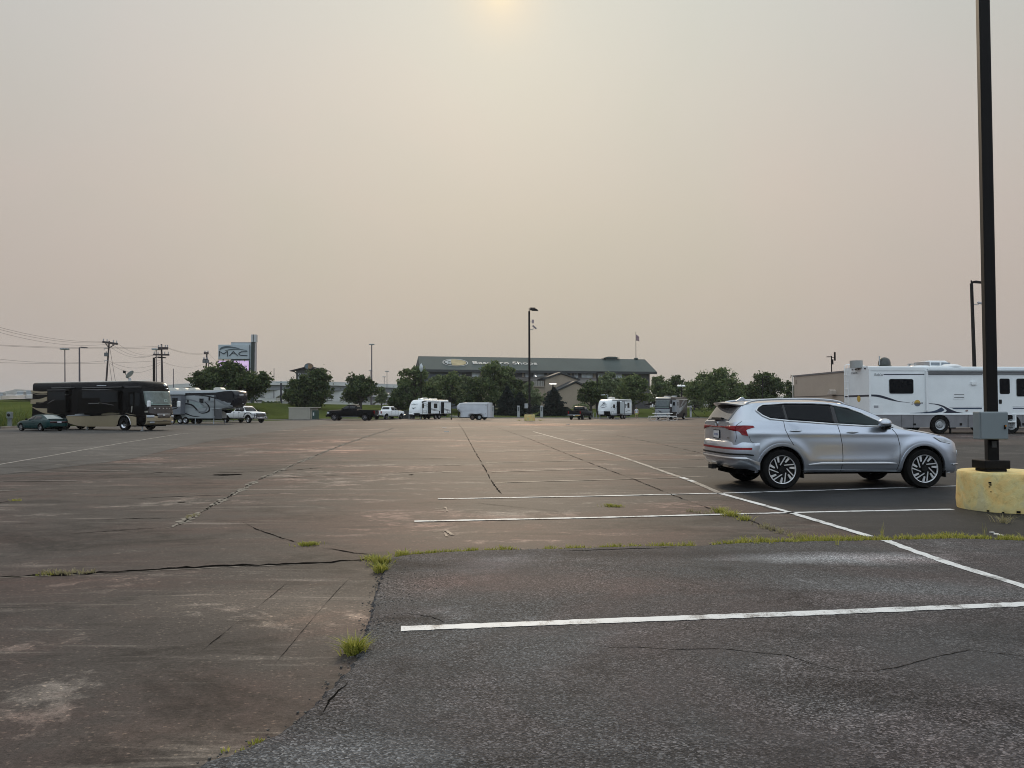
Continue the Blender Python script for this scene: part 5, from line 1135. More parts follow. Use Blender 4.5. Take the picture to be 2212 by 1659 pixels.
# ---------------------------------------------------------------- painted lines, cracks
def worn_paint(name, col, wear, thr):
    m, nt, b_ = nodes(name); tc = N(nt, 'ShaderNodeTexCoord'); n = noise(nt, 3.5, 10, .8, tc.outputs['Object']); n2 = noise(nt, 75, 5, .75, tc.outputs['Object'])
    a = N(nt, 'ShaderNodeMath', operation='MULTIPLY_ADD'); a.inputs[1].default_value = .5; nt.links.new(n2.outputs[0], a.inputs[0]); nt.links.new(n.outputs[0], a.inputs[2])
    r = ramp(nt, a.outputs[0], [(thr, wear), (thr + .12, col)]); nt.links.new(r.outputs[0], b_.inputs['Base Color']); b_.inputs['Roughness'].default_value = .6
    return m
WHL = worn_paint('line_white', (.60, .62, .62), (.14, .138, .135), .62)
FNT = worn_paint('line_faint', (.19, .17, .145), (.055, .047, .041), .70)
LNF = worn_paint('line_worn', (.30, .285, .255), (.09, .078, .068), .68)
PNK = worn_paint('line_pink', (.16, .115, .095), (.05, .041, .036), .66)
def ribbon(name, uv, w, m, z, seed=0, amp=.0, step=.25, taper=False, raw=False, solid=False):
    pts = uv if raw else [G(u, v) for u, v in uv]; r_ = random.Random(seed); P = []
    for i in range(len(pts) - 1):
        a, c = Vector(pts[i]), Vector(pts[i + 1]); n = max(1, int((c - a).length / step))
        for k in range(n): P.append(a + (c - a) * (k / n))
    P.append(Vector(pts[-1])); rows = []
    for i, p in enumerate(P):
        t = (P[min(i + 1, len(P) - 1)] - P[max(i - 1, 0)]); t.z = 0; n = Vector((-t.y, t.x, 0)).normalized()
        o_ = r_.uniform(-amp, amp); ww = w * (r_.uniform(.35, 1.3) * (1 if solid else min(1, max(.2, .85 + .75 * sin(i * .31 * step / .08 + seed) + .5 * sin(i * .113 * step / .08 + seed * 2)))) if amp else r_.uniform(.82, 1.14)) * (min(1, i / 6, (len(P) - 1 - i) / 6) if taper else 1)
        q = p + n * o_; rows.append([(q.x + n.x * ww / 2, q.y + n.y * ww / 2, z), (q.x - n.x * ww / 2, q.y - n.y * ww / 2, z)])
    o = MB().grid(rows).build(name, m); o['kind'] = 'structure'
    if o.data.polygons[0].normal.z < 0: o.data.flip_normals()
    return o
ZL = .008
ribbon('painted_line', [(866, 1366), (1300, 1349), (1720, 1333), (2212, 1312), (2500, 1301)], .118, WHL, z1 + .004, 1, .0, .06)
ribbon('painted_line', [(1914, 1172), (1960, 1190), (2050, 1222), (2140, 1250), (2212, 1272), (2330, 1318), (2500, 1390)], .11, WHL, z1 + .004, 2, 0, .06)
ribbon('painted_line', [(895, 1127), (1300, 1118.5), (1560, 1112), (1800, 1106), (2058, 1101)], .105, WHL, ZL, 3, 0, .08)
ribbon('painted_line', [(946, 1078.5), (1300, 1072), (1560, 1066), (1800, 1059), (2075, 1050)], .095, WHL, ZL, 4, 0, .08)
ribbon('painted_line', [(1558, 1067), (1620, 1084), (1700, 1106), (1790, 1133), (1880, 1160)], .11, WHL, ZL, 5, 0, .08)
ribbon('painted_line', [(1152, 932.5), (1230, 954), (1330, 983), (1400, 1007), (1505, 1044), (1558, 1067)], .12, LNF, ZL, 6, 0, .15)
for q in ([(1472, 1032), (1484, 1036)], [(1488, 1037.5), (1500, 1042)]): ribbon('painted_line', q, .14, WHL, ZL + .003, 7)
ribbon('painted_line', [(-200, 1040), (0, 1003.5), (120, 983), (260, 958), (392, 937), (420, 935)], .11, LNF, ZL, 8, 0, .3)
ribbon('painted_line', [(392, 937), (415, 937.5), (470, 936.5)], .10, LNF, ZL + .003, 8, 0, .3)
FA = [(1070, 1043, 1449, 1033), (1062, 1020, 1290, 1013), (1050, 1000, 1310, 994), (1352, 995.5, 1521, 992), (1414, 1011.6, 1535, 1008.5), (1315, 983, 1515, 979), (1042, 977, 1188, 973), (1040, 966, 1175, 963), (1200, 975, 1310, 972), (1230, 962, 1500, 957), (1180, 948, 1420, 944), (1040, 955, 1150, 952), (280, 1017, 30, 1020), (120, 1004, 352, 1002), (66, 997, 180, 995), (-80, 1041, 165, 1039), (268, 979.5, 470, 977.5), (180, 985, 380, 982.5), (-100, 1061, 38, 1060), (390, 965, 560, 962.5), (500, 950, 640, 947.5), (1448, 1033, 1530, 1029), (1160, 938, 1330, 935), (1380, 956, 1530, 953), (2080, 967, 2300, 965.5), (860, 946, 960, 944.5), (955, 1020, 1000, 1019), (930, 1006, 995, 1005), (940, 990, 985, 989)]
for i, (a, b_, c, d_) in enumerate(FA): ribbon('painted_line', [(a, b_), ((a + c) / 2, (b_ + d_) / 2), (c, d_)], .10, FNT, ZL, 20 + i, 0, .3)
for i, q in enumerate(([(936, 1149), (962, 1148), (972, 1148.5)], [(934, 1158), (958, 1157), (975, 1156)], [(956, 1146.5), (966, 1160)], [(962, 1145), (977, 1156.5)], [(940, 1099.5), (962, 1098.5)], [(938, 1105), (960, 1104)], [(962, 1096), (966, 1105)])):
    ribbon('worn_stencil', q, .03 if i not in (2, 3, 6) else .045, PNK, ZL, 60 + i, .004, .04)
CRK = mat('crack_dark', (.010, .009, .008), 1., 0, .4, 6, spec=0.); JNT = mat('joint_filler', (.24, .215, .18), 1., 0, .35, 5, spec=0.)
FCR = mat('crack_faint', (.026, .023, .020), 1., 0, .3, 6, spec=0.)
def crack(uv, w, seed, z=.0045, amp=None, m=CRK, solid=False): return ribbon('pavement_crack', uv, w, m, z, seed, w * .45 if amp is None else amp, .045 if w < .03 else .08, True, False, solid)
crack([(-60, 1248), (0, 1247), (90, 1243), (170, 1240), (300, 1232), (420, 1226), (500, 1222), (560, 1221), (690, 1216), (760, 1211), (815, 1208)], .075, 1, solid=True)
crack([(-60, 1251), (90, 1245), (300, 1235), (500, 1225), (690, 1219), (800, 1212)], .02, 31, m=JNT)
crack([(690, 1183), (730, 1189), (765, 1195), (812, 1200)], .05, 2, solid=True)
crack([(522, 1127), (550, 1142), (566, 1148), (610, 1163), (660, 1178), (690, 1183)], .018, 3)
for w, m_, sd, dz in ((.17, JNT, 4, .0), (.026, CRK, 5, .0015)):
    crack([(345, 1144), (380, 1136), (415, 1117), (470, 1086), (520, 1059), (560, 1036), (620, 1010), (680, 985), (740, 961), (790, 944), (850, 925)], w, sd, .0045 + dz, .035, m_)
crack([(1083, 1068), (1062, 1040), (1046, 1010), (1024, 972), (1010, 946), (1000, 928), (990, 915)], .03, 6, m=FCR)
crack([(1020, 912), (1080, 926), (1141, 947), (1190, 967), (1233, 984), (1263, 996), (1315, 1016), (1365, 1034), (1414, 1054), (1451, 1069), (1490, 1084), (1531, 1098), (1570, 1108), (1620, 1125), (1680, 1150)], .028, 7, .0085, m=FCR)
crack([(1330, 940), (1420, 958), (1520, 980)], .04, 17)
crack([(0, 1134), (140, 1128), (280, 1120), (400, 1119)], .03, 8); crack([(0, 1163), (100, 1157), (200, 1150), (300, 1143), (355, 1140)], .026, 9)
crack([(250, 1079), (380, 1073), (480, 1070), (560, 1067), (655, 1063)], .035, 10); crack([(295, 1026), (340, 1021), (430, 1023), (560, 1019), (640, 1015), (760, 1005)], .05, 11)
crack([(275, 1032), (400, 1029), (520, 1027)], .035, 12); crack([(555, 1036), (700, 1028), (850, 1022), (990, 1016)], .03, 13); crack([(700, 1002), (830, 994), (1000, 988)], .035, 14)
crack([(548, 963), (700, 951), (800, 949)], .04, 15); crack([(400, 1085), (560, 1079), (600, 1077)], .02, 16)
crack([(1010, 1085), (1180, 1103), (1262, 1110)], .014, 18, .0085); crack([(760, 1245), (730, 1275), (690, 1320), (640, 1380), (590, 1440)],   .004, 19, m=FCR); crack([(620, 1260), (560, 1310), (500, 1355), (420, 1420)], .007, 20, m=FCR)
crack([(-100, 1060), (0, 1086), (40, 1080)], .06, 30)
for q, w, sd in (([(940, 1391), (1040, 1393), (1130, 1390), (1231, 1396), (1321, 1407), (1380, 1406), (1456, 1411), (1560, 1409), (1656, 1420), (1700, 1424), (1756, 1443), (1831, 1460), (1880, 1459), (1931, 1452), (2031, 1425), (2096, 1412), (2206, 1425), (2300, 1430)], .009, 21), ([(1756, 1446), (1790, 1468), (1840, 1500)], .007, 22), ([(1160, 1196), (1280, 1193), (1400, 1189), (1480, 1186)], .035, 23), ([(842, 1338), (880, 1331), (930, 1340), (965, 1352)], .030, 24), ([(756, 1475), (735, 1500), (706, 1530), (690, 1560)], .020, 25)):
    crack(q, w * .9, sd, z1 + .002, m=FCR if sd == 21 else CRK)
# dark tar and oil stains, light worn spots: thin sheets with ragged outlines
def blotch(u, v, rx, ry, m, z, seed, kind='structure', name='stain'):
    c = G(u, v); r_ = random.Random(seed); pts = []
    ph = [r_.uniform(0, 6.28) for _ in range(6)]
    for k in range(60):
        q = 2 * pi * k / 60; f = 1 + .22 * sin(2 * q + ph[0]) + .16 * sin(3 * q + ph[1]) + .12 * sin(7 * q + ph[2]) + .08 * sin(13 * q + ph[3]) + r_.uniform(-.06, .06); pts.append((c.x + rx * f * cos(q), c.y + ry * f * sin(q)))
    return sheet(name, pts, z, m)
for i, (u, v, rx, ry) in enumerate(((888, 1026, .06, .05), (392, 1086, .05, .05), (490, 1026, .3, .12), (985, 912, .12, .1), (1020, 916, .15, .12))):
    blotch(u, v, rx, ry, mat('litter_pale', (.5, .48, .45), .7) if i > 2 else CRK, .010, i)

# ---------------------------------------------------------------- weeds
def blade_mat(name, a, c):
    m, nt, b_ = nodes(name); g = N(nt, 'ShaderNodeNewGeometry'); r = ramp(nt, g.outputs['Random Per Island'], [(0, a), (1, c)])
    nt.links.new(r.outputs[0], b_.inputs['Base Color']); b_.inputs['Roughness'].default_value = .6; b_.inputs['Specular IOR Level'].default_value = .25
    t = N(nt, 'ShaderNodeBsdfTranslucent'); nt.links.new(r.outputs[0], t.inputs[0]); mx = N(nt, 'ShaderNodeMixShader'); mx.inputs[0].default_value = .35
    nt.links.new(b_.outputs[0], mx.inputs[1]); nt.links.new(t.outputs[0], mx.inputs[2]); nt.links.new(mx.outputs[0], nt.nodes['Material Output'].inputs[0]); return m
WEED = blade_mat('weed_blades', (.17, .20, .022), (.50, .46, .12)); DRY = blade_mat('dry_blades', (.20, .18, .09), (.38, .34, .20)); TALL = blade_mat('field_blades', (.050, .085, .012), (.13, .15, .04))
def blades(b, x, y, z, n, h, spread, r_, w=.005, lean=1.1):
    for _ in range(n):
        a = r_.random() * 6.283; d = abs(r_.gauss(0, spread)); px, py = x + d * cos(a), y + d * sin(a); hh = h * r_.uniform(.45, 1.15); l = r_.uniform(.1, lean) * hh; q = a + r_.gauss(0, .7); t = r_.random() * 3.14
        dx, dy = cos(t) * w, sin(t) * w; mx, my = px + l * .35 * cos(q), py + l * .35 * sin(q); tx, ty = px + l * cos(q), py + l * sin(q)
        b.add([(px - dx, py - dy, z), (px + dx, py + dy, z), (mx + dx * .8, my + dy * .8, z + hh * .6), (mx - dx * .8, my - dy * .8, z + hh * .6), (tx, ty, z + hh)], [(0, 1, 2, 3), (3, 2, 4)])
wr_ = random.Random(21); b = MB(); d_ = MB()
def along(uv, dens, h, spread, cov, bb, jitter=.03):
    pts = [G(u, v) for u, v in uv]
    for i in range(len(pts) - 1):
        L = (pts[i + 1] - pts[i]).length
        for k in range(int(L * dens)):
            q = pts[i] + (pts[i + 1] - pts[i]) * wr_.random(); f = .5 + .5 * math.sin(q.x * 5.1 + i * 1.7) * math.sin(q.x * 1.9 + 1.3)
            if f < 1 - cov: continue
            blades(bb, q.x + wr_.gauss(0, jitter), q.y + wr_.gauss(0, jitter), .0, 9, h * wr_.uniform(.5, 1.2) * (.6 + .5 * f), .022, wr_, .0036)
along([(845, 1204), (960, 1193), (1100, 1189), (1230, 1186)], 60, .055, .022, .92, b)
along([(1230, 1186), (1400, 1182), (1500, 1180), (1600, 1174)], 56, .055, .022, .88, b)
along([(1600, 1174), (1760, 1170), (1900, 1167), (2060, 1163), (2180, 1166), (2230, 1172)], 110, .075, .035, 1., b, .06)
along([(1640, 1134), (1690, 1152), (1740, 1166)], 30, .09, .03, .95, d_, .05)
along([(1700, 1156), (1760, 1168)], 40, .08, .03, 1., b, .05)
along([(70, 1243), (140, 1240), (215, 1237)], 50, .05, .02, .8, d_); along([(70, 1243), (110, 1241)], 30, .05, .02, .9, b)
along([(560, 1608), (600, 1590)], 60, .03, .02, .9, b); along([(476, 1632), (520, 1620)], 40, .03, .02, .8, b)
along([(1480, 1104), (1540, 1112)], 26, .07, .02, .7, d_)
along([(395, 1122), (420, 1113)], 22, .06, .02, .8, d_); along([(20, 1083), (48, 1081)], 40, .05, .02, .9, b)
for u, v in ((2125, 1140), (1905, 1140), (1808, 1160)): blades(b, *G(u, v + 22)[:2], 0, 9, .20, .012, wr_, .0022, .3)
o = b.build('weeds', WEED); o['kind'] = 'stuff'
o = d_.build('dry_grass', DRY); o['kind'] = 'stuff'
def tuft(label, spots, m=WEED):
    bb = MB()
    for u, v, n, h, s_ in spots: q = G(u, v); blades(bb, q.x, q.y, 0, n, h * .85, s_, wr_, .0042, 1.7)
    return tag(bb.build('weed_tuft', m), label, 'grass tuft')
tuft('spiky green weed tuft growing from the curved left edge of the dark asphalt', [(770, 1411, 230, .115, .028), (762, 1413, 110, .09, .035)])
tuft('green weed tuft at the corner where the long crack meets the dark asphalt', [(822, 1218, 260, .10, .045), (824, 1236, 170, .10, .03), (800, 1209, 90, .06, .05), (868, 1201, 120, .07, .05)])
tuft('small flat green weed tuft alone on the brown pavement left of the asphalt corner', [(660, 1178, 150, .05, .05), (678, 1177, 110, .045, .04)])
tuft('small green weed tuft between the two middle parking stripes', [(1318, 1094, 140, .055, .06), (1335, 1095, 80, .045, .05)])
tuft('green weed clump straddling the parking stripe below the rear of the silver car', [(1556, 1107, 150, .10, .06), (1580, 1114, 180, .09, .08), (1608, 1123, 130, .075, .07)])
tuft('dry straw coloured weed beside the round yellow lamp base', [(2168, 1130, 60, .14, .06)], DRY)
# weeds round the far lamp base, small
tuft('weed tuft growing at the foot of the far yellow lamp base', [(1144, 909, 240, .45, .35), (1122, 909, 60, .3, .25), (1168, 909, 80, .3, .3)])
# tall meadow grass by the left kerb
b = MB(); gr_ = random.Random(5)
for k in range(5200):
    x = gr_.uniform(-75, -34); e = float(np.interp(x, EX, EY)); y = e + .4 + abs(gr_.gauss(0, 6)); h = gr_.uniform(.35, .95)
    for j in range(2):
        t = gr_.random() * 3.14; w = gr_.uniform(.03, .07); px, py = x + gr_.gauss(0, .25), y + gr_.gauss(0, .25); z = gz(px, py); l = gr_.gauss(0, .22)
        b.add([(px - w * cos(t), py - w * sin(t), z - .03), (px + w * cos(t), py + w * sin(t), z - .03), (px + l, py + gr_.gauss(0, .1), z + h)], [(0, 1, 2)])
o = b.build('tall_grass', TALL); o['kind'] = 'stuff'
# ================================================================ trees
def leaf_mat(name, a, m_, c):
    m, nt, b_ = nodes(name); g = N(nt, 'ShaderNodeNewGeometry'); tc = N(nt, 'ShaderNodeTexCoord'); n = noise(nt, .7, 3, .6, tc.outputs['Object'])
    mm = N(nt, 'ShaderNodeMath', operation='MULTIPLY_ADD'); mm.inputs[1].default_value = .55; mm.inputs[2].default_value = -.02; nt.links.new(g.outputs['Random Per Island'], mm.inputs[0])
    ad = N(nt, 'ShaderNodeMath', operation='MULTIPLY_ADD'); ad.inputs[1].default_value = .55; nt.links.new(n.outputs[0], ad.inputs[0]); nt.links.new(mm.outputs[0], ad.inputs[2])
    r = ramp(nt, ad.outputs[0], [(.25, a), (.52, m_), (.82, c)])
    nt.links.new(r.outputs[0], b_.inputs['Base Color']); b_.inputs['Roughness'].default_value = .65; b_.inputs['Specular IOR Level'].default_value = .2
    t = N(nt, 'ShaderNodeBsdfTranslucent'); nt.links.new(r.outputs[0], t.inputs[0]); mx = N(nt, 'ShaderNodeMixShader'); mx.inputs[0].default_value = .38
    nt.links.new(b_.outputs[0], mx.inputs[1]); nt.links.new(t.outputs[0], mx.inputs[2]); nt.links.new(mx.outputs[0], nt.nodes['Material Output'].inputs[0]); return m
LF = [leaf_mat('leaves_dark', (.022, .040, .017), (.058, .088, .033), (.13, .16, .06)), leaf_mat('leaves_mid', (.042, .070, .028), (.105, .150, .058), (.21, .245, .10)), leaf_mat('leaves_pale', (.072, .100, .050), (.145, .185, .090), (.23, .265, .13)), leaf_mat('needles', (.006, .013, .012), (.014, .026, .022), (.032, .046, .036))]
BARK = mat('bark', (.040, .034, .030), .9, 0, .4, 4, bump=.4, bs=14)
def quads(C, U, V_, name, m):
    n = len(C); P = np.stack([C - U - V_, C + U - V_, C + U + V_, C - U + V_], 1).reshape(-1, 3)
    me = bpy.data.meshes.new(name); me.vertices.add(4 * n); me.vertices.foreach_set('co', P.ravel().astype(np.float32))
    me.loops.add(4 * n); me.loops.foreach_set('vertex_index', np.arange(4 * n, dtype=np.int32)); me.polygons.add(n)
    me.polygons.foreach_set('loop_start', np.arange(0, 4 * n, 4, dtype=np.int32)); me.polygons.foreach_set('loop_total', np.full(n, 4, np.int32)); me.update(calc_edges=True); me.validate(); me.materials.append(m); return me
def unit(a): return a / np.maximum(np.linalg.norm(a, axis=-1, keepdims=True), 1e-9)
def leaves_on(rs, centers, radii, per, size, squash=.85):
    C = []; Nn = []
    for c, r in zip(centers, radii):
        k = max(6, int(per * (r ** 2))); nc = max(3, int(9 + 8 * rs.rand())); sc_ = unit(rs.randn(nc, 3)) * (.45 + .6 * rs.rand(nc, 1)); d = sc_[rs.randint(0, nc, k)] + rs.randn(k, 3) * .23; rad = r * np.linalg.norm(d, axis=1); d = unit(d)
        rough = 1 + .16 * np.sin(d[:, 0] * 5 + c[0] * 3) * np.sin(d[:, 1] * 6 + c[1]) + .15 * rs.randn(k)
        p = c + d * (rad * rough)[:, None] * np.array([1, 1, squash]); C.append(p); Nn.append(d)
    C = np.concatenate(C); Nn = unit(np.concatenate(Nn) + .9 * rs.randn(len(C), 3)); T_ = unit(np.cross(Nn, rs.randn(len(C), 3))); B = np.cross(Nn, T_)
    s = size * (.55 + .9 * rs.rand(len(C)))[:, None]; return C, T_ * s, B * s * .62
def make_tree(kind, loc, h, w, label, m, seed, shape=None, base=.16, group='trees beyond the parking lot', name='tree', per=520, size=.135, lean=0.):
    """own crown for each tree: puffs (dx, z share, radius share of the width)"""
    rs = np.random.RandomState(seed); x, y, z = loc
    root = thing(name, label, 'tree', (x, y, z), rs.rand() * .2, 1., group)
    if shape is None:
        K = 17; shape = []
        for k in range(K):
            a = 2 * pi * rs.rand(); t = base + .10 + (1 - base - .22) * (k + .5) / K; env = math.sin(pi * min(1, max(.08, (t - base + .12) / (1.08 - base)))) ** .7
            shape.append((.36 * env * cos(a) * (.5 + .6 * rs.rand()), .36 * env * sin(a) * (.5 + .6 * rs.rand()), t, .125 + .085 * rs.rand() * env))
        shape.append((0, 0, .52, .22)); shape.append((.05, 0, .92, .09)); shape.append((-.12, 0, .84, .10))
    C = np.array([(q[0] * w, q[1] * w, q[2] * h) for q in shape]); Rr = np.array([q[3] * w for q in shape])
    extra = []; er = []
    for c, r in zip(C, Rr):                                  # small outlying sprays break up the outline
        for _ in range(5):
            d = unit(rs.randn(3)); d[2] = abs(d[2]) * .8 - .15; extra.append(c + d * r * (.95 + .25 * rs.rand())); er.append(r * (.22 + .22 * rs.rand()))
    A = np.concatenate([C, np.array(extra)]); Q = np.concatenate([Rr, np.array(er)])
    k = per * 16. / max((Q ** 2).sum(), 1e-6)
    me = quads(*leaves_on(rs, A, Q, k, size * (1 if h < 12 else 1.2)), 'crown', m); cr = bpy.data.objects.new('crown', me); COL.objects.link(cr); cr.parent = root
    t = MB(); tr = .035 * w + .06; top = Vector((lean * .4, 0, h * .62))
    t.tube([(0, 0, -.2), (lean * .1, 0, h * base * .6), (lean * .2, .03, h * .35), tuple(top)], [tr * 1.3, tr, tr * .75, tr * .35], 8)
    for i in range(0, len(C), 1):
        s_ = Vector((lean * .2 * min(1, C[i][2] / h), 0, max(h * base * .8, C[i][2] * .55))); e = Vector(C[i]); md = s_ * .5 + e * .5 + Vector((0, 0, -.04 * h)); t.tube([s_, md, e], [tr * .45, tr * .3, tr * .12], 5)
    t.build('trunk', BARK, root, smooth=60); return root
def make_spruce(loc, h, w, label, seed):
    rs = np.random.RandomState(seed); root = thing('spruce', label, 'tree', loc, 0, 1., 'trees beyond the parking lot'); C = []; U = []; V_ = []
    n = 16
    for i in range(n):
        t = i / (n - 1); z = h * (.05 + .90 * t); r = w / 2 * (1 - t) ** .75 * (1.02 + .16 * rs.randn()) + .12; nb = int(9 + 12 * (1 - t))
        for j in range(nb):
            a = 2 * pi * (j + rs.rand()) / nb; L = r * (.75 + .4 * rs.rand()); k = int(14 + 22 * L)
            s = rs.rand(k) ** .8; px = np.cos(a) * s * L + rs.randn(k) * .10; py = np.sin(a) * s * L + rs.randn(k) * .10; pz = z - .30 * s * L + .14 * s ** 2 * L + rs.randn(k) * .09
            C.append(np.stack([px, py, pz], 1)); d = unit(np.array([np.cos(a), np.sin(a), -.2]) + .5 * rs.randn(k, 3)); U.append(d * (.13 + .08 * rs.rand(k, 1))); V_.append(unit(np.cross(d, rs.randn(k, 3))) * .055)
    me = quads(np.concatenate(C), np.concatenate(U), np.concatenate(V_), 'crown', LF[3]); cr = bpy.data.objects.new('crown', me); COL.objects.link(cr); cr.parent = root
    MB().tube([(0, 0, -.2), (0, 0, h * .97)], [.2, .03], 8).build('trunk', BARK, root); return root
def tree_at(u, vtop, wpx, Y, label, kind=0, seed=1, base=.16, **k):
    x = D(u, 880, Y).x; z = gz(x, Y); top = D(u, vtop, Y).z; h = (top - z) / 1.04; w = wpx / FPX * Y
    return make_tree('t', (x, Y, z), h, w, label, LF[kind], seed, base=base, **k)
big = [(-.44, 0, .52, .08), (-.37, .1, .58, .10), (-.28, -.1, .66, .11), (-.20, .1, .74, .11), (-.11, -.05, .84, .11), (-.05, .1, .92, .10), (.01, 0, .88, .09), (.06, .1, .76, .12), (-.05, .15, .66, .17), (-.20, 0, .50, .15), (.0, -.15, .44, .18), (.14, .1, .60, .13), (.22, 0, .58, .12), (.30, -.05, .52, .12), (.38, .05, .64, .09), (.43, .05, .56, .07), (.36, 0, .42, .11), (.26, .1, .30, .12), (-.33, .1, .44, .10), (.42, 0, .46, .07), (-.02, 0, .99, .05)]
tree_at(497, 783, 172, 108, 'broad dark green tree spreading behind the tall fifth wheel trailer and the lit sign', 0, 31, shape=big, per=1000, size=.13)
tree_at(664, 796, 104, 125, 'dense dark tree standing in front of the dark store sign with the domed top', 0, 32, base=.04, per=760, shape=[(.26, .0, .92, .13), (.16, .1, .84, .15), (.34, 0, .76, .14), (.05, -.1, .74, .16), (.22, .1, .62, .2), (-.12, 0, .66, .16), (-.25, .1, .56, .16), (.36, 0, .52, .14), (0, 0, .5, .24), (-.36, 0, .42, .13), (-.22, -.1, .34, .18), (.2, 0, .34, .22), (.36, .1, .32, .13), (0, .1, .22, .24), (-.38, .1, .26, .11), (.12, 0, .12, .2), (-.12, 0, .14, .2)])
tree_at(778, 806, 82, 130, 'round dark tree with a gap under its crown behind the two side by side pickups', 0, 33, base=.26, per=520, lean=.3)
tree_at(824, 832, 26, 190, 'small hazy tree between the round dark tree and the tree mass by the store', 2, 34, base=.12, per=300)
tree_at(893, 786, 92, 136, 'bushy tree with pale top twigs at the left end of the store roof', 1, 35, base=.05, per=620)
tree_at(860, 838, 54, 134, 'low dark tree at the left foot of the bushy tree by the store roof', 0, 51, base=.03, per=420)
tree_at(934, 830, 60, 132, 'dark tree right behind the trailer with open slide outs', 0, 61, base=.04, per=420)
tree_at(972, 800, 78, 142, 'tree below the oval emblem on the store roof', 1, 36, base=.06, per=560)
tree_at(1018, 815, 60, 138, 'reddish green tree between the oval emblem tree and the tallest tree', 0, 52, base=.05, per=460)
tree_at(1066, 773, 96, 140, 'tallest tree, covering the middle of the store roof lettering', 1, 37, base=.10, per=700)
tree_at(1112, 815, 56, 139, 'tree leaning against the right side of the tallest tree', 0, 53, base=.05, per=420)
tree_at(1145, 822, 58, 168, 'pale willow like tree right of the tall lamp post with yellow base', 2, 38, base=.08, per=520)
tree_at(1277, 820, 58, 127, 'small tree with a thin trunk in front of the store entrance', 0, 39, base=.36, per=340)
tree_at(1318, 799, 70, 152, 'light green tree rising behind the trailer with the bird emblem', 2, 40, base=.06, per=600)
tree_at(1370, 806, 84, 136, 'tree with a forked leaning trunk beside the person in yellow shorts', 1, 41, base=.30, per=560, lean=-1.2)
tree_at(1424, 808, 70, 165, 'tree between the store wall end and the grey motorhome', 1, 42, base=.05, per=500)
tree_at(1462, 806, 62, 172, 'hazy dark tree behind the flat white lamp head', 0, 43, base=.05, per=500)
tree_at(1546, 795, 130, 131, 'wide tree with a bare trunk foot left of the silver car', 1, 44, base=.17, per=900)
tree_at(1655, 800, 106, 133, 'dark tree between the wide tree and the beige building', 0, 45, base=.10, per=760)
tree_at(1706, 820, 34, 150, 'narrow tree touching the corner of the beige building', 0, 46, base=.06, per=260)
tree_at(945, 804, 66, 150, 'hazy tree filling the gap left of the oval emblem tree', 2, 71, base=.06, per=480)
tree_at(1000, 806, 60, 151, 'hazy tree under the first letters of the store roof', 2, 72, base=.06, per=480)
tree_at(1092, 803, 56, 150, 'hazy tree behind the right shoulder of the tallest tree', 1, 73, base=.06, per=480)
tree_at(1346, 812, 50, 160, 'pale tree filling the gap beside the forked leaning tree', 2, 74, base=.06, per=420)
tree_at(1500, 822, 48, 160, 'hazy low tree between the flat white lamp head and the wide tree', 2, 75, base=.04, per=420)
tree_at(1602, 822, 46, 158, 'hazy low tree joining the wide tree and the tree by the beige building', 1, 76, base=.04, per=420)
make_spruce((*D(1096, 880, 133).xy, gz(D(1096, 880, 133).x, 133)), (883 - 824) / FPX * 133 + .3, 4.6, 'blue green spruce at the foot of the tallest tree', 5)
make_spruce((*D(1124, 880, 131).xy, gz(D(1124, 880, 131).x, 131)), (883 - 836) / FPX * 131 + .3, 3.6, 'shorter blue green spruce left of the tall lamp post', 6)
make_spruce((*D(1196, 880, 131).xy, gz(D(1196, 880, 131).x, 131)), (883 - 826) / FPX * 131 + .4, 5.4, 'broad dark spruce standing alone before the store gables', 7)
for i, (u, v, w, Y) in enumerate(((1735, 803, 40, 92), (1790, 806, 30, 95))):
    tree_at(u, v, w, Y, ('leafy treetop showing above the roof of the beige building', 'thin treetop above the middle of the beige building roof')[i], 1, 47 + i, base=.1, per=260)
def bush(u, vtop, wpx, Y, label, kind, seed):
    x = D(u, 880, Y).x; w = wpx / FPX * Y; z = gz(x, Y); h = max(.5, D(u, vtop, Y).z - z); rs = np.random.RandomState(seed)
    C = np.array([(rs.uniform(-.4, .4) * w, rs.uniform(-.3, .3) * w, h * rs.uniform(.25, .55)) for _ in range(8)]); Q = np.full(8, h * .42)
    me = quads(*leaves_on(rs, C, Q, 900 / max((Q ** 2).sum(), .01), .10), 'bush', LF[kind]); o = bpy.data.objects.new('bush', me); COL.objects.link(o); o.location = (x, Y, z)
    return tag(o, label, 'bush', 'bushes on the grass')
bush(578, 868, 24, 150, 'clipped bush below the white storage building, left of its neighbour', 1, 1)
bush(600, 866, 22, 150, 'yellowish bush beside the black lamp post under the overpass', 2, 2)
bush(1258, 866, 46, 150, 'rounded bush before the store entrance behind the rear view pickup', 2, 3)
bush(1150, 872, 24, 140, 'dark low bush between the lamp post and the broad spruce', 3, 4)
bush(850, 872, 22, 140, 'pale bush on the grass behind the two pickups', 2, 5)

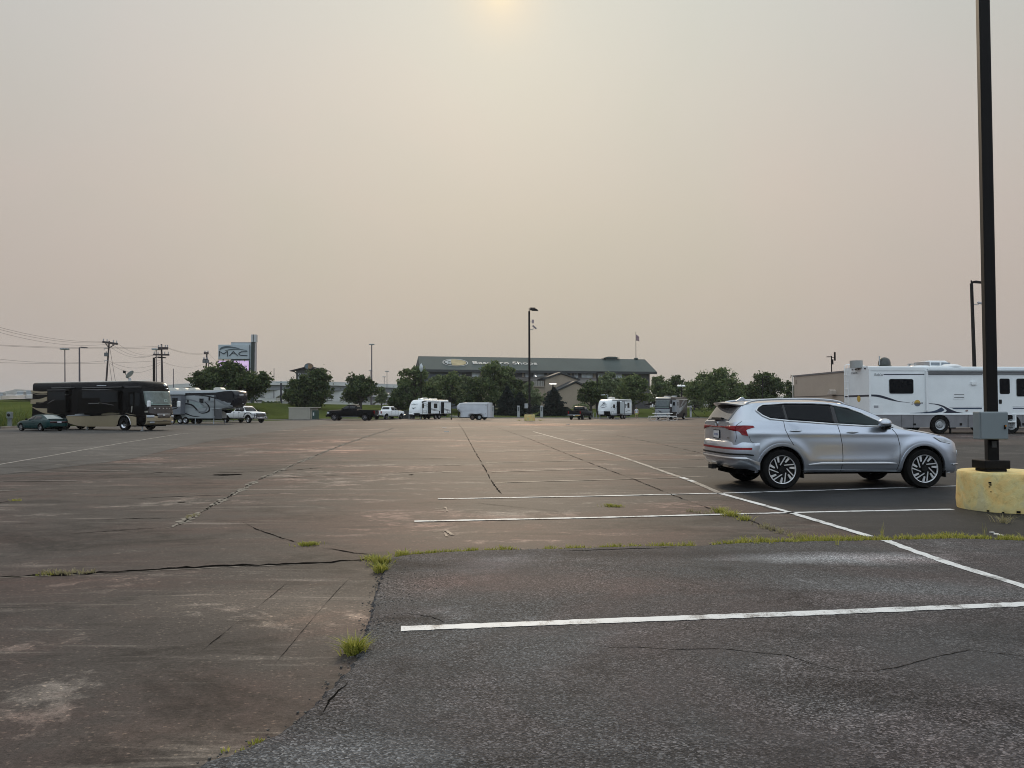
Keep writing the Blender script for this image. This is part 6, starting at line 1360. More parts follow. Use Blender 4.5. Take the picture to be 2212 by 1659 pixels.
# distant wooded ridges, hazy
def ridge(name, label, pts, Y, m, thick=120):
    b = MB(); P = []; r_ = random.Random(int(Y))
    for i in range(len(pts) - 1):
        for k in range(10):
            t = k / 10; u = pts[i][0] + (pts[i + 1][0] - pts[i][0]) * t; v = pts[i][1] + (pts[i + 1][1] - pts[i][1]) * t + r_.uniform(-1.1, 1.1); P.append(D(u, v, Y))
    rows = [[(p.x, Y, -2) for p in P], [(p.x, Y + 4, p.z * .8) for p in P], [(p.x, Y + 25, p.z) for p in P], [(p.x, Y + thick, p.z * .9) for p in P], [(p.x, Y + thick + 40, -2) for p in P]]
    o = b.grid(rows).build(name, m); o['kind'] = 'structure'; return o
WOOD = mat('distant_wood', (.09, .11, .10), .95, 0, .35, .08)
ridge('hills', '', [(-420, 846), (-120, 845), (-10, 847), (8, 844), (22, 841), (34, 842), (46, 844), (64, 846), (120, 849), (260, 852)], 2300, WOOD, 300)
ridge('hills', '', [(150, 858), (420, 858), (560, 856), (640, 852), (690, 848), (712, 853), (760, 855), (870, 850), (990, 858), (1500, 860), (1700, 856), (1760, 850), (2600, 856)], 2500, WOOD, 300)

# ================================================================ highway on the left and overpasses
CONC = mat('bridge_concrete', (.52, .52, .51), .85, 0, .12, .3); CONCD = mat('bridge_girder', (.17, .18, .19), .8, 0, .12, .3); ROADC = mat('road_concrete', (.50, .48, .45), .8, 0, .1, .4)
b = MB(); P = [D(u, v, Y) for u, v, Y in ((-500, 853, 205), (-100, 857.5, 200), (0, 861, 197), (66, 858, 215), (140, 855.5, 240), (240, 851, 275))]
rows = []
for p in P: rows.append([(p.x + 6, p.y - 26, 1.2), (p.x + 2, p.y - 6, p.z - .9), (p.x, p.y - .01, p.z - .25)])
b.grid(rows); o = b.build('embankment', GRASSM); o['kind'] = 'structure'
b = MB(); b.grid([[(p.x, p.y, p.z - .22), (p.x - 3, p.y + 26, p.z + .55)] for p in P]); o = b.build('highway', ROADC); o['kind'] = 'structure'
b = MB()
for i in range(len(P) - 1):
    for dy, dz, hh in ((.3, -.25, .95), (14., .18, .9)):
        a, c = P[i] + Vector((0, dy, dz)), P[i + 1] + Vector((0, dy, dz)); b.add([a, c, c + Vector((0, .3, 0)), a + Vector((0, .3, 0)), a + Vector((0, 0, hh)), c + Vector((0, 0, hh)), c + Vector((0, .3, hh)), a + Vector((0, .3, hh))], [(0, 1, 5, 4), (4, 5, 6, 7), (3, 2, 6, 7)])
tag(b.build('highway_barrier', ROADC), 'long pale concrete barrier along the highway beyond the left meadow', 'barrier')
def far_car(name, label, u, v, Y, L, h, m, cab=(.15, .6), cat='car', rz=-72):
    q = D(u, v, Y); root = thing(name, label, cat, q, R(rz))
    body = MB().xz([(-L / 2, .35), (L / 2, .35), (L / 2, .75), (L * .30, .95), (-L / 2, .95)], -.9, .9).build('body', m, root, bevel=.12)
    x0, x1 = -L / 2 + L * cab[0], -L / 2 + L * cab[1]; MB().xz([(x0, .9), (x1 + .6, .9), (x1, h), (x0 + .3, h)], -.82, .82).build('cab', mat('far_glass', (.16, .18, .19), .2), root, bevel=.08); MB().b2(x0 + .3, x1, -.8, .8, h - .02, h + .05).build('roof', m, root, bevel=.03)
    for x in (-L * .3, L * .32):
        for y in (-.8, .8): wheel(root, x, y, .34, .34, .22, .2, 'spokes', ALLOY, 12)
    return root
far_car('suv', 'white car driving on the distant highway at the far left', 45, 860, 214, 5, 1.85, WHITEP, (.05, .6))
far_car('van', 'grey van following the white car on the distant highway', 64, 859, 222, 5.2, 2., mat('far_grey', (.35, .37, .39), .4), (.1, .7), 'van')
far_car('car', 'dark car at the very edge of the distant highway', 2, 862, 205, 4.5, 1.5, mat('far_dark', (.08, .09, .10), .4), (.2, .7))
def overpass(name, label, pts, Yf, dh, piers, pw, grp, railing=.25):
    root = thing(name, label, 'overpass', (0, 0, 0), group=grp)
    P = [D(u, v, Yf(u)) for u, v in pts]; W_ = 11.
    dk = MB(); gd = MB(); pr = MB()
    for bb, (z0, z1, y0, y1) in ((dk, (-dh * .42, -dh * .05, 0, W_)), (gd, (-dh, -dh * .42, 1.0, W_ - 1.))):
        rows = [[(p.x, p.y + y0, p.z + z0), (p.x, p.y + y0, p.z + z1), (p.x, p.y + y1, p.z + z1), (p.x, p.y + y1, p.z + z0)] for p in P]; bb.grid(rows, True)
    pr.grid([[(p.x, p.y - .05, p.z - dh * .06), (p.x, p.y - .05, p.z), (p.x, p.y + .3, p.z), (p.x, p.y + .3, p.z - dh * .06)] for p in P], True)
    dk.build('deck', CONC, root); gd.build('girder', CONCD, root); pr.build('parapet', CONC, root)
    xs = [p.x for p in P]
    for u in piers:
        Y = Yf(u) + 2; x = D(u, 850, Y).x; zt = float(np.interp(x, xs, [p.z for p in P])) - dh; h = zt - .5; k = pw
        MB().xz([(x - k * .28, 0), (x + k * .28, 0), (x + k * .28, zt - k * .75), (x + k * .42, zt - k * .55), (x + k, zt - k * .22), (x + k, zt + .02), (x - k, zt + .02), (x - k, zt - k * .22), (x - k * .42, zt - k * .55), (x - k * .28, zt - k * .75)], Y, Y + 6.5).build('pier', CONC, root, bevel=.12)
    return root
overpass('overpass', 'tall upper highway overpass on hammerhead piers behind the dark trees', [(240, 845), (330, 834), (400, 828.5), (480, 825), (560, 823.5), (640, 823.5), (740, 825.5), (860, 830.5), (960, 837), (1100, 850)], lambda u: 300 + .06 * (u - 600), 3.4, (300, 442, 584.5, 726, 868), 5.2, 'highway overpasses')
overpass('overpass', 'lower highway overpass passing behind the hammerhead piers', [(180, 846), (440, 846), (600, 847), (760, 850.5), (960, 857)], lambda u: 345 + .02 * (u - 600), 2.4, (380, 520, 660, 800), 3.0, 'highway overpasses')
overpass('overpass', 'lowest distant highway ramp just above the grass under the overpasses', [(300, 860), (560, 860.5), (760, 861.5), (960, 865)], lambda u: 390., 1.9, (470, 690, 760), 2.6, 'highway overpasses')
def shed(name, label, u0, u1, v0, Y, m, depth=9, cat='building'):
    a, c = D(u0, v0, Y), D(u1, v0, Y); root = thing(name, label, cat, (a.x, Y, 0))
    L = c.x - a.x; MB().b2(0, L, 0, depth, 0, a.z).build('wall', m, root); MB().b2(-.2, L + .2, -.2, depth + .2, a.z, a.z + .25).build('roof', mat('shed_roof', (.45, .45, .44), .6), root)
    MB().b2(L * .06, L * .24, -.04, .02, .3, a.z * .8).build('door', mat('shed_door', (.27, .29, .30), .6), root); return root
shed('storage_building', 'white flat roofed storage building under the overpass left of the black lamp post', 567, 596, 861.5, 235, mat('shed_white', (.55, .55, .53), .6))
shed('storage_building', 'pale narrow shed at the foot of the overpass pier', 598, 612, 867, 240, mat('shed_grey', (.34, .36, .37), .6))
shed('warehouse', 'low pale warehouse wall under the overpass right of the dark sign tree', 700, 760, 868, 260, mat('shed_pale', (.50, .50, .47), .6), 14)

# ================================================================ the store
def make_store():
    th = R(12); root = thing('store', 'large green roofed store with its name and an oval emblem on the roof', 'store building', (-24.4, 200, 0), th)
    RF = mat('roof_green', (.050, .068, .062), .75, 0, .10, .25, bump=.15, bs=6); FAS = mat('fascia_dark', (.030, .034, .036), .7); BEI = mat('store_beige', (.30, .245, .185), .85, 0, .1, .4); DKW = mat('store_dark_wall', (.055, .052, .055), .8, 0, .15, .5); LRF = mat('lower_roof', (.115, .105, .095), .8, 0, .12, .6)
    L = 62.6; zr, ze, ye = 15.2, 11.35, -7.6
    MB().xz([(0, 0), (0, 0), (0, 0)], 0, 0) if False else None
    r = MB()
    for s_ in (-1, 1): r.add([(0, 0, zr), (L, 0, zr), (L + .4, s_ * ye * -1, ze), (-.4, s_ * ye * -1, ze), (0, 0, zr - .35), (L, 0, zr - .35), (L + .4, s_ * ye * -1, ze - .35), (-.4, s_ * ye * -1, ze - .35)], [(0, 1, 2, 3), (4, 5, 6, 7), (2, 3, 7, 6), (0, 3, 7, 4), (1, 2, 6, 5)])
    ro = r.build('roof', RF, root)
    MB().b2(-.4, L + .4, ye - .08, ye + .02, ze - .6, ze + .04).build('fascia', FAS, root)
    for x in (-.12, L + .02): MB().add([(x, 0, zr), (x, ye, ze), (x, ye, ze - .5), (x, 0, zr - .5), (x + .1, 0, zr), (x + .1, ye, ze), (x + .1, ye, ze - .5), (x + .1, 0, zr - .5)], [(0, 1, 2, 3), (4, 5, 6, 7), (0, 1, 5, 4), (3, 2, 6, 7)]) if False else None
    bb = MB(); bb.yz([(ye, ze - .45), (0, zr - .4), (-ye, ze - .45)], -.1, .0); bb.yz([(ye, ze - .45), (0, zr - .4), (-ye, ze - .45)], L, L + .1); bb.build('gable', DKW, root)
    cup = MB(); cup.b2(51, 54.2, -.8, 1., zr - .3, zr + .25); cup.xz([(50.2, zr + .15), (55, zr + .15), (53.6, zr + .55), (51.6, zr + .55)], -1., 1.2); cup.build('roof_vent', RF, root)
    # upper wall and clerestory
    MB().b2(.6, L - 1.2, -6.4, 6, 0, ze - .3).build('upper_wall', DKW, root)
    MB().b2(.6, 10.5, -6.6, -6.4, 0, ze - .35).build('end_wall', mat('store_blue_wall', (.09, .10, .125), .8), root)
    for x0, x1 in ((13, 15.2), (16, 19), (27, 28.4), (29.2, 32.2), (36.5, 38.4), (40.2, 41.4), (42.2, 45.4), (46.4, 49.8), (50.8, 53.6)):
        w = MB().b2(x0, x1, -6.5, -6.38, 9.55, 11.0).build('window', mat('store_window_frame', (.24, .23, .21), .7), root)
        MB().b2(x0 + .15, x1 - .15, -6.54, -6.5, 9.7, 10.9).build('pane', mat('store_glass', (.42, .45, .46), .2, 0, .6, .5, spec=.8), w)  # pane colour lightened to paint in the reflected sky
    for x in (15.6, 26.5, 33.2, 35.6, 39.4, 45.9, 50.3): MB().b2(x - .3, x + .3, -6.5, -6.38, 9.3, 11.1).build('pier', BEI, root)
    # lean-to roof and front wall
    MB().add([(11.2, -6.4, 9.75), (54.6, -6.4, 9.75), (54.6, -10.6, 8.1), (11.2, -10.6, 8.1)], [(0, 1, 2, 3)])
    lr = MB(); lr.yz([(-6.4, 9.75), (-10.6, 8.1), (-10.6, 7.8), (-6.4, 9.4)], 11.2, 54.6); lr.build('lower_roof', LRF, root)
    MB().b2(11.6, 54.2, -10.0, -6.4, 0, 8.3).build('front_wall', BEI, root)
    lr = MB(); lr.yz([(-10.0, 5.75), (-13.6, 4.35), (-13.6, 4.05), (-10.0, 5.4)], 38, 53); lr.build('lower_roof', mat('lower_roof_grey', (.10, .10, .115), .8), root)
    MB().b2(38.5, 52.6, -13.0, -10.0, 0, 4.5).build('front_wall', BEI, root)
    def gable(xc, hw, zp, zE, y0, y1, nm):
        g = MB().xz([(xc - hw + .35, 0), (xc + hw - .35, 0), (xc + hw - .35, zE), (xc, zp - .25), (xc - hw + .35, zE)], y0 + .4, y1).build('gable_wall', BEI, root)
        rf = MB(); rf.xz([(xc, zp), (xc + hw + .3, zE - .25), (xc + hw + .3, zE + .10), (xc, zp + .38), (xc - hw - .3, zE + .10), (xc - hw - .3, zE - .25)], y0, y1); rf.build('gable_roof', FAS, root); return g
    gable(34.6, 4.6, 10.4, 8.9, -14.5, -8.0, 1); gable(36.6, 5.4, 8.0, 5.6, -20.5, -12, 2)
    for k in range(7): MB().b2(27.2 + k * .42, 27.5 + k * .42, -14.3, -14.1, 7.1, 8.5).build('baluster', mat('baluster_pale', (.30, .28, .25), .8), root)
    MB().b2(26.8, 30.2, -14.35, -10, 6.9, 7.1).build('balcony', BEI, root); lr = MB().xz([(22, 8.1), (31, 9.6), (31, 9.95), (22, 8.45)], -14.6, -9.5).build('gable_roof', LRF, root); MB().b2(22.4, 30.4, -14, -10, 0, 7.0).build('front_wall', BEI, root)
    sk = MB().box((28.2, -13.4, 9.65), (.35, 1.1, .12), M=Matrix.Rotation(R(22), 4, 'X')).build('skylight', WHITEP, root)
    for x in (40.6, 44.4): MB().b2(x - .4, x + .4, -21.2, -20.4, 0, 4.4).build('column', BEI, root)
    MB().b2(39.8, 46, -21.4, -13, 4.2, 5.2).build('entrance_canopy', mat('canopy_dark', (.10, .075, .06), .8), root); MB().b2(39.5, 46, -13.3, -13.0, 0, 4.0).build('entrance', mat('entrance_dark', (.02, .02, .02), .6), root)
    # lettering on the roof slope
    sl = Vector((0, ye, ze - zr)).normalized(); up = -sl; nrm = Vector((1, 0, 0)).cross(up)
    at = lambda x, s_: Vector((x, 0, zr)) + sl * s_ + nrm * .10
    LW = mat('roof_letter_white', (.48, .48, .45), .7, 0, .15, .8)
    text('roof_lettering', 'Bass Pro Shops', LW, root, frame(at(22.3, 4.35), (1, 0, 0), up), 17.2, 2.35, .06, .018)
    def el(nm, rx, ry, m, dz, cx=9.2, s_=4.1, hole=None, a0=0, a1=360):
        n = 48; o = [at(cx + rx * cos(R(a0 + (a1 - a0) * k / n)), s_ - ry * sin(R(a0 + (a1 - a0) * k / n))) + nrm * dz for k in range(n + 1)]
        b = MB()
        if hole: i = [at(cx + hole[0] * cos(R(a0 + (a1 - a0) * k / n)), s_ - hole[1] * sin(R(a0 + (a1 - a0) * k / n))) + nrm * dz for k in range(n + 1)]; b.grid([o, i])
        else: b.add(o[:-1] if a1 - a0 == 360 else o, [tuple(range(n if a1 - a0 == 360 else n + 1))])
        return b.build(nm, m, root)
    el('roof_emblem', 3.3, 2.35, LW, 0, hole=(3.1, 2.15)); el('roof_emblem', 2.85, 1.95, mat('emblem_gold', (.34, .28, .15), .7, 0, .25, .6), .03); el('roof_emblem', 2.85, 1.95, RF, .06, a0=112, a1=248)
    fish = spline([(4.5, 4.0), (5.2, 3.3), (6.3, 2.9), (7.3, 2.4), (7.5, 3.2), (7.0, 3.9), (7.3, 4.6), (6.7, 5.2), (6.0, 4.9), (5.6, 5.6), (5.2, 4.7), (4.5, 4.4)], 3)
    MB().add([at(*q) + nrm * .10 for q in fish], [tuple(range(len(fish)))]) if False else None
    fish = [(9.2 + (q[0] - 9.2) * .58, q[1]) for q in fish]; fb = MB(); fb.add([at(q[0], q[1]) + nrm * .10 for q in fish], [tuple(range(len(fish)))]); fb.build('roof_emblem', mat('emblem_fish', (.36, .38, .37), .7), root)
    fb = MB(); fb.add([at(9.2 + (q[0] + .35 - 9.2) * .58, q[1] + .3) + nrm * .13 for q in spline([(5.4, 3.7), (6.2, 3.3), (6.7, 3.6), (6.0, 4.1), (5.4, 3.9)], 3)], [tuple(range(13))]); fb.build('roof_emblem', RF, root)
    # flagpole on the ridge
    fp = thing('flagpole', 'flagpole with a drooping flag on the right end of the store roof', 'flagpole', Vector((-24.4, 200, zr)) + Matrix.Rotation(th, 3, 'Z') @ Vector((60, 0, 0)), 0)
    MB().cyl((0, 0, -.5), (0, 0, 7.6), .10, .06, 8).build('pole', mat('flagpole_brown', (.10, .08, .08), .5), fp); MB().box((0, 0, .1), (1., 1., .6)).build('base', RF, fp, bevel=.2)
    rows = [[(.05 + .9 * i / 6, .15 * sin(i * 1.1 + j * .5) * i / 6, 6.9 - .42 * i / 6 * (1 + i / 7) - (1.75 - .55 * i / 6) * j / 6) for j in range(7)] for i in range(7)]
    fl = MB().grid(rows).build('flag', mat('flag_faded', (.32, .22, .24), .8, 0, .35, 2.2), fp, smooth=60); md = fl.modifiers.new('d', 'SOLIDIFY'); md.thickness = .02
make_store()

# beige building on the right
def make_building():
    A, B = D(1715, 811, 75), D(1822, 800.5, 65.6); dr = (B - A); dr.z = 0; L0 = dr.length; ang = math.atan2(dr.y, dr.x)
    root = thing('building', 'flat roofed beige building behind the long white motorhome', 'building', (A.x, A.y, 0), ang); L = L0 + 6
    BE = mat('stucco_beige', (.40, .335, .27), .9, 0, .06, .6, bump=.15, bs=12); h = A.z
    MB().b2(0, L, 0, 34, -.2, h - .14).build('wall', BE, root); MB().b2(-.06, L + .06, -.06, 34, h - .14, h).build('roof_edge', mat('coping_grey', (.16, .15, .15), .6), root)
    MB().b2(0, L, -.03, .0, 2.62, 2.68).build('wall_joint', mat('joint_dark', (.12, .10, .085), .9), root)
    MB().b2(L - .18, L + .02, -.05, .05, 0, h - .16).build('corner_joint', BE, root)
    for x, nm in ((.45, 1),): MB().b2(x, x + .06, -.04, .0, 3.9, 4.3).build('wall_slot', mat('joint_dark', (.12, .10, .085), .9), root)
    MB().xz([(7.5, 2.72), (8.3, 2.72), (8.25, 3.05), (8.0, 3.2)], -.55, 0).build('wall_light', mat('lamp_pale', (.42, .37, .32), .6), root, bevel=.03)
    MB().tube([(.0, -.12, 2.4), (-.02, -.12, h + .05), (-.35, -.1, h + .1), (-.7, 0, h - .2)], .05).build('downpipe', CREAM, root)
    q = D(1799.5, 803, 67.5); mp = thing('antenna_mast', 'dark mast with two panel antennas on the beige building roof', 'antenna', (q.x, q.y + .3, h - .05))
    k = 67.5 / FPX; MB().cyl((0, 0, 0), (0, 0, 36 * k), .045, n=8).build('pole', DARKM, mp); MB().box((.30, 0, 35 * k), (.12, .1, .75)).build('antenna_panel', DARKM, mp); MB().box((.08, 0, 23 * k), (.14, .12, .45)).build('antenna_panel', DARKM, mp)
    MB().tube([(0, 0, 33 * k), (.3, 0, 33 * k)], .03).build('bracket', DARKM, mp); MB().box((-.22, 0, 34 * k), (.4, .14, .07)).build('lamp_head', DARKM, mp, bevel=.02)
make_building()

# ================================================================ signs
def make_signs():
    Y = 132; k = Y / FPX; X = lambda u: D(u, 800, Y).x; Z = lambda v: D(500, v, Y).z
    root = thing('pylon_sign', 'tall pylon sign with a grey name board and a lit lilac screen', 'sign', (X(547.5), Y, gz(X(547), Y)), 0); ox, oz = X(547.5), root.location.z
    x = lambda u: X(u) - ox; z = lambda v: Z(v) - oz
    SG = mat('sign_grey', (.40, .45, .48), .4, .3, .08, .6); SD = mat('sign_dark', (.022, .030, .028), .6); SE = mat('sign_edge', (.05, .06, .065), .5)
    MB().b2(x(543.5), x(550.6), -.35, .35, -.2, z(739)).build('pole', SD, root); MB().b2(x(550.6), x(553.5), -.25, .25, -.2, z(740)).build('pole_trim', mat('sign_pale', (.45, .40, .40), .5), root)
    MB().b2(x(543.3), x(554), -.4, .4, z(739), z(723)).build('cap_lamp', mat('cap_pale', (.45, .45, .46), .4, 0, .1), root); MB().b2(x(547.6), x(548.8), -.45, -.4, z(739), z(723)).build('cap_mullion', SD, root)
    MB().b2(x(499), x(543.4), -.1, .25, z(800), z(740)).build('back_plate', SG, root); MB().b2(x(498.6), x(543.4), -.06, .2, z(740.2), z(739.4)).build('back_edge', SE, root)
    bd = MB().b2(x(473.5), x(539.5), -.55, -.1, z(776), z(745)).build('name_board', SG, root, bevel=.04); MB().b2(x(473), x(540.2), -.50, -.08, z(776.8), z(775.6)).build('board_edge', SE, root)
    dk = mat('sign_letter', (.025, .035, .045), .4); yy = -.60
    st = MB()
    def stroke(pts, w=.11):
        P = [(x(u), z(v)) for u, v in pts]
        for i in range(len(P) - 1):
            a, b_ = Vector(P[i]), Vector(P[i + 1]); t = (b_ - a).normalized(); n = Vector((-t.y, t.x)) * w / 2; a2 = a - t * w * .3; b3 = b_ + t * w * .3
            st.xz([tuple(a2 - n), tuple(b3 - n), tuple(b3 + n), tuple(a2 + n)], yy - .03, yy + .06 + .004 * i)
    stroke([(476, 770), (476.3, 759.5), (485, 765), (493.3, 759.5), (494, 770)], .13); stroke([(498, 769), (506.5, 760), (515.5, 769)], .13); stroke([(503.5, 764.5), (510, 764.5)], .09)
    stroke([(536, 760), (524, 760.3), (518.8, 763), (518, 765.3), (521, 767.6), (527, 768.3), (536, 768.6)], .13)
    st.build('sign_lettering', dk, root)
    sw = MB(); sw.xz(swoosh([(x(476), z(757)), (x(480), z(751)), (x(492), z(748.2)), (x(510), z(750.5)), (x(520), z(753.5))], [(x(476), z(757.2)), (x(482), z(754)), (x(492), z(752)), (x(508), z(752)), (x(520), z(753.8))]), yy - .02, yy + .06)
    sw.xz(swoosh([(x(488), z(757.6)), (x(500), z(754.5)), (x(515), z(753.6)), (x(535), z(757))], [(x(488), z(758)), (x(502), z(756.2)), (x(518), z(755.6)), (x(535), z(758))]), yy - .03, yy + .05); sw.build('sign_swoosh', mat('swoosh_blue', (.06, .085, .10), .4), root)
    scr = MB().b2(x(473.5), x(539.7), -.5, .1, z(835), z(779)).build('screen_case', SE, root)
    m, nt, bs = nodes('led_screen'); tc = N(nt, 'ShaderNodeTexCoord'); sp = N(nt, 'ShaderNodeSeparateXYZ'); nt.links.new(tc.outputs['Object'], sp.inputs[0]); wv = N(nt, 'ShaderNodeMath', operation='SINE'); mu = N(nt, 'ShaderNodeMath', operation='MULTIPLY'); mu.inputs[1].default_value = 28; nt.links.new(sp.outputs['Z'], mu.inputs[0]); nt.links.new(mu.outputs[0], wv.inputs[0])
    rp = ramp(nt, wv.outputs[0], [(0, (.60, .42, .74)), (.7, (.72, .56, .82))]); nt.links.new(rp.outputs[0], bs.inputs['Emission Color']); bs.inputs['Emission Strength'].default_value = .85; bs.inputs['Base Color'].default_value = (.05, .05, .06, 1)
    MB().b2(x(474), x(539.2), -.54, -.5, z(834), z(779.6)).build('screen', m, scr)
    MB().tube([(x(508) + 2.1 * cos(R(a)), -.58, z(806) + 1.75 * sin(R(a))) for a in range(-60, 125, 6)], .07).build('screen_ring', mat('ring_black', (.01, .01, .015), .4), scr)
    # dark store sign with domed emblem
    Y = 160; root = thing('store_sign', 'dark gabled store sign with a domed oval emblem on top behind a dark tree', 'sign', (D(670, 800, Y).x, Y, gz(D(670, 800, Y).x, Y))); ox, oz = root.location.x, root.location.z
    x = lambda u: D(u, 800, Y).x - ox; z = lambda v: D(670, v, Y).z - oz
    BK_ = mat('store_sign_dark', (.035, .036, .034), .7); MB().b2(x(641.5), x(698), -.6, .6, -.3, z(801)).build('body', BK_, root); MB().xz([(x(641.5), z(801)), (x(698), z(801)), (x(670), z(793))], -.58, .58).build('gable', BK_, root)
    rf = MB(); rf.xz([(x(670), z(790.5)), (x(712), z(801)), (x(711), z(802.5)), (x(670), z(793)), (x(629), z(802.5)), (x(628), z(801))], -1.0, 1.0); rf.build('roof', mat('sign_roof', (.04, .032, .034), .7), root)
    for s_ in (-1, 1):
        c = 641.5 if s_ < 0 else 698; MB().tube([(x(c + s_ * 9), 0, z(801.5)), (x(c + s_ * 4.5), 0, z(803.5)), (x(c + s_ * 1.2), 0, z(807)), (x(c), 0, z(813))], .12).build('bracket', BK_, root)
    cx, cz = x(670), z(792); MB().xz(ellipse(cx, cz, x(679.6) - cx, z(785.2) - cz, 32), -1.12, -.9).build('emblem', mat('emblem_rim', (.05, .05, .05), .6), root)
    MB().xz(ellipse(cx, cz, (x(679.6) - cx) * .86, (z(785.2) - cz) * .84, 32), -1.16, -1.1).build('emblem_face', mat('emblem_bronze', (.21, .13, .07), .6, 0, .3, 2), root); MB().xz([(cx + (x(679.6) - cx) * .86 * cos(R(a)), cz + (z(785.2) - cz) * .84 * sin(R(a))) for a in range(95, 266, 9)], -1.2, -1.14).build('emblem_water', mat('emblem_blue', (.10, .14, .17), .6, 0, .3, 3), root)
    LW = mat('sign_letter_pale', (.42, .43, .42), .6); o = text('sign_lettering', 'Outdoor World', LW, root, frame((cx, -.64, z(808.5)), (1, 0, 0), (0, 0, 1)), x(694) - x(646), z(806) - z(811.5), .03, .012)
    MB().b2(x(645.5), x(694), -.64, -.6, z(835), z(813.5)).build('message_board', mat('board_pale', (.33, .34, .34), .6), root)
make_signs()

# ================================================================ utility poles and wires
WOODP = mat('pole_wood', (.060, .045, .045), .9, 0, .3, 3, bump=.3); WIRE = mat('wire', (.075, .065, .062), .7); PALEI = mat('insulator', (.33, .32, .33), .4)
def util(label, base, top, Y, r, arms, extra=None):
    b0, t0 = D(*base, Y), D(*top, Y); b0.z = gz(b0.x, Y); root = thing('utility_pole', label, 'utility pole', b0, group='wooden utility poles'); T0 = t0 - b0
    MB().tube([(0, 0, -.3), T0 * .55, T0], [r * 1.15, r, r * .8], 8).build('pole', WOODP, root)
    for (u0, v0), (u1, v1), th in arms:
        a, c = D(u0, v0, Y - .3) - b0, D(u1, v1, Y - .3) - b0; d = c - a; M = Matrix.Rotation(-math.atan2(d.z, d.x), 4, 'Y')
        arm = MB().box((a + c) / 2, (d.length, .14, th), M=M).build('crossarm', WOODP, root)
        ins = MB()
        for t in (.06, .30, .72, .94): p = a + d * t; ins.cyl(p + Vector((0, 0, th / 2)), p + Vector((0, 0, th / 2 + .30)), .07, .05, 8)
        ins.build('insulator', PALEI, arm)
    return root, b0
p1, o1 = util('leaning wooden utility pole with a braced crossarm and a grey transformer', (225.5, 905), (236, 736.5), 100, .115, [((221.5, 738.5), (254, 743), .26)])
br = MB(); d = lambda u, v: D(u, v, 99.8) - o1
br.tube([d(228, 742), d(234.5, 750.5)], .06); br.tube([d(247, 744.5), d(235, 752)], .06); br.tube([d(242, 743), d(246, 746)], .05); br.build('brace', WOODP, p1)
tr = MB(); q = d(229.5, 762); tr.cyl(q, d(229.5, 769.5), .26, n=12); tr.cyl(d(229.5, 759), q, .05); tr.build('transformer', mat('transformer_grey', (.12, .125, .13), .5), p1)
tr = MB(); tr.tube([d(233, 752), d(226, 752), d(226, 755)], .05); tr.tube([d(232, 779), d(226, 779), d(226.5, 783)], .04); tr.build('cutout', STEELG, p1)
p2, o2 = util('wooden utility pole with two crossarms beside the thick dark lamp pole', (351, 905), (348.8, 743.5), 101, .135, [((341.5, 752.5), (363, 752.5), .32), ((331, 766), (365.5, 766.5), .22)])
p3, o3 = util('small distant wooden utility pole above the broad dark tree', (441, 900), (447, 762), 150, .17, [((440.5, 763), (450.5, 763), .4), ((439, 778), (449, 778), .5)])
tr = MB(); d3 = lambda u, v: D(u, v, 149.6) - o3
for u in (441.5, 447.5): tr.cyl(d3(u, 777), d3(u, 784), .35, n=10)
tr.build('transformer', mat('transformer_grey', (.12, .125, .13), .5), p3)
def wire(label, a, c, sag, r=.028):
    P = []
    for k in range(17): t = k / 16; q = a + (c - a) * t; q = Vector(q); q.z -= 4 * sag * t * (1 - t); P.append(q)
    tag(MB().tube(P, r, 5).build('power_line', WIRE), label, 'wire', 'power lines')
A = lambda u, v, Y=100: D(u, v, Y)
wl = [((-60, 690), 70, (222.5, 738), 100, .6, 'upper power line rising to the left edge from the leaning pole crossarm'), ((-60, 694), 70, (226, 739.5), 100, .7, 'second upper power line just below the highest one at the left edge'), ((-60, 700), 70, (246, 742), 100, .9, 'third power line from the left edge to the right end of the leaning pole crossarm'),
      ((-60, 743), 80, (345, 751), 101, .3, 'long straight power line passing the leaning pole to the second pole'), ((-60, 741.5), 80, (345, 748), 101, .3, 'thin straight power line just above the long straight one'),
      ((-60, 768), 80, (232, 779), 100, .5, 'communication cable from the left edge to below the transformer'), ((-60, 781), 80, (346, 779), 101, .3, 'lowest long cable running from the left edge to the second pole'),
      ((254, 742), 100, (333, 766), 101, .55, 'sagging wire from the leaning pole crossarm to the lower crossarm of the second pole'), ((240, 742), 100, (336, 766), 101, .8, 'sagging wire just under the one between the two crossarms'), ((228, 741), 100, (334, 766.5), 101, 1.0, 'lowest of the three wires between the two crossarms'),
      ((236, 780), 100, (347, 782), 101, .85, 'sagging cable between the first two poles at mid height'), ((236, 784), 100, (347, 786), 101, 1.2, 'deepest sagging cable between the first two poles'),
      ((362, 751), 101, (441, 763), 150, .35, 'power line from the second pole to the distant small pole'), ((364, 753), 101, (449, 763.5), 150, .45, 'lower power line from the second pole to the distant small pole'), ((352, 782), 101, (441, 786), 150, .7, 'thin cable from the second pole down to the broad dark tree'),
      ((450, 764), 150, (560, 850), 190, .5, 'thin wire running down from the distant small pole behind the sign')]
for a, Ya, c, Yc, sg, lab in wl: wire(lab, D(*a, Ya), D(*c, Yc), sg, .013)
gw = MB(); gw.tube([d(237.5, 753), d(262, 900)], .022, 5); gw.tube([d(236.5, 786), d(252, 900)], .022, 5); gw.build('guy_wire', WIRE, p1)

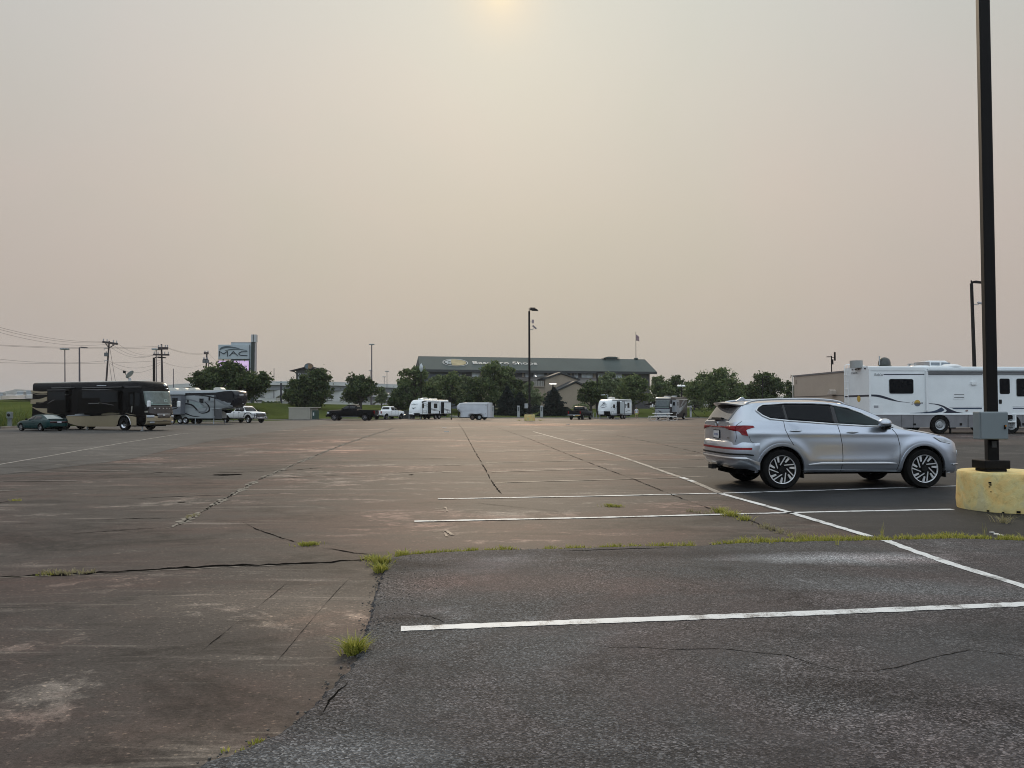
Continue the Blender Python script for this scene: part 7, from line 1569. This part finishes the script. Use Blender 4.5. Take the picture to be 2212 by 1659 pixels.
# ================================================================ lamp posts
def lamp(label, u, vtop, vbase, Y, r, heads, m=DARKM, name='lamp_post', lean=0, group='lamp posts round the lot', headm=None, square=False):
    t = D(u + lean, vtop, Y); b0 = D(u, vbase, Y); b0.z = max(gz(b0.x, Y), 0)
    root = thing(name, label, 'lamp post', b0, group=group); H = t - b0
    if square:
        MB().tube([(0, 0, 0), H], r * 1.2, 4).build('pole', m, root)
    else: MB().tube([(0, 0, -.1), H], [r, r * .75], 8).build('pole', m, root)
    k = Y / FPX
    for kind, dx, dz in heads:
        p = H + Vector((dx * k, 0, -dz * k))
        if kind == 'arm':
            MB().tube([H + Vector((0, 0, -.05)), H + Vector((dx * k * .5, 0, .06)), p], r * .45, 6).build('arm', m, root); MB().xz([(p.x - .1, p.z - .07), (p.x + .75 * (1 if dx > 0 else -1), p.z - .09), (p.x + .75 * (1 if dx > 0 else -1), p.z + .02), (p.x - .1, p.z + .1)], -.17, .17).build('lamp_head', headm or m, root, bevel=.04)
        elif kind == 'mast':
            for a in range(6): MB().box(H + Vector((.55 * cos(a), .55 * sin(a), .0)), (.5, .5, .3)).build('lamp_head', headm or STEELG, root, bevel=.05)
            MB().lathe([(.6, -.05), (.6, .05)], H, 'z', 14).build('ring', STEELG, root)
        elif kind == 'box':
            MB().box(p + Vector((0, 0, 0)), (1.25, .6, .16), M=Matrix.Rotation(R(18), 4, 'X')).build('lamp_head', headm or STEELG, root, bevel=.03); MB().tube([H + Vector((0, .2, -.1)), p], .05).build('arm', m, root)
        elif kind == 'flat': MB().box(p, (dx if dx else 1.6, .9, .22)).build('lamp_head', headm or STEELG, root, bevel=.04)
    return root
GRP = mat('grey_lamp_pole', (.10, .085, .10), .5, .2); PLH = mat('pale_lamp_head', (.48, .52, .54), .4)
lamp('tall grey mast with a cluster of lamps at its top at the far left', 140, 754, 905, 150, .12, [('mast', 0, 0)], GRP)
lamp('slim dark lamp post with one arm to its right beside the clustered mast', 171.5, 750.5, 905, 105, .13, [('arm', 6, 0)], GRP)
lamp('thick dark square lamp pole with an arm pointing at the second utility pole', 332.5, 772.5, 905, 85, .11, [('arm', 11, -.5)], DARKM, square=True)
lamp('thin mast with a lamp cluster rising behind the thick dark square lamp pole', 337.3, 754.5, 900, 150, .12, [('mast', 0, 0)], GRP)
lamp('thin bare pole between the two motorhomes on the left', 374.6, 796.5, 870, 170, .10, [], GRP, name='pole')
lamp('thin bare pole standing on the overpass left of the store sign', 592, 795, 826, 301, .16, [], GRP, name='pole')
lamp('black lamp post with a pale flat head in front of the overpass', 607, 824, 880, 150, .22, [('flat', 2.2, 2)], mat('lamp_navy', (.02, .02, .035), .5), headm=PLH)
lamp('tallest high mast light right of the dark store sign', 803, 744, 850, 230, .21, [('mast', 0, 0)], GRP)
lamp('small distant mast light just left of the tallest high mast', 800.5, 800, 850, 330, .12, [('mast', 0, 0)], GRP)
lamp('distant mast light with a double head right of the round dark tree', 836, 802, 862, 300, .13, [('mast', 0, 0)], GRP)
lamp('faint shortest mast light on the overpass by the distant double mast', 830, 814, 832, 340, .15, [('mast', 0, 0)], GRP)
lamp('curved arm street light beside the small distant utility pole', 450.5, 784, 830, 170, .12, [('arm', 4, 0)], GRP)
lamp('dark lamp post with one short arm in front of the store right of its gables', 1290, 805, 893, 133, .17, [('arm', 5, -.5)], DARKM)
lamp('short pale lamp post behind the trailer with the bird emblem', 1313, 853, 895, 124, .07, [('arm', -5, 0)], PLH)
sb = emit('lit_lamp_panel', (.9, .95, 1.), .0, (.75, .78, .8))
lamp('lamp post with a white flat head above the broad dark spruce', 1194.5, 829, 893, 136, .14, [('box', 0, 1)], DARKM, headm=WHITEP)
lamp('lamp post with a white flat head behind the grey motorhome', 1472.5, 832, 893, 126, .13, [('box', -1, 1.5)], DARKM, headm=WHITEP)
lamp('lamp post among the dark trees beside the beige building', 1647, 814, 893, 129, .13, [('arm', 5, -.5)], DARKM)
gl = lamp('slim lamp post with a pale teardrop lamp at the left end of the store roof', 909.5, 803, 893, 130, .10, [], DARKM)
h = gl.children[0].data; Hh = D(909.5, 803, 130).z - gl.location.z; MB().lathe([(.10, 0), (.28, .35), (.33, .7), (.25, 1.05), (.08, 1.35), (.001, 1.45)], (0, 0, Hh), 'z', 14).build('lamp_globe', PLH, gl, smooth=60)

# middle lamp post on its yellow base
YB = mat('yellow_base_far', (.42, .36, .16), .85, 0, .18, 2)
b0 = G(1144, 909); ml = thing('lamp_post', 'tall dark lamp post with a camera on a small yellow base in mid lot', 'lamp post', b0, R(-4), 1., 'lamp posts round the lot'); k = b0.y / FPX
m, nt, bs = nodes('faded_yellow_concrete'); tc = N(nt, 'ShaderNodeTexCoord'); n1 = noise(nt, 2.6, 8, .65, tc.outputs['Object'], .8); n2 = noise(nt, 9, 6, .7, tc.outputs['Object'], .4); n3 = noise(nt, 26, 5, .7, tc.outputs['Object'])
r1 = ramp(nt, n1.outputs[0], [(.38, (.54, .475, .25)), (.46, (.64, .53, .23)), (.60, (.70, .485, .175))]); r2 = ramp(nt, n2.outputs[0], [(.32, (.80, .78, .74)), (.46, (1, 1, 1)), (.57, (1.02, 1.03, 1.06)), (.63, (1.12, 1.15, 1.25))]); r3 = ramp(nt, n3.outputs[0], [(.66, (1, 1, 1)), (.74, (.35, .33, .30))])
c_ = mixc(nt, 1., r1.outputs[0], r2.outputs[0], 'MULTIPLY'); c_ = mixc(nt, .55, c_, mixc(nt, 1., c_, r3.outputs[0], 'MULTIPLY')); nt.links.new(c_, bs.inputs['Base Color']); bs.inputs['Roughness'].default_value = .85
bp = N(nt, 'ShaderNodeBump'); bp.inputs['Strength'].default_value = .5; bp.inputs['Distance'].default_value = .02; nt.links.new(n2.outputs[0], bp.inputs['Height']); nt.links.new(bp.outputs[0], bs.inputs['Normal']); YELC = m
MB().lathe([(.66, 0), (.66, .72), (.60, .78), (.001, .78)], (0, 0, 0), 'z', 28).build('base', YELC, ml, smooth=40)
MB().b2(-.45, .45, -.3, .3, .78, .90).build('base_cover', DARKM, ml, bevel=.02); Hm = (909 - 672) * k
MB().tube([(0, 0, .7), (-.04, 0, Hm)], [.19, .16], 4).build('pole', DARKM, ml)
MB().tube([(-.04, 0, Hm - .1), (-.04, 0, Hm + .45)], .05).build('pole_top', DARKM, ml); hd = MB(); hd.xz([(.05, Hm + .18), (.55, Hm + .12), (.75, Hm + .2), (.72, Hm + .48), (.1, Hm + .5)], .0, .5); hd.xz([(.3, Hm + .05), (1.05, Hm + .02), (1.1, Hm + .1), (.85, Hm + .28), (.3, Hm + .3)], -.5, -.05); hd.build('lamp_head', DARKM, ml, bevel=.03)
z0 = (909 - 694) * k; MB().box((.42, 0, z0), (.26, .2, .45)).build('camera_box', mat('cam_pink', (.34, .28, .29), .5), ml, bevel=.02); MB().tube([(.1, 0, z0 - .05), (.42, 0, z0 - .05)], .03).build('bracket', STEELG, ml)
cm = MB().box((.62, 0, z0 - .72), (.20, .2, .62), M=Matrix.Rotation(R(-48), 4, 'Y')).build('camera', mat('cam_grey', (.22, .19, .20), .5), ml, bevel=.03); MB().tube([(.1, 0, z0 - 1.0), (.42, 0, z0 - 1.0), (.48, 0, z0 - .8)], .04).build('camera_arm', STEELG, ml)
MB().b2(-.62, -.18, -.28, -.1, 1.55, 2.15).build('electrical_box', STEELG, ml, bevel=.02)

# leaning lamp post on the right
b0 = D(2107, 800, 66); b0.z = 0; t0 = D(2098.5, 612, 66); rl = thing('lamp_post', 'leaning dark lamp post with a camera rising behind the white motorhome', 'lamp post', b0, 0, 1., 'lamp posts round the lot'); H = t0 - b0; k = 66 / FPX
b_low = H * (-b0.z); MB().tube([Vector((0, 0, 0)), H], [.17, .13], 4).build('pole', DARKM, rl); MB().tube([H, H + Vector((-.01, 0, .25))], .06).build('pole_top', DARKM, rl)
MB().xz([(H.x + .05, H.z + .05), (H.x + 1.1, H.z - .02), (H.x + 1.1, H.z + .10), (H.x + .3, H.z + .22), (H.x + .05, H.z + .18)], -.2, .2).build('lamp_head', DARKM, rl, bevel=.03)
q = H * .78 + Vector((.55, 0, 0)); q.z = D(2110, 655, 66).z; MB().box(q + Vector((.12, 0, .02)), (.5, .18, .16), M=Matrix.Rotation(R(14), 4, 'Y')).build('camera', mat('cam_pale', (.42, .42, .44), .5), rl, bevel=.03); MB().tube([q + Vector((-.5, 0, -.12)), q + Vector((-.05, 0, -.14)), q], .035).build('camera_arm', STEELG, rl)

# foreground lamp post on the round yellow base
fg = thing('lamp_post', 'black square lamp post on a round yellow concrete base with a grey electrical box', 'lamp post', (7.39, 11.6, 0), R(2), 1., 'lamp posts round the lot')
rows = []; r_ = random.Random(2)
prof = [(.618, -.02), (.625, .03), (.628, .12), (.626, .30), (.622, .46), (.618, .535), (.606, .562), (.585, .57), (.3, .574), (.001, .575)]
for i, (r, z) in enumerate(prof):
    rows.append([((r + (.004 * sin(5 * a + z * 9) + .003 * sin(11 * a + z * 30)) * (1 if i < 8 else .3)) * cos(a), (r + .003 * sin(7 * a + z * 12)) * sin(a), z) for a in [2 * pi * j / 72 for j in range(72)]])
MB().grid(rows, True).build('base', YELC, fg, smooth=45)
ch = MB(); q_ = random.Random(8)
for a, z, s_ in ((-2.45, .43, .022), (-2.44, .40, .016), (-2.46, .37, .012), (-2.43, .30, .010), (-1.9, .03, .03), (-1.75, .02, .02), (-2.5, .02, .02), (-1.5, .03, .025), (-1.35, .02, .03), (-2.2, .015, .02)): ch.box((.626 * cos(a), .626 * sin(a), z), (.012, s_ * 1.6, s_), a)
ch.build('chipped_patch', CRK, fg); px, py = -.265, -.10
BKP = mat('pole_black', (.005, .004, .004), .6, .0, .35, 1.4, bump=.05, spec=.18); bc = MB(); bc.b2(px - .15, px + .155, py - .14, py + .14, .572, .615); bc.b2(px - .19, px + .195, py - .16, py + .16, .615, .74); bc.build('base_cover', BKP, fg, bevel=.012)
MB().box((px + .02, py, 7.6), (.152, .152, 13.9), R(-14)).build('pole', BKP, fg, bevel=.018, seg=3)
MB().box((px + .0, py - .088, .975), (.062, .02, .10), R(-14)).build('hand_hole_plate', mat('plate_dark', (.05, .05, .05), .6), fg, bevel=.006)
EB = mat('electrical_grey', (.170, .200, .208), .5, .0, .06, 2.5); ebx = MB().box((px - .115, py - .18, 1.255), (.41, .18, .405), R(-3)).build('electrical_box', EB, fg, bevel=.012)
MB().box((px - .12, py - .282, 1.253), (.385, .02, .385), R(-3)).build('box_door', EB, ebx, bevel=.008); lt = MB().box((px + .02, py - .305, 1.235), (.024, .03, .062), R(-3)).build('latch', BLACKP, ebx, bevel=.008); MB().box((px + .02, py - .322, 1.252), (.016, .012, .02), R(-3)).build('latch_button', AMBER, lt)
MB().xz([(-.4, 14.4), (.6, 14.4), (.6, 14.6), (-.4, 14.7)], py - .2, py + .2).build('lamp_head', BKP, fg, bevel=.03)
lt = MB(); 
for k_, (u, v, s_) in enumerate(((2143, 1152, .03), (2152, 1156, .05), (2160, 1158, .04))): q = G(u, v); lt.box((q.x, q.y, .012), (s_ * 1.6, s_, .012), k_)
tag(lt.build('litter', mat('litter_pale', (.5, .48, .45), .7)), 'pale scraps of litter on the ground below the round yellow base', 'litter')

# ================================================================ small things on the lot
def pedestal(label, u, Y, h=1.05, w=.24, m=STEELG):
    x = D(u, 880, Y).x; root = thing('utility_pedestal', label, 'utility post', (x, Y, gz(x, Y) - .02), 0, 1., 'hook-up posts on the grass')
    MB().b2(-w / 2, w / 2, -.1, .1, 0, h).build('post', m, root, bevel=.02); MB().b2(-w * .75, w * .75, -.2, .15, 0, .10).build('foot', mat('kerb_concrete', (.17, .16, .145), .8), root, bevel=.02); MB().b2(-w * .28, w * .28, -.125, -.1, h * .55, h * .88).build('panel', mat('pedestal_panel', (.10, .11, .11), .5), root); return root
pedestal('grey hook up post on the grass just right of the white cargo trailer', 1064, 123.4, 1.9, .42); pedestal('grey hook up post on the grass left of the middle lamp post', 1120, 123.6, 1.9, .42); pedestal('grey hook up post on the grass right of the middle lamp post', 1170, 123.6, 1.9, .42)
pp = pedestal('grey meter box on a post in the tall grass at the far left', 22, 61.5, 1.0, .26, mat('meter_grey', (.16, .18, .18), .6)); MB().b2(-.20, .20, -.16, .12, .75, 1.3).build('meter_box', mat('meter_grey', (.16, .18, .18), .6), pp, bevel=.05); MB().ell((0, -.2, 1.05), (.12, .06, .12)).build('meter_dial', BLACKP, pp)
pp = pedestal('slim grey post with a leaning hose right of the grey motorhome', 1492, 122.8, 1.9, .30); MB().tube([(.1, -.1, 1.5), (.35, -.2, .9), (.8, -.3, .3), (1.3, -.3, .05)], .05).build('hose', DARKM, pp)
# rubbish bin enclosure
a, c = G(621.5, 907.6), G(668, 906.5); Y = a.y
de = thing('bin_enclosure', 'low beige wall enclosing a dark green bin at the lot edge', 'enclosure', (a.x, Y + .4, .02), 0); L = (668 - 621.5) / FPX * Y; hh = (907 - 881) / FPX * Y
BW = mat('enclosure_beige', (.30, .285, .24), .85, 0, .06, 1.5); MB().b2(0, L, 0, .2, 0, hh).build('wall', BW, de); MB().b2(0, .2, .2, 3.4, 0, hh).build('wall', BW, de); MB().b2(L - .0, L + .2, .25, 3.4, 0, hh * .97).build('wall', BW, de); MB().b2(-.05, L + .55, -.04, 3.45, hh, hh + .1).build('roof', mat('enclosure_cap', (.40, .37, .31), .8), de)
gb = MB().b2(L + .2, L + .62, .3, 2.2, .12, hh * .80).build('gate', mat('gate_green', (.018, .055, .045), .5), de); MB().b2(L + .30, L + .46, .26, .3, hh * .35, hh * .62).build('notice', PLATE, gb); MB().b2(-.6, L + .9, -.7, -.1, -.02, .10).build('pad', mat('kerb_concrete', (.17, .16, .145), .8), de)
# picnic table with looped tube legs
def picnic():
    c = G(1431, 908.5); root = thing('picnic_table', 'white picnic table with looped tube legs in front of the grey motorhome', 'picnic table', c, R(3)); k = c.y / FPX
    WT = mat('picnic_white', (.78, .78, .75), .5, 0, .1, 3); TB = mat('picnic_tube', (.62, .58, .55), .45, .2, .1, 3); h1, h2 = .95, .58
    MB().b2(-1.25, 1.25, -.38, .38, h1 - .08, h1).build('tabletop', WT, root, bevel=.02)
    for y in (-.75, .75): MB().b2(-1.65, 1.65, y - .14, y + .14, h2 - .08, h2).build('bench', WT, root, bevel=.02)
    for x0, x1, y in ((-1.75, -.55, -.75), (-.5, .55, -.75), (.6, 1.75, -.75), (-1.7, -.6, .75), (-.45, .5, .75), (.6, 1.7, .75)):
        MB().tube([(x0 + .22, y, h2 - .06), (x0 + .05, y, h2 - .22), (x0, y, .30), (x0 + .05, y, .12), (x0 + .25, y, .03), (x1 - .25, y, .03), (x1 - .05, y, .12), (x1, y, .30), (x1 - .05, y, h2 - .22), (x1 - .22, y, h2 - .06)], .032).build('leg', TB, root, smooth=60)
    for x in (-.75, .75): MB().tube([(x, -.75, h2 - .08), (x, -.3, h1 - .3), (x, 0, h1 - .06), (x, .3, h1 - .3), (x, .75, h2 - .08)], .035).build('strut', TB, root); MB().tube([(x, 0, .05), (x * .9, 0, h1 - .06)], .05).build('post', TB, root)
picnic()
# small side table by the rear-view pickup
c = G(1285, 904); st = thing('folding_table', 'small pale green folding table beside the rear view black pickup', 'table', c); MB().b2(-.28, .28, -.25, .25, .86, .90).build('tabletop', mat('table_green', (.22, .27, .20), .6), st)
for x in (-.24, .24):
    for y in (-.2, .2): MB().cyl((x, y, 0), (x, y, .86), .025, n=6).build('leg', STEELG, st)
# litter on the lot
for i, (u, v) in enumerate(((965, 933), (960, 925), (1227, 917))):
    q = G(u, v); tag(MB().b2(q.x - .16, q.x + .16, q.y - .14, q.y + .14, .005, .05).build('paper_scrap', mat('litter_pale', (.5, .48, .45), .7), None, bevel=.01), ('white scrap of paper on the lot left of the long joint', 'smaller white scrap farther off near the cargo trailer tongue', 'pale scrap on the lot between the lamp post and the rear view pickup')[i], 'litter')

# ================================================================ person
def make_person():
    c = G(1375, 905.2); root = thing('person', 'person in a white t-shirt and yellow shorts standing beside the trailer with the bird emblem', 'person', c, R(178), .97)
    SK = mat('skin', (.42, .27, .20), .55, 0, .06, 4); SH = mat('shirt_white', (.62, .63, .66), .8, 0, .08, 6); YS = mat('shorts_yellow', (.52, .52, .16), .8, 0, .08, 6); HR = mat('hair_brown', (.06, .042, .03), .7, 0, .2, 20)
    # faces +y in local axes
    J = {'pelvis': (0, 0, .93, .15, .11), 'waist': (0, 0, 1.08, .15, .105), 'chest': (0, .0, 1.30, .17, .115), 'neckb': (0, -.01, 1.46, .075, .07), 'neck': (0, .0, 1.53, .055, .055), 'head': (0, .02, 1.63, .085, .10), 'crown': (0, .0, 1.73, .07, .085)}
    E_ = [('pelvis', 'waist'), ('waist', 'chest'), ('chest', 'neckb'), ('neckb', 'neck'), ('neck', 'head'), ('head', 'crown')]
    for s_, n in ((-1, 'l'), (1, 'r')):
        J.update({n + 'sh': (s_ * .185, -.01, 1.41, .065, .06), n + 'el': (s_ * .285, -.03, 1.13, .045, .045), n + 'wr': (s_ * .30 + (0.02 * s_), .06, .90, .03, .028), n + 'pa': (s_ * .315, .085, .82, .036, .018), n + 'hip': (s_ * .095, 0, .88, .095, .095), n + 'kn': (s_ * .11, .02, .50, .058, .06), n + 'cf': (s_ * .115, -.015, .34, .052, .056), n + 'an': (s_ * .12, -.02, .09, .036, .04), n + 'to': (s_ * .14, .13, .035, .042, .028)})
        E_ += [('neckb', n + 'sh'), (n + 'sh', n + 'el'), (n + 'el', n + 'wr'), (n + 'wr', n + 'pa'), ('pelvis', n + 'hip'), (n + 'hip', n + 'kn'), (n + 'kn', n + 'cf'), (n + 'cf', n + 'an'), (n + 'an', n + 'to')]
        for i in range(5):
            a = (i - 1.5) * .016; ln = (.055, .075, .082, .074, .058)[i]
            if i == 0: p0, p1, p2 = (s_ * .315 - s_ * .03, .10, .85), (s_ * .315 - s_ * .055, .125, .815), (s_ * .315 - s_ * .06, .14, .79)
            else: p0 = (s_ * .318, .085 + a, .79); p1 = (s_ * .318, .09 + a * 1.15, .79 - ln * .5); p2 = (s_ * .308, .10 + a * 1.2, .79 - ln)
            for q, p in zip('abc', (p0, p1, p2)): J[n + str(i) + q] = (*p, .0095, .0095)
            E_ += [(n + 'pa', n + str(i) + 'a'), (n + str(i) + 'a', n + str(i) + 'b'), (n + str(i) + 'b', n + str(i) + 'c')]
    def skin(name, m, names, edges, grow=0., parent=None, sub=2, rootn=None, over={}):
        me = bpy.data.meshes.new(name); idx = {k: i for i, k in enumerate(names)}; me.from_pydata([over.get(k, J[k])[:3] for k in names], [(idx[a], idx[b]) for a, b in edges], [])
        o = bpy.data.objects.new(name, me); COL.objects.link(o); o.parent = parent or root
        sm = o.modifiers.new('skin', 'SKIN'); sm.use_smooth_shade = True; ly = me.skin_vertices[0].data if me.skin_vertices else None
        if ly is None:
            bm = bmesh.new(); bm.from_mesh(me); bm.verts.layers.skin.verify(); bm.to_mesh(me); bm.free(); ly = me.skin_vertices[0].data
        for k, i in idx.items(): q = over.get(k, J[k]); ly[i].radius = (q[3] + grow, q[4] + grow); ly[i].use_root = k == (rootn or names[0])
        sb_ = o.modifiers.new('sub', 'SUBSURF'); sb_.levels = sub; sb_.render_levels = sub; me.materials.append(m); return o
    skin('body', SK, list(J), E_)
    top = ['waist', 'pelvis', 'chest', 'neckb', 'lsh', 'rsh', 'lel', 'rel']
    skin('shirt', SH, top, [('waist', 'pelvis'), ('waist', 'chest'), ('chest', 'neckb'), ('neckb', 'lsh'), ('neckb', 'rsh'), ('lsh', 'lel'), ('rsh', 'rel')], .028, rootn='waist', over={'lel': (-.25, -.02, 1.22, .05, .05), 'rel': (.25, -.02, 1.22, .05, .05), 'pelvis': (0, 0, .95, .165, .12), 'neckb': (0, -.01, 1.43, .075, .065)})
    skin('shorts', YS, ['pelvis', 'waist', 'lhip', 'rhip', 'lkn', 'rkn'], [('pelvis', 'waist'), ('pelvis', 'lhip'), ('pelvis', 'rhip'), ('lhip', 'lkn'), ('rhip', 'rkn')], .03, rootn='pelvis', over={'lkn': (-.125, .0, .56, .085, .085), 'rkn': (.125, .0, .56, .085, .085), 'waist': (0, 0, 1.0, .14, .10), 'lhip': (-.1, 0, .84, .10, .10), 'rhip': (.1, 0, .84, .10, .10)})
    h = MB(); h.ell((0, -.015, 1.70), (.10, .115, .095), 16, 10); h.ell((0, -.06, 1.63), (.095, .08, .10), 14, 8); h.build('hair', HR, root, smooth=60)
    f = MB(); f.ell((0, .125, 1.625), (.014, .02, .022), 8, 6); f.ell((-.095, .01, 1.63), (.012, .02, .032), 8, 6); f.ell((.095, .01, 1.63), (.012, .02, .032), 8, 6); f.build('nose_and_ears', SK, root, smooth=60)
    e = MB(); e.ell((-.034, .103, 1.655), (.013, .012, .008), 8, 6); e.ell((.034, .103, 1.655), (.013, .012, .008), 8, 6); e.ell((0, .112, 1.585), (.026, .01, .006), 8, 6); e.build('eyes_and_mouth', mat('face_dark', (.10, .05, .045), .5), root, smooth=60)
    s_ = MB()
    for x in (-1, 1): s_.ell((x * .135, .05, .028), (.055, .14, .03), 12, 6)
    s_.build('shoes', mat('shoe_pale', (.42, .38, .34), .7), root, smooth=60)
make_person()

# ================================================================ light, air, camera
sun_el, sun_az = R(28.8), R(-.9)                           # azimuth from +Y towards +X
w = bpy.data.worlds.new('World'); S.world = w; w.use_nodes = True; nt = w.node_tree; bg = nt.nodes['Background']; out = nt.nodes['World Output']
tc = N(nt, 'ShaderNodeTexCoord'); sp = N(nt, 'ShaderNodeSeparateXYZ'); nt.links.new(tc.outputs['Generated'], sp.inputs[0])
def math_(op, a, b_=None, c=None):
    n = nt.nodes.new('ShaderNodeMath'); n.operation = op
    for i, q in enumerate((a, b_, c)):
        if q is None: continue
        if isinstance(q, (int, float)): n.inputs[i].default_value = q
        else: nt.links.new(q, n.inputs[i])
    return n.outputs[0]
front = ramp(nt, sp.outputs['Z'], [(-.02, (.475, .418, .362)), (.03, (.495, .435, .378)), (.14, (.535, .468, .398)), (.25, (.575, .52, .446)), (.38, (.592, .572, .510)), (.50, (.590, .608, .565)), (1., (.92, 1.0, 1.05))])
back = ramp(nt, sp.outputs['Z'], [(0., (.22, .235, .25)), (.08, (.27, .30, .325)), (.17, (.66, .78, .87)), (.32, (1.0, 1.16, 1.29)), (1., (1.0, 1.12, 1.2))])  # unseen sky behind camera, dimmed low and brightened high to shape reflections and fill
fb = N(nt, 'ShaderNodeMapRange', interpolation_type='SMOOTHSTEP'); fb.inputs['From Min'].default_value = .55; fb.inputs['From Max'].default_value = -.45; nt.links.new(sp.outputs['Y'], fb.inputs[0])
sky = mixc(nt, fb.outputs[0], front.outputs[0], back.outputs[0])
ax = math_('ABSOLUTE', sp.outputs['X']); ed = N(nt, 'ShaderNodeMapRange', interpolation_type='SMOOTHSTEP'); ed.inputs['From Min'].default_value = .22; ed.inputs['From Max'].default_value = .62; ed.inputs['To Max'].default_value = .8; nt.links.new(ax, ed.inputs[0])
sky = mixc(nt, ed.outputs[0], sky, mixc(nt, 1., sky, (.90, .885, .95), 'MULTIPLY'))
nz = noise(nt, 2.2, 4, .5, tc.outputs['Generated'], .4); rz_ = ramp(nt, nz.outputs[0], [(.35, (.965, .99, .97)), (.5, (1., 1., 1.)), (.65, (1.035, 1.0, 1.005))]); sky = mixc(nt, 1., sky, rz_.outputs[0], 'MULTIPLY')
dt = N(nt, 'ShaderNodeVectorMath', operation='DOT_PRODUCT'); dt.inputs[1].default_value = (sin(sun_az) * cos(sun_el), cos(sun_az) * cos(sun_el), sin(sun_el)); nt.links.new(tc.outputs['Generated'], dt.inputs[0]); dp = math_('MAXIMUM', dt.outputs['Value'], 0.)
def glow(e, k, c):
    p = math_('MULTIPLY', math_('POWER', dp, e), k); return mixc(nt, 1., (0, 0, 0), mixc(nt, p, (0, 0, 0), c), 'ADD')
sky = mixc(nt, 1., sky, glow(30, 1., (.020, .012, .0)), 'ADD'); sky = mixc(nt, math_('MULTIPLY', math_('POWER', dp, 900.), .7), sky, (.82, .70, .53)); sky = mixc(nt, math_('MULTIPLY', math_('POWER', dp, 6000.), .5), sky, (.95, .82, .55))
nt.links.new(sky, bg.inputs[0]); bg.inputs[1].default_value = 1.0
st = N(nt, 'ShaderNodeTexSky'); st.sky_type = 'NISHITA'; st.sun_disc = False; st.sun_elevation = sun_el; st.sun_rotation = sun_az; st.dust_density = 6; st.air_density = 1.5
bg2 = N(nt, 'ShaderNodeBackground'); bg2.inputs[1].default_value = .002; nt.links.new(st.outputs[0], bg2.inputs[0]); ad = N(nt, 'ShaderNodeAddShader'); nt.links.new(bg.outputs[0], ad.inputs[0]); nt.links.new(bg2.outputs[0], ad.inputs[1]); nt.links.new(ad.outputs[0], out.inputs[0])
L = bpy.data.lights.new('sun', 'SUN'); L.energy = 1.3; L.angle = R(9); L.color = (1., .80, .58); so = bpy.data.objects.new('sun', L); COL.objects.link(so)
so.rotation_euler = Vector((sin(sun_az) * cos(sun_el), cos(sun_az) * cos(sun_el), sin(sun_el))).to_track_quat('Z', 'Y').to_euler()
hz = MB().b2(-1400, 1400, -90, 1600, -4, 60).build('haze', None) if False else None
m = bpy.data.materials.new('haze_air'); m.use_nodes = True; nt = m.node_tree; nt.nodes.clear(); o_ = nt.nodes.new('ShaderNodeOutputMaterial'); pv = nt.nodes.new('ShaderNodeVolumePrincipled'); pv.inputs['Color'].default_value = (.86, .86, .86, 1); pv.inputs['Density'].default_value = HAZE_D; nt.links.new(pv.outputs[0], o_.inputs['Volume'])
if HAZE_D > 0:
    b = MB().b2(-3100, 3100, -450, 3300, -5, 90); o = b.build('haze', m); o['kind'] = 'stuff'
cam = bpy.data.cameras.new('camera'); cam.sensor_width = 36; cam.lens = 36 * FPX / 2212; cam.clip_start = .05; cam.clip_end = 8000; co = bpy.data.objects.new('camera', cam); COL.objects.link(co)
co.location = (0, 0, CAMH); co.rotation_euler = (pi / 2 + PIT, 0, 0); S.camera = co
S.view_settings.view_transform = 'Standard'; S.view_settings.look = 'None'; S.view_settings.exposure = 0.; S.view_settings.gamma = 1
S.render.engine = 'CYCLES'; cy = S.cycles; cy.use_denoising = True; cy.filter_width = 1.0; cy.max_bounces = 6; cy.diffuse_bounces = 3; cy.glossy_bounces = 3; cy.transparent_max_bounces = 8; cy.volume_bounces = 0; cy.caustics_reflective = False; cy.caustics_refractive = False
S.render.resolution_x, S.render.resolution_y = 1024, 768
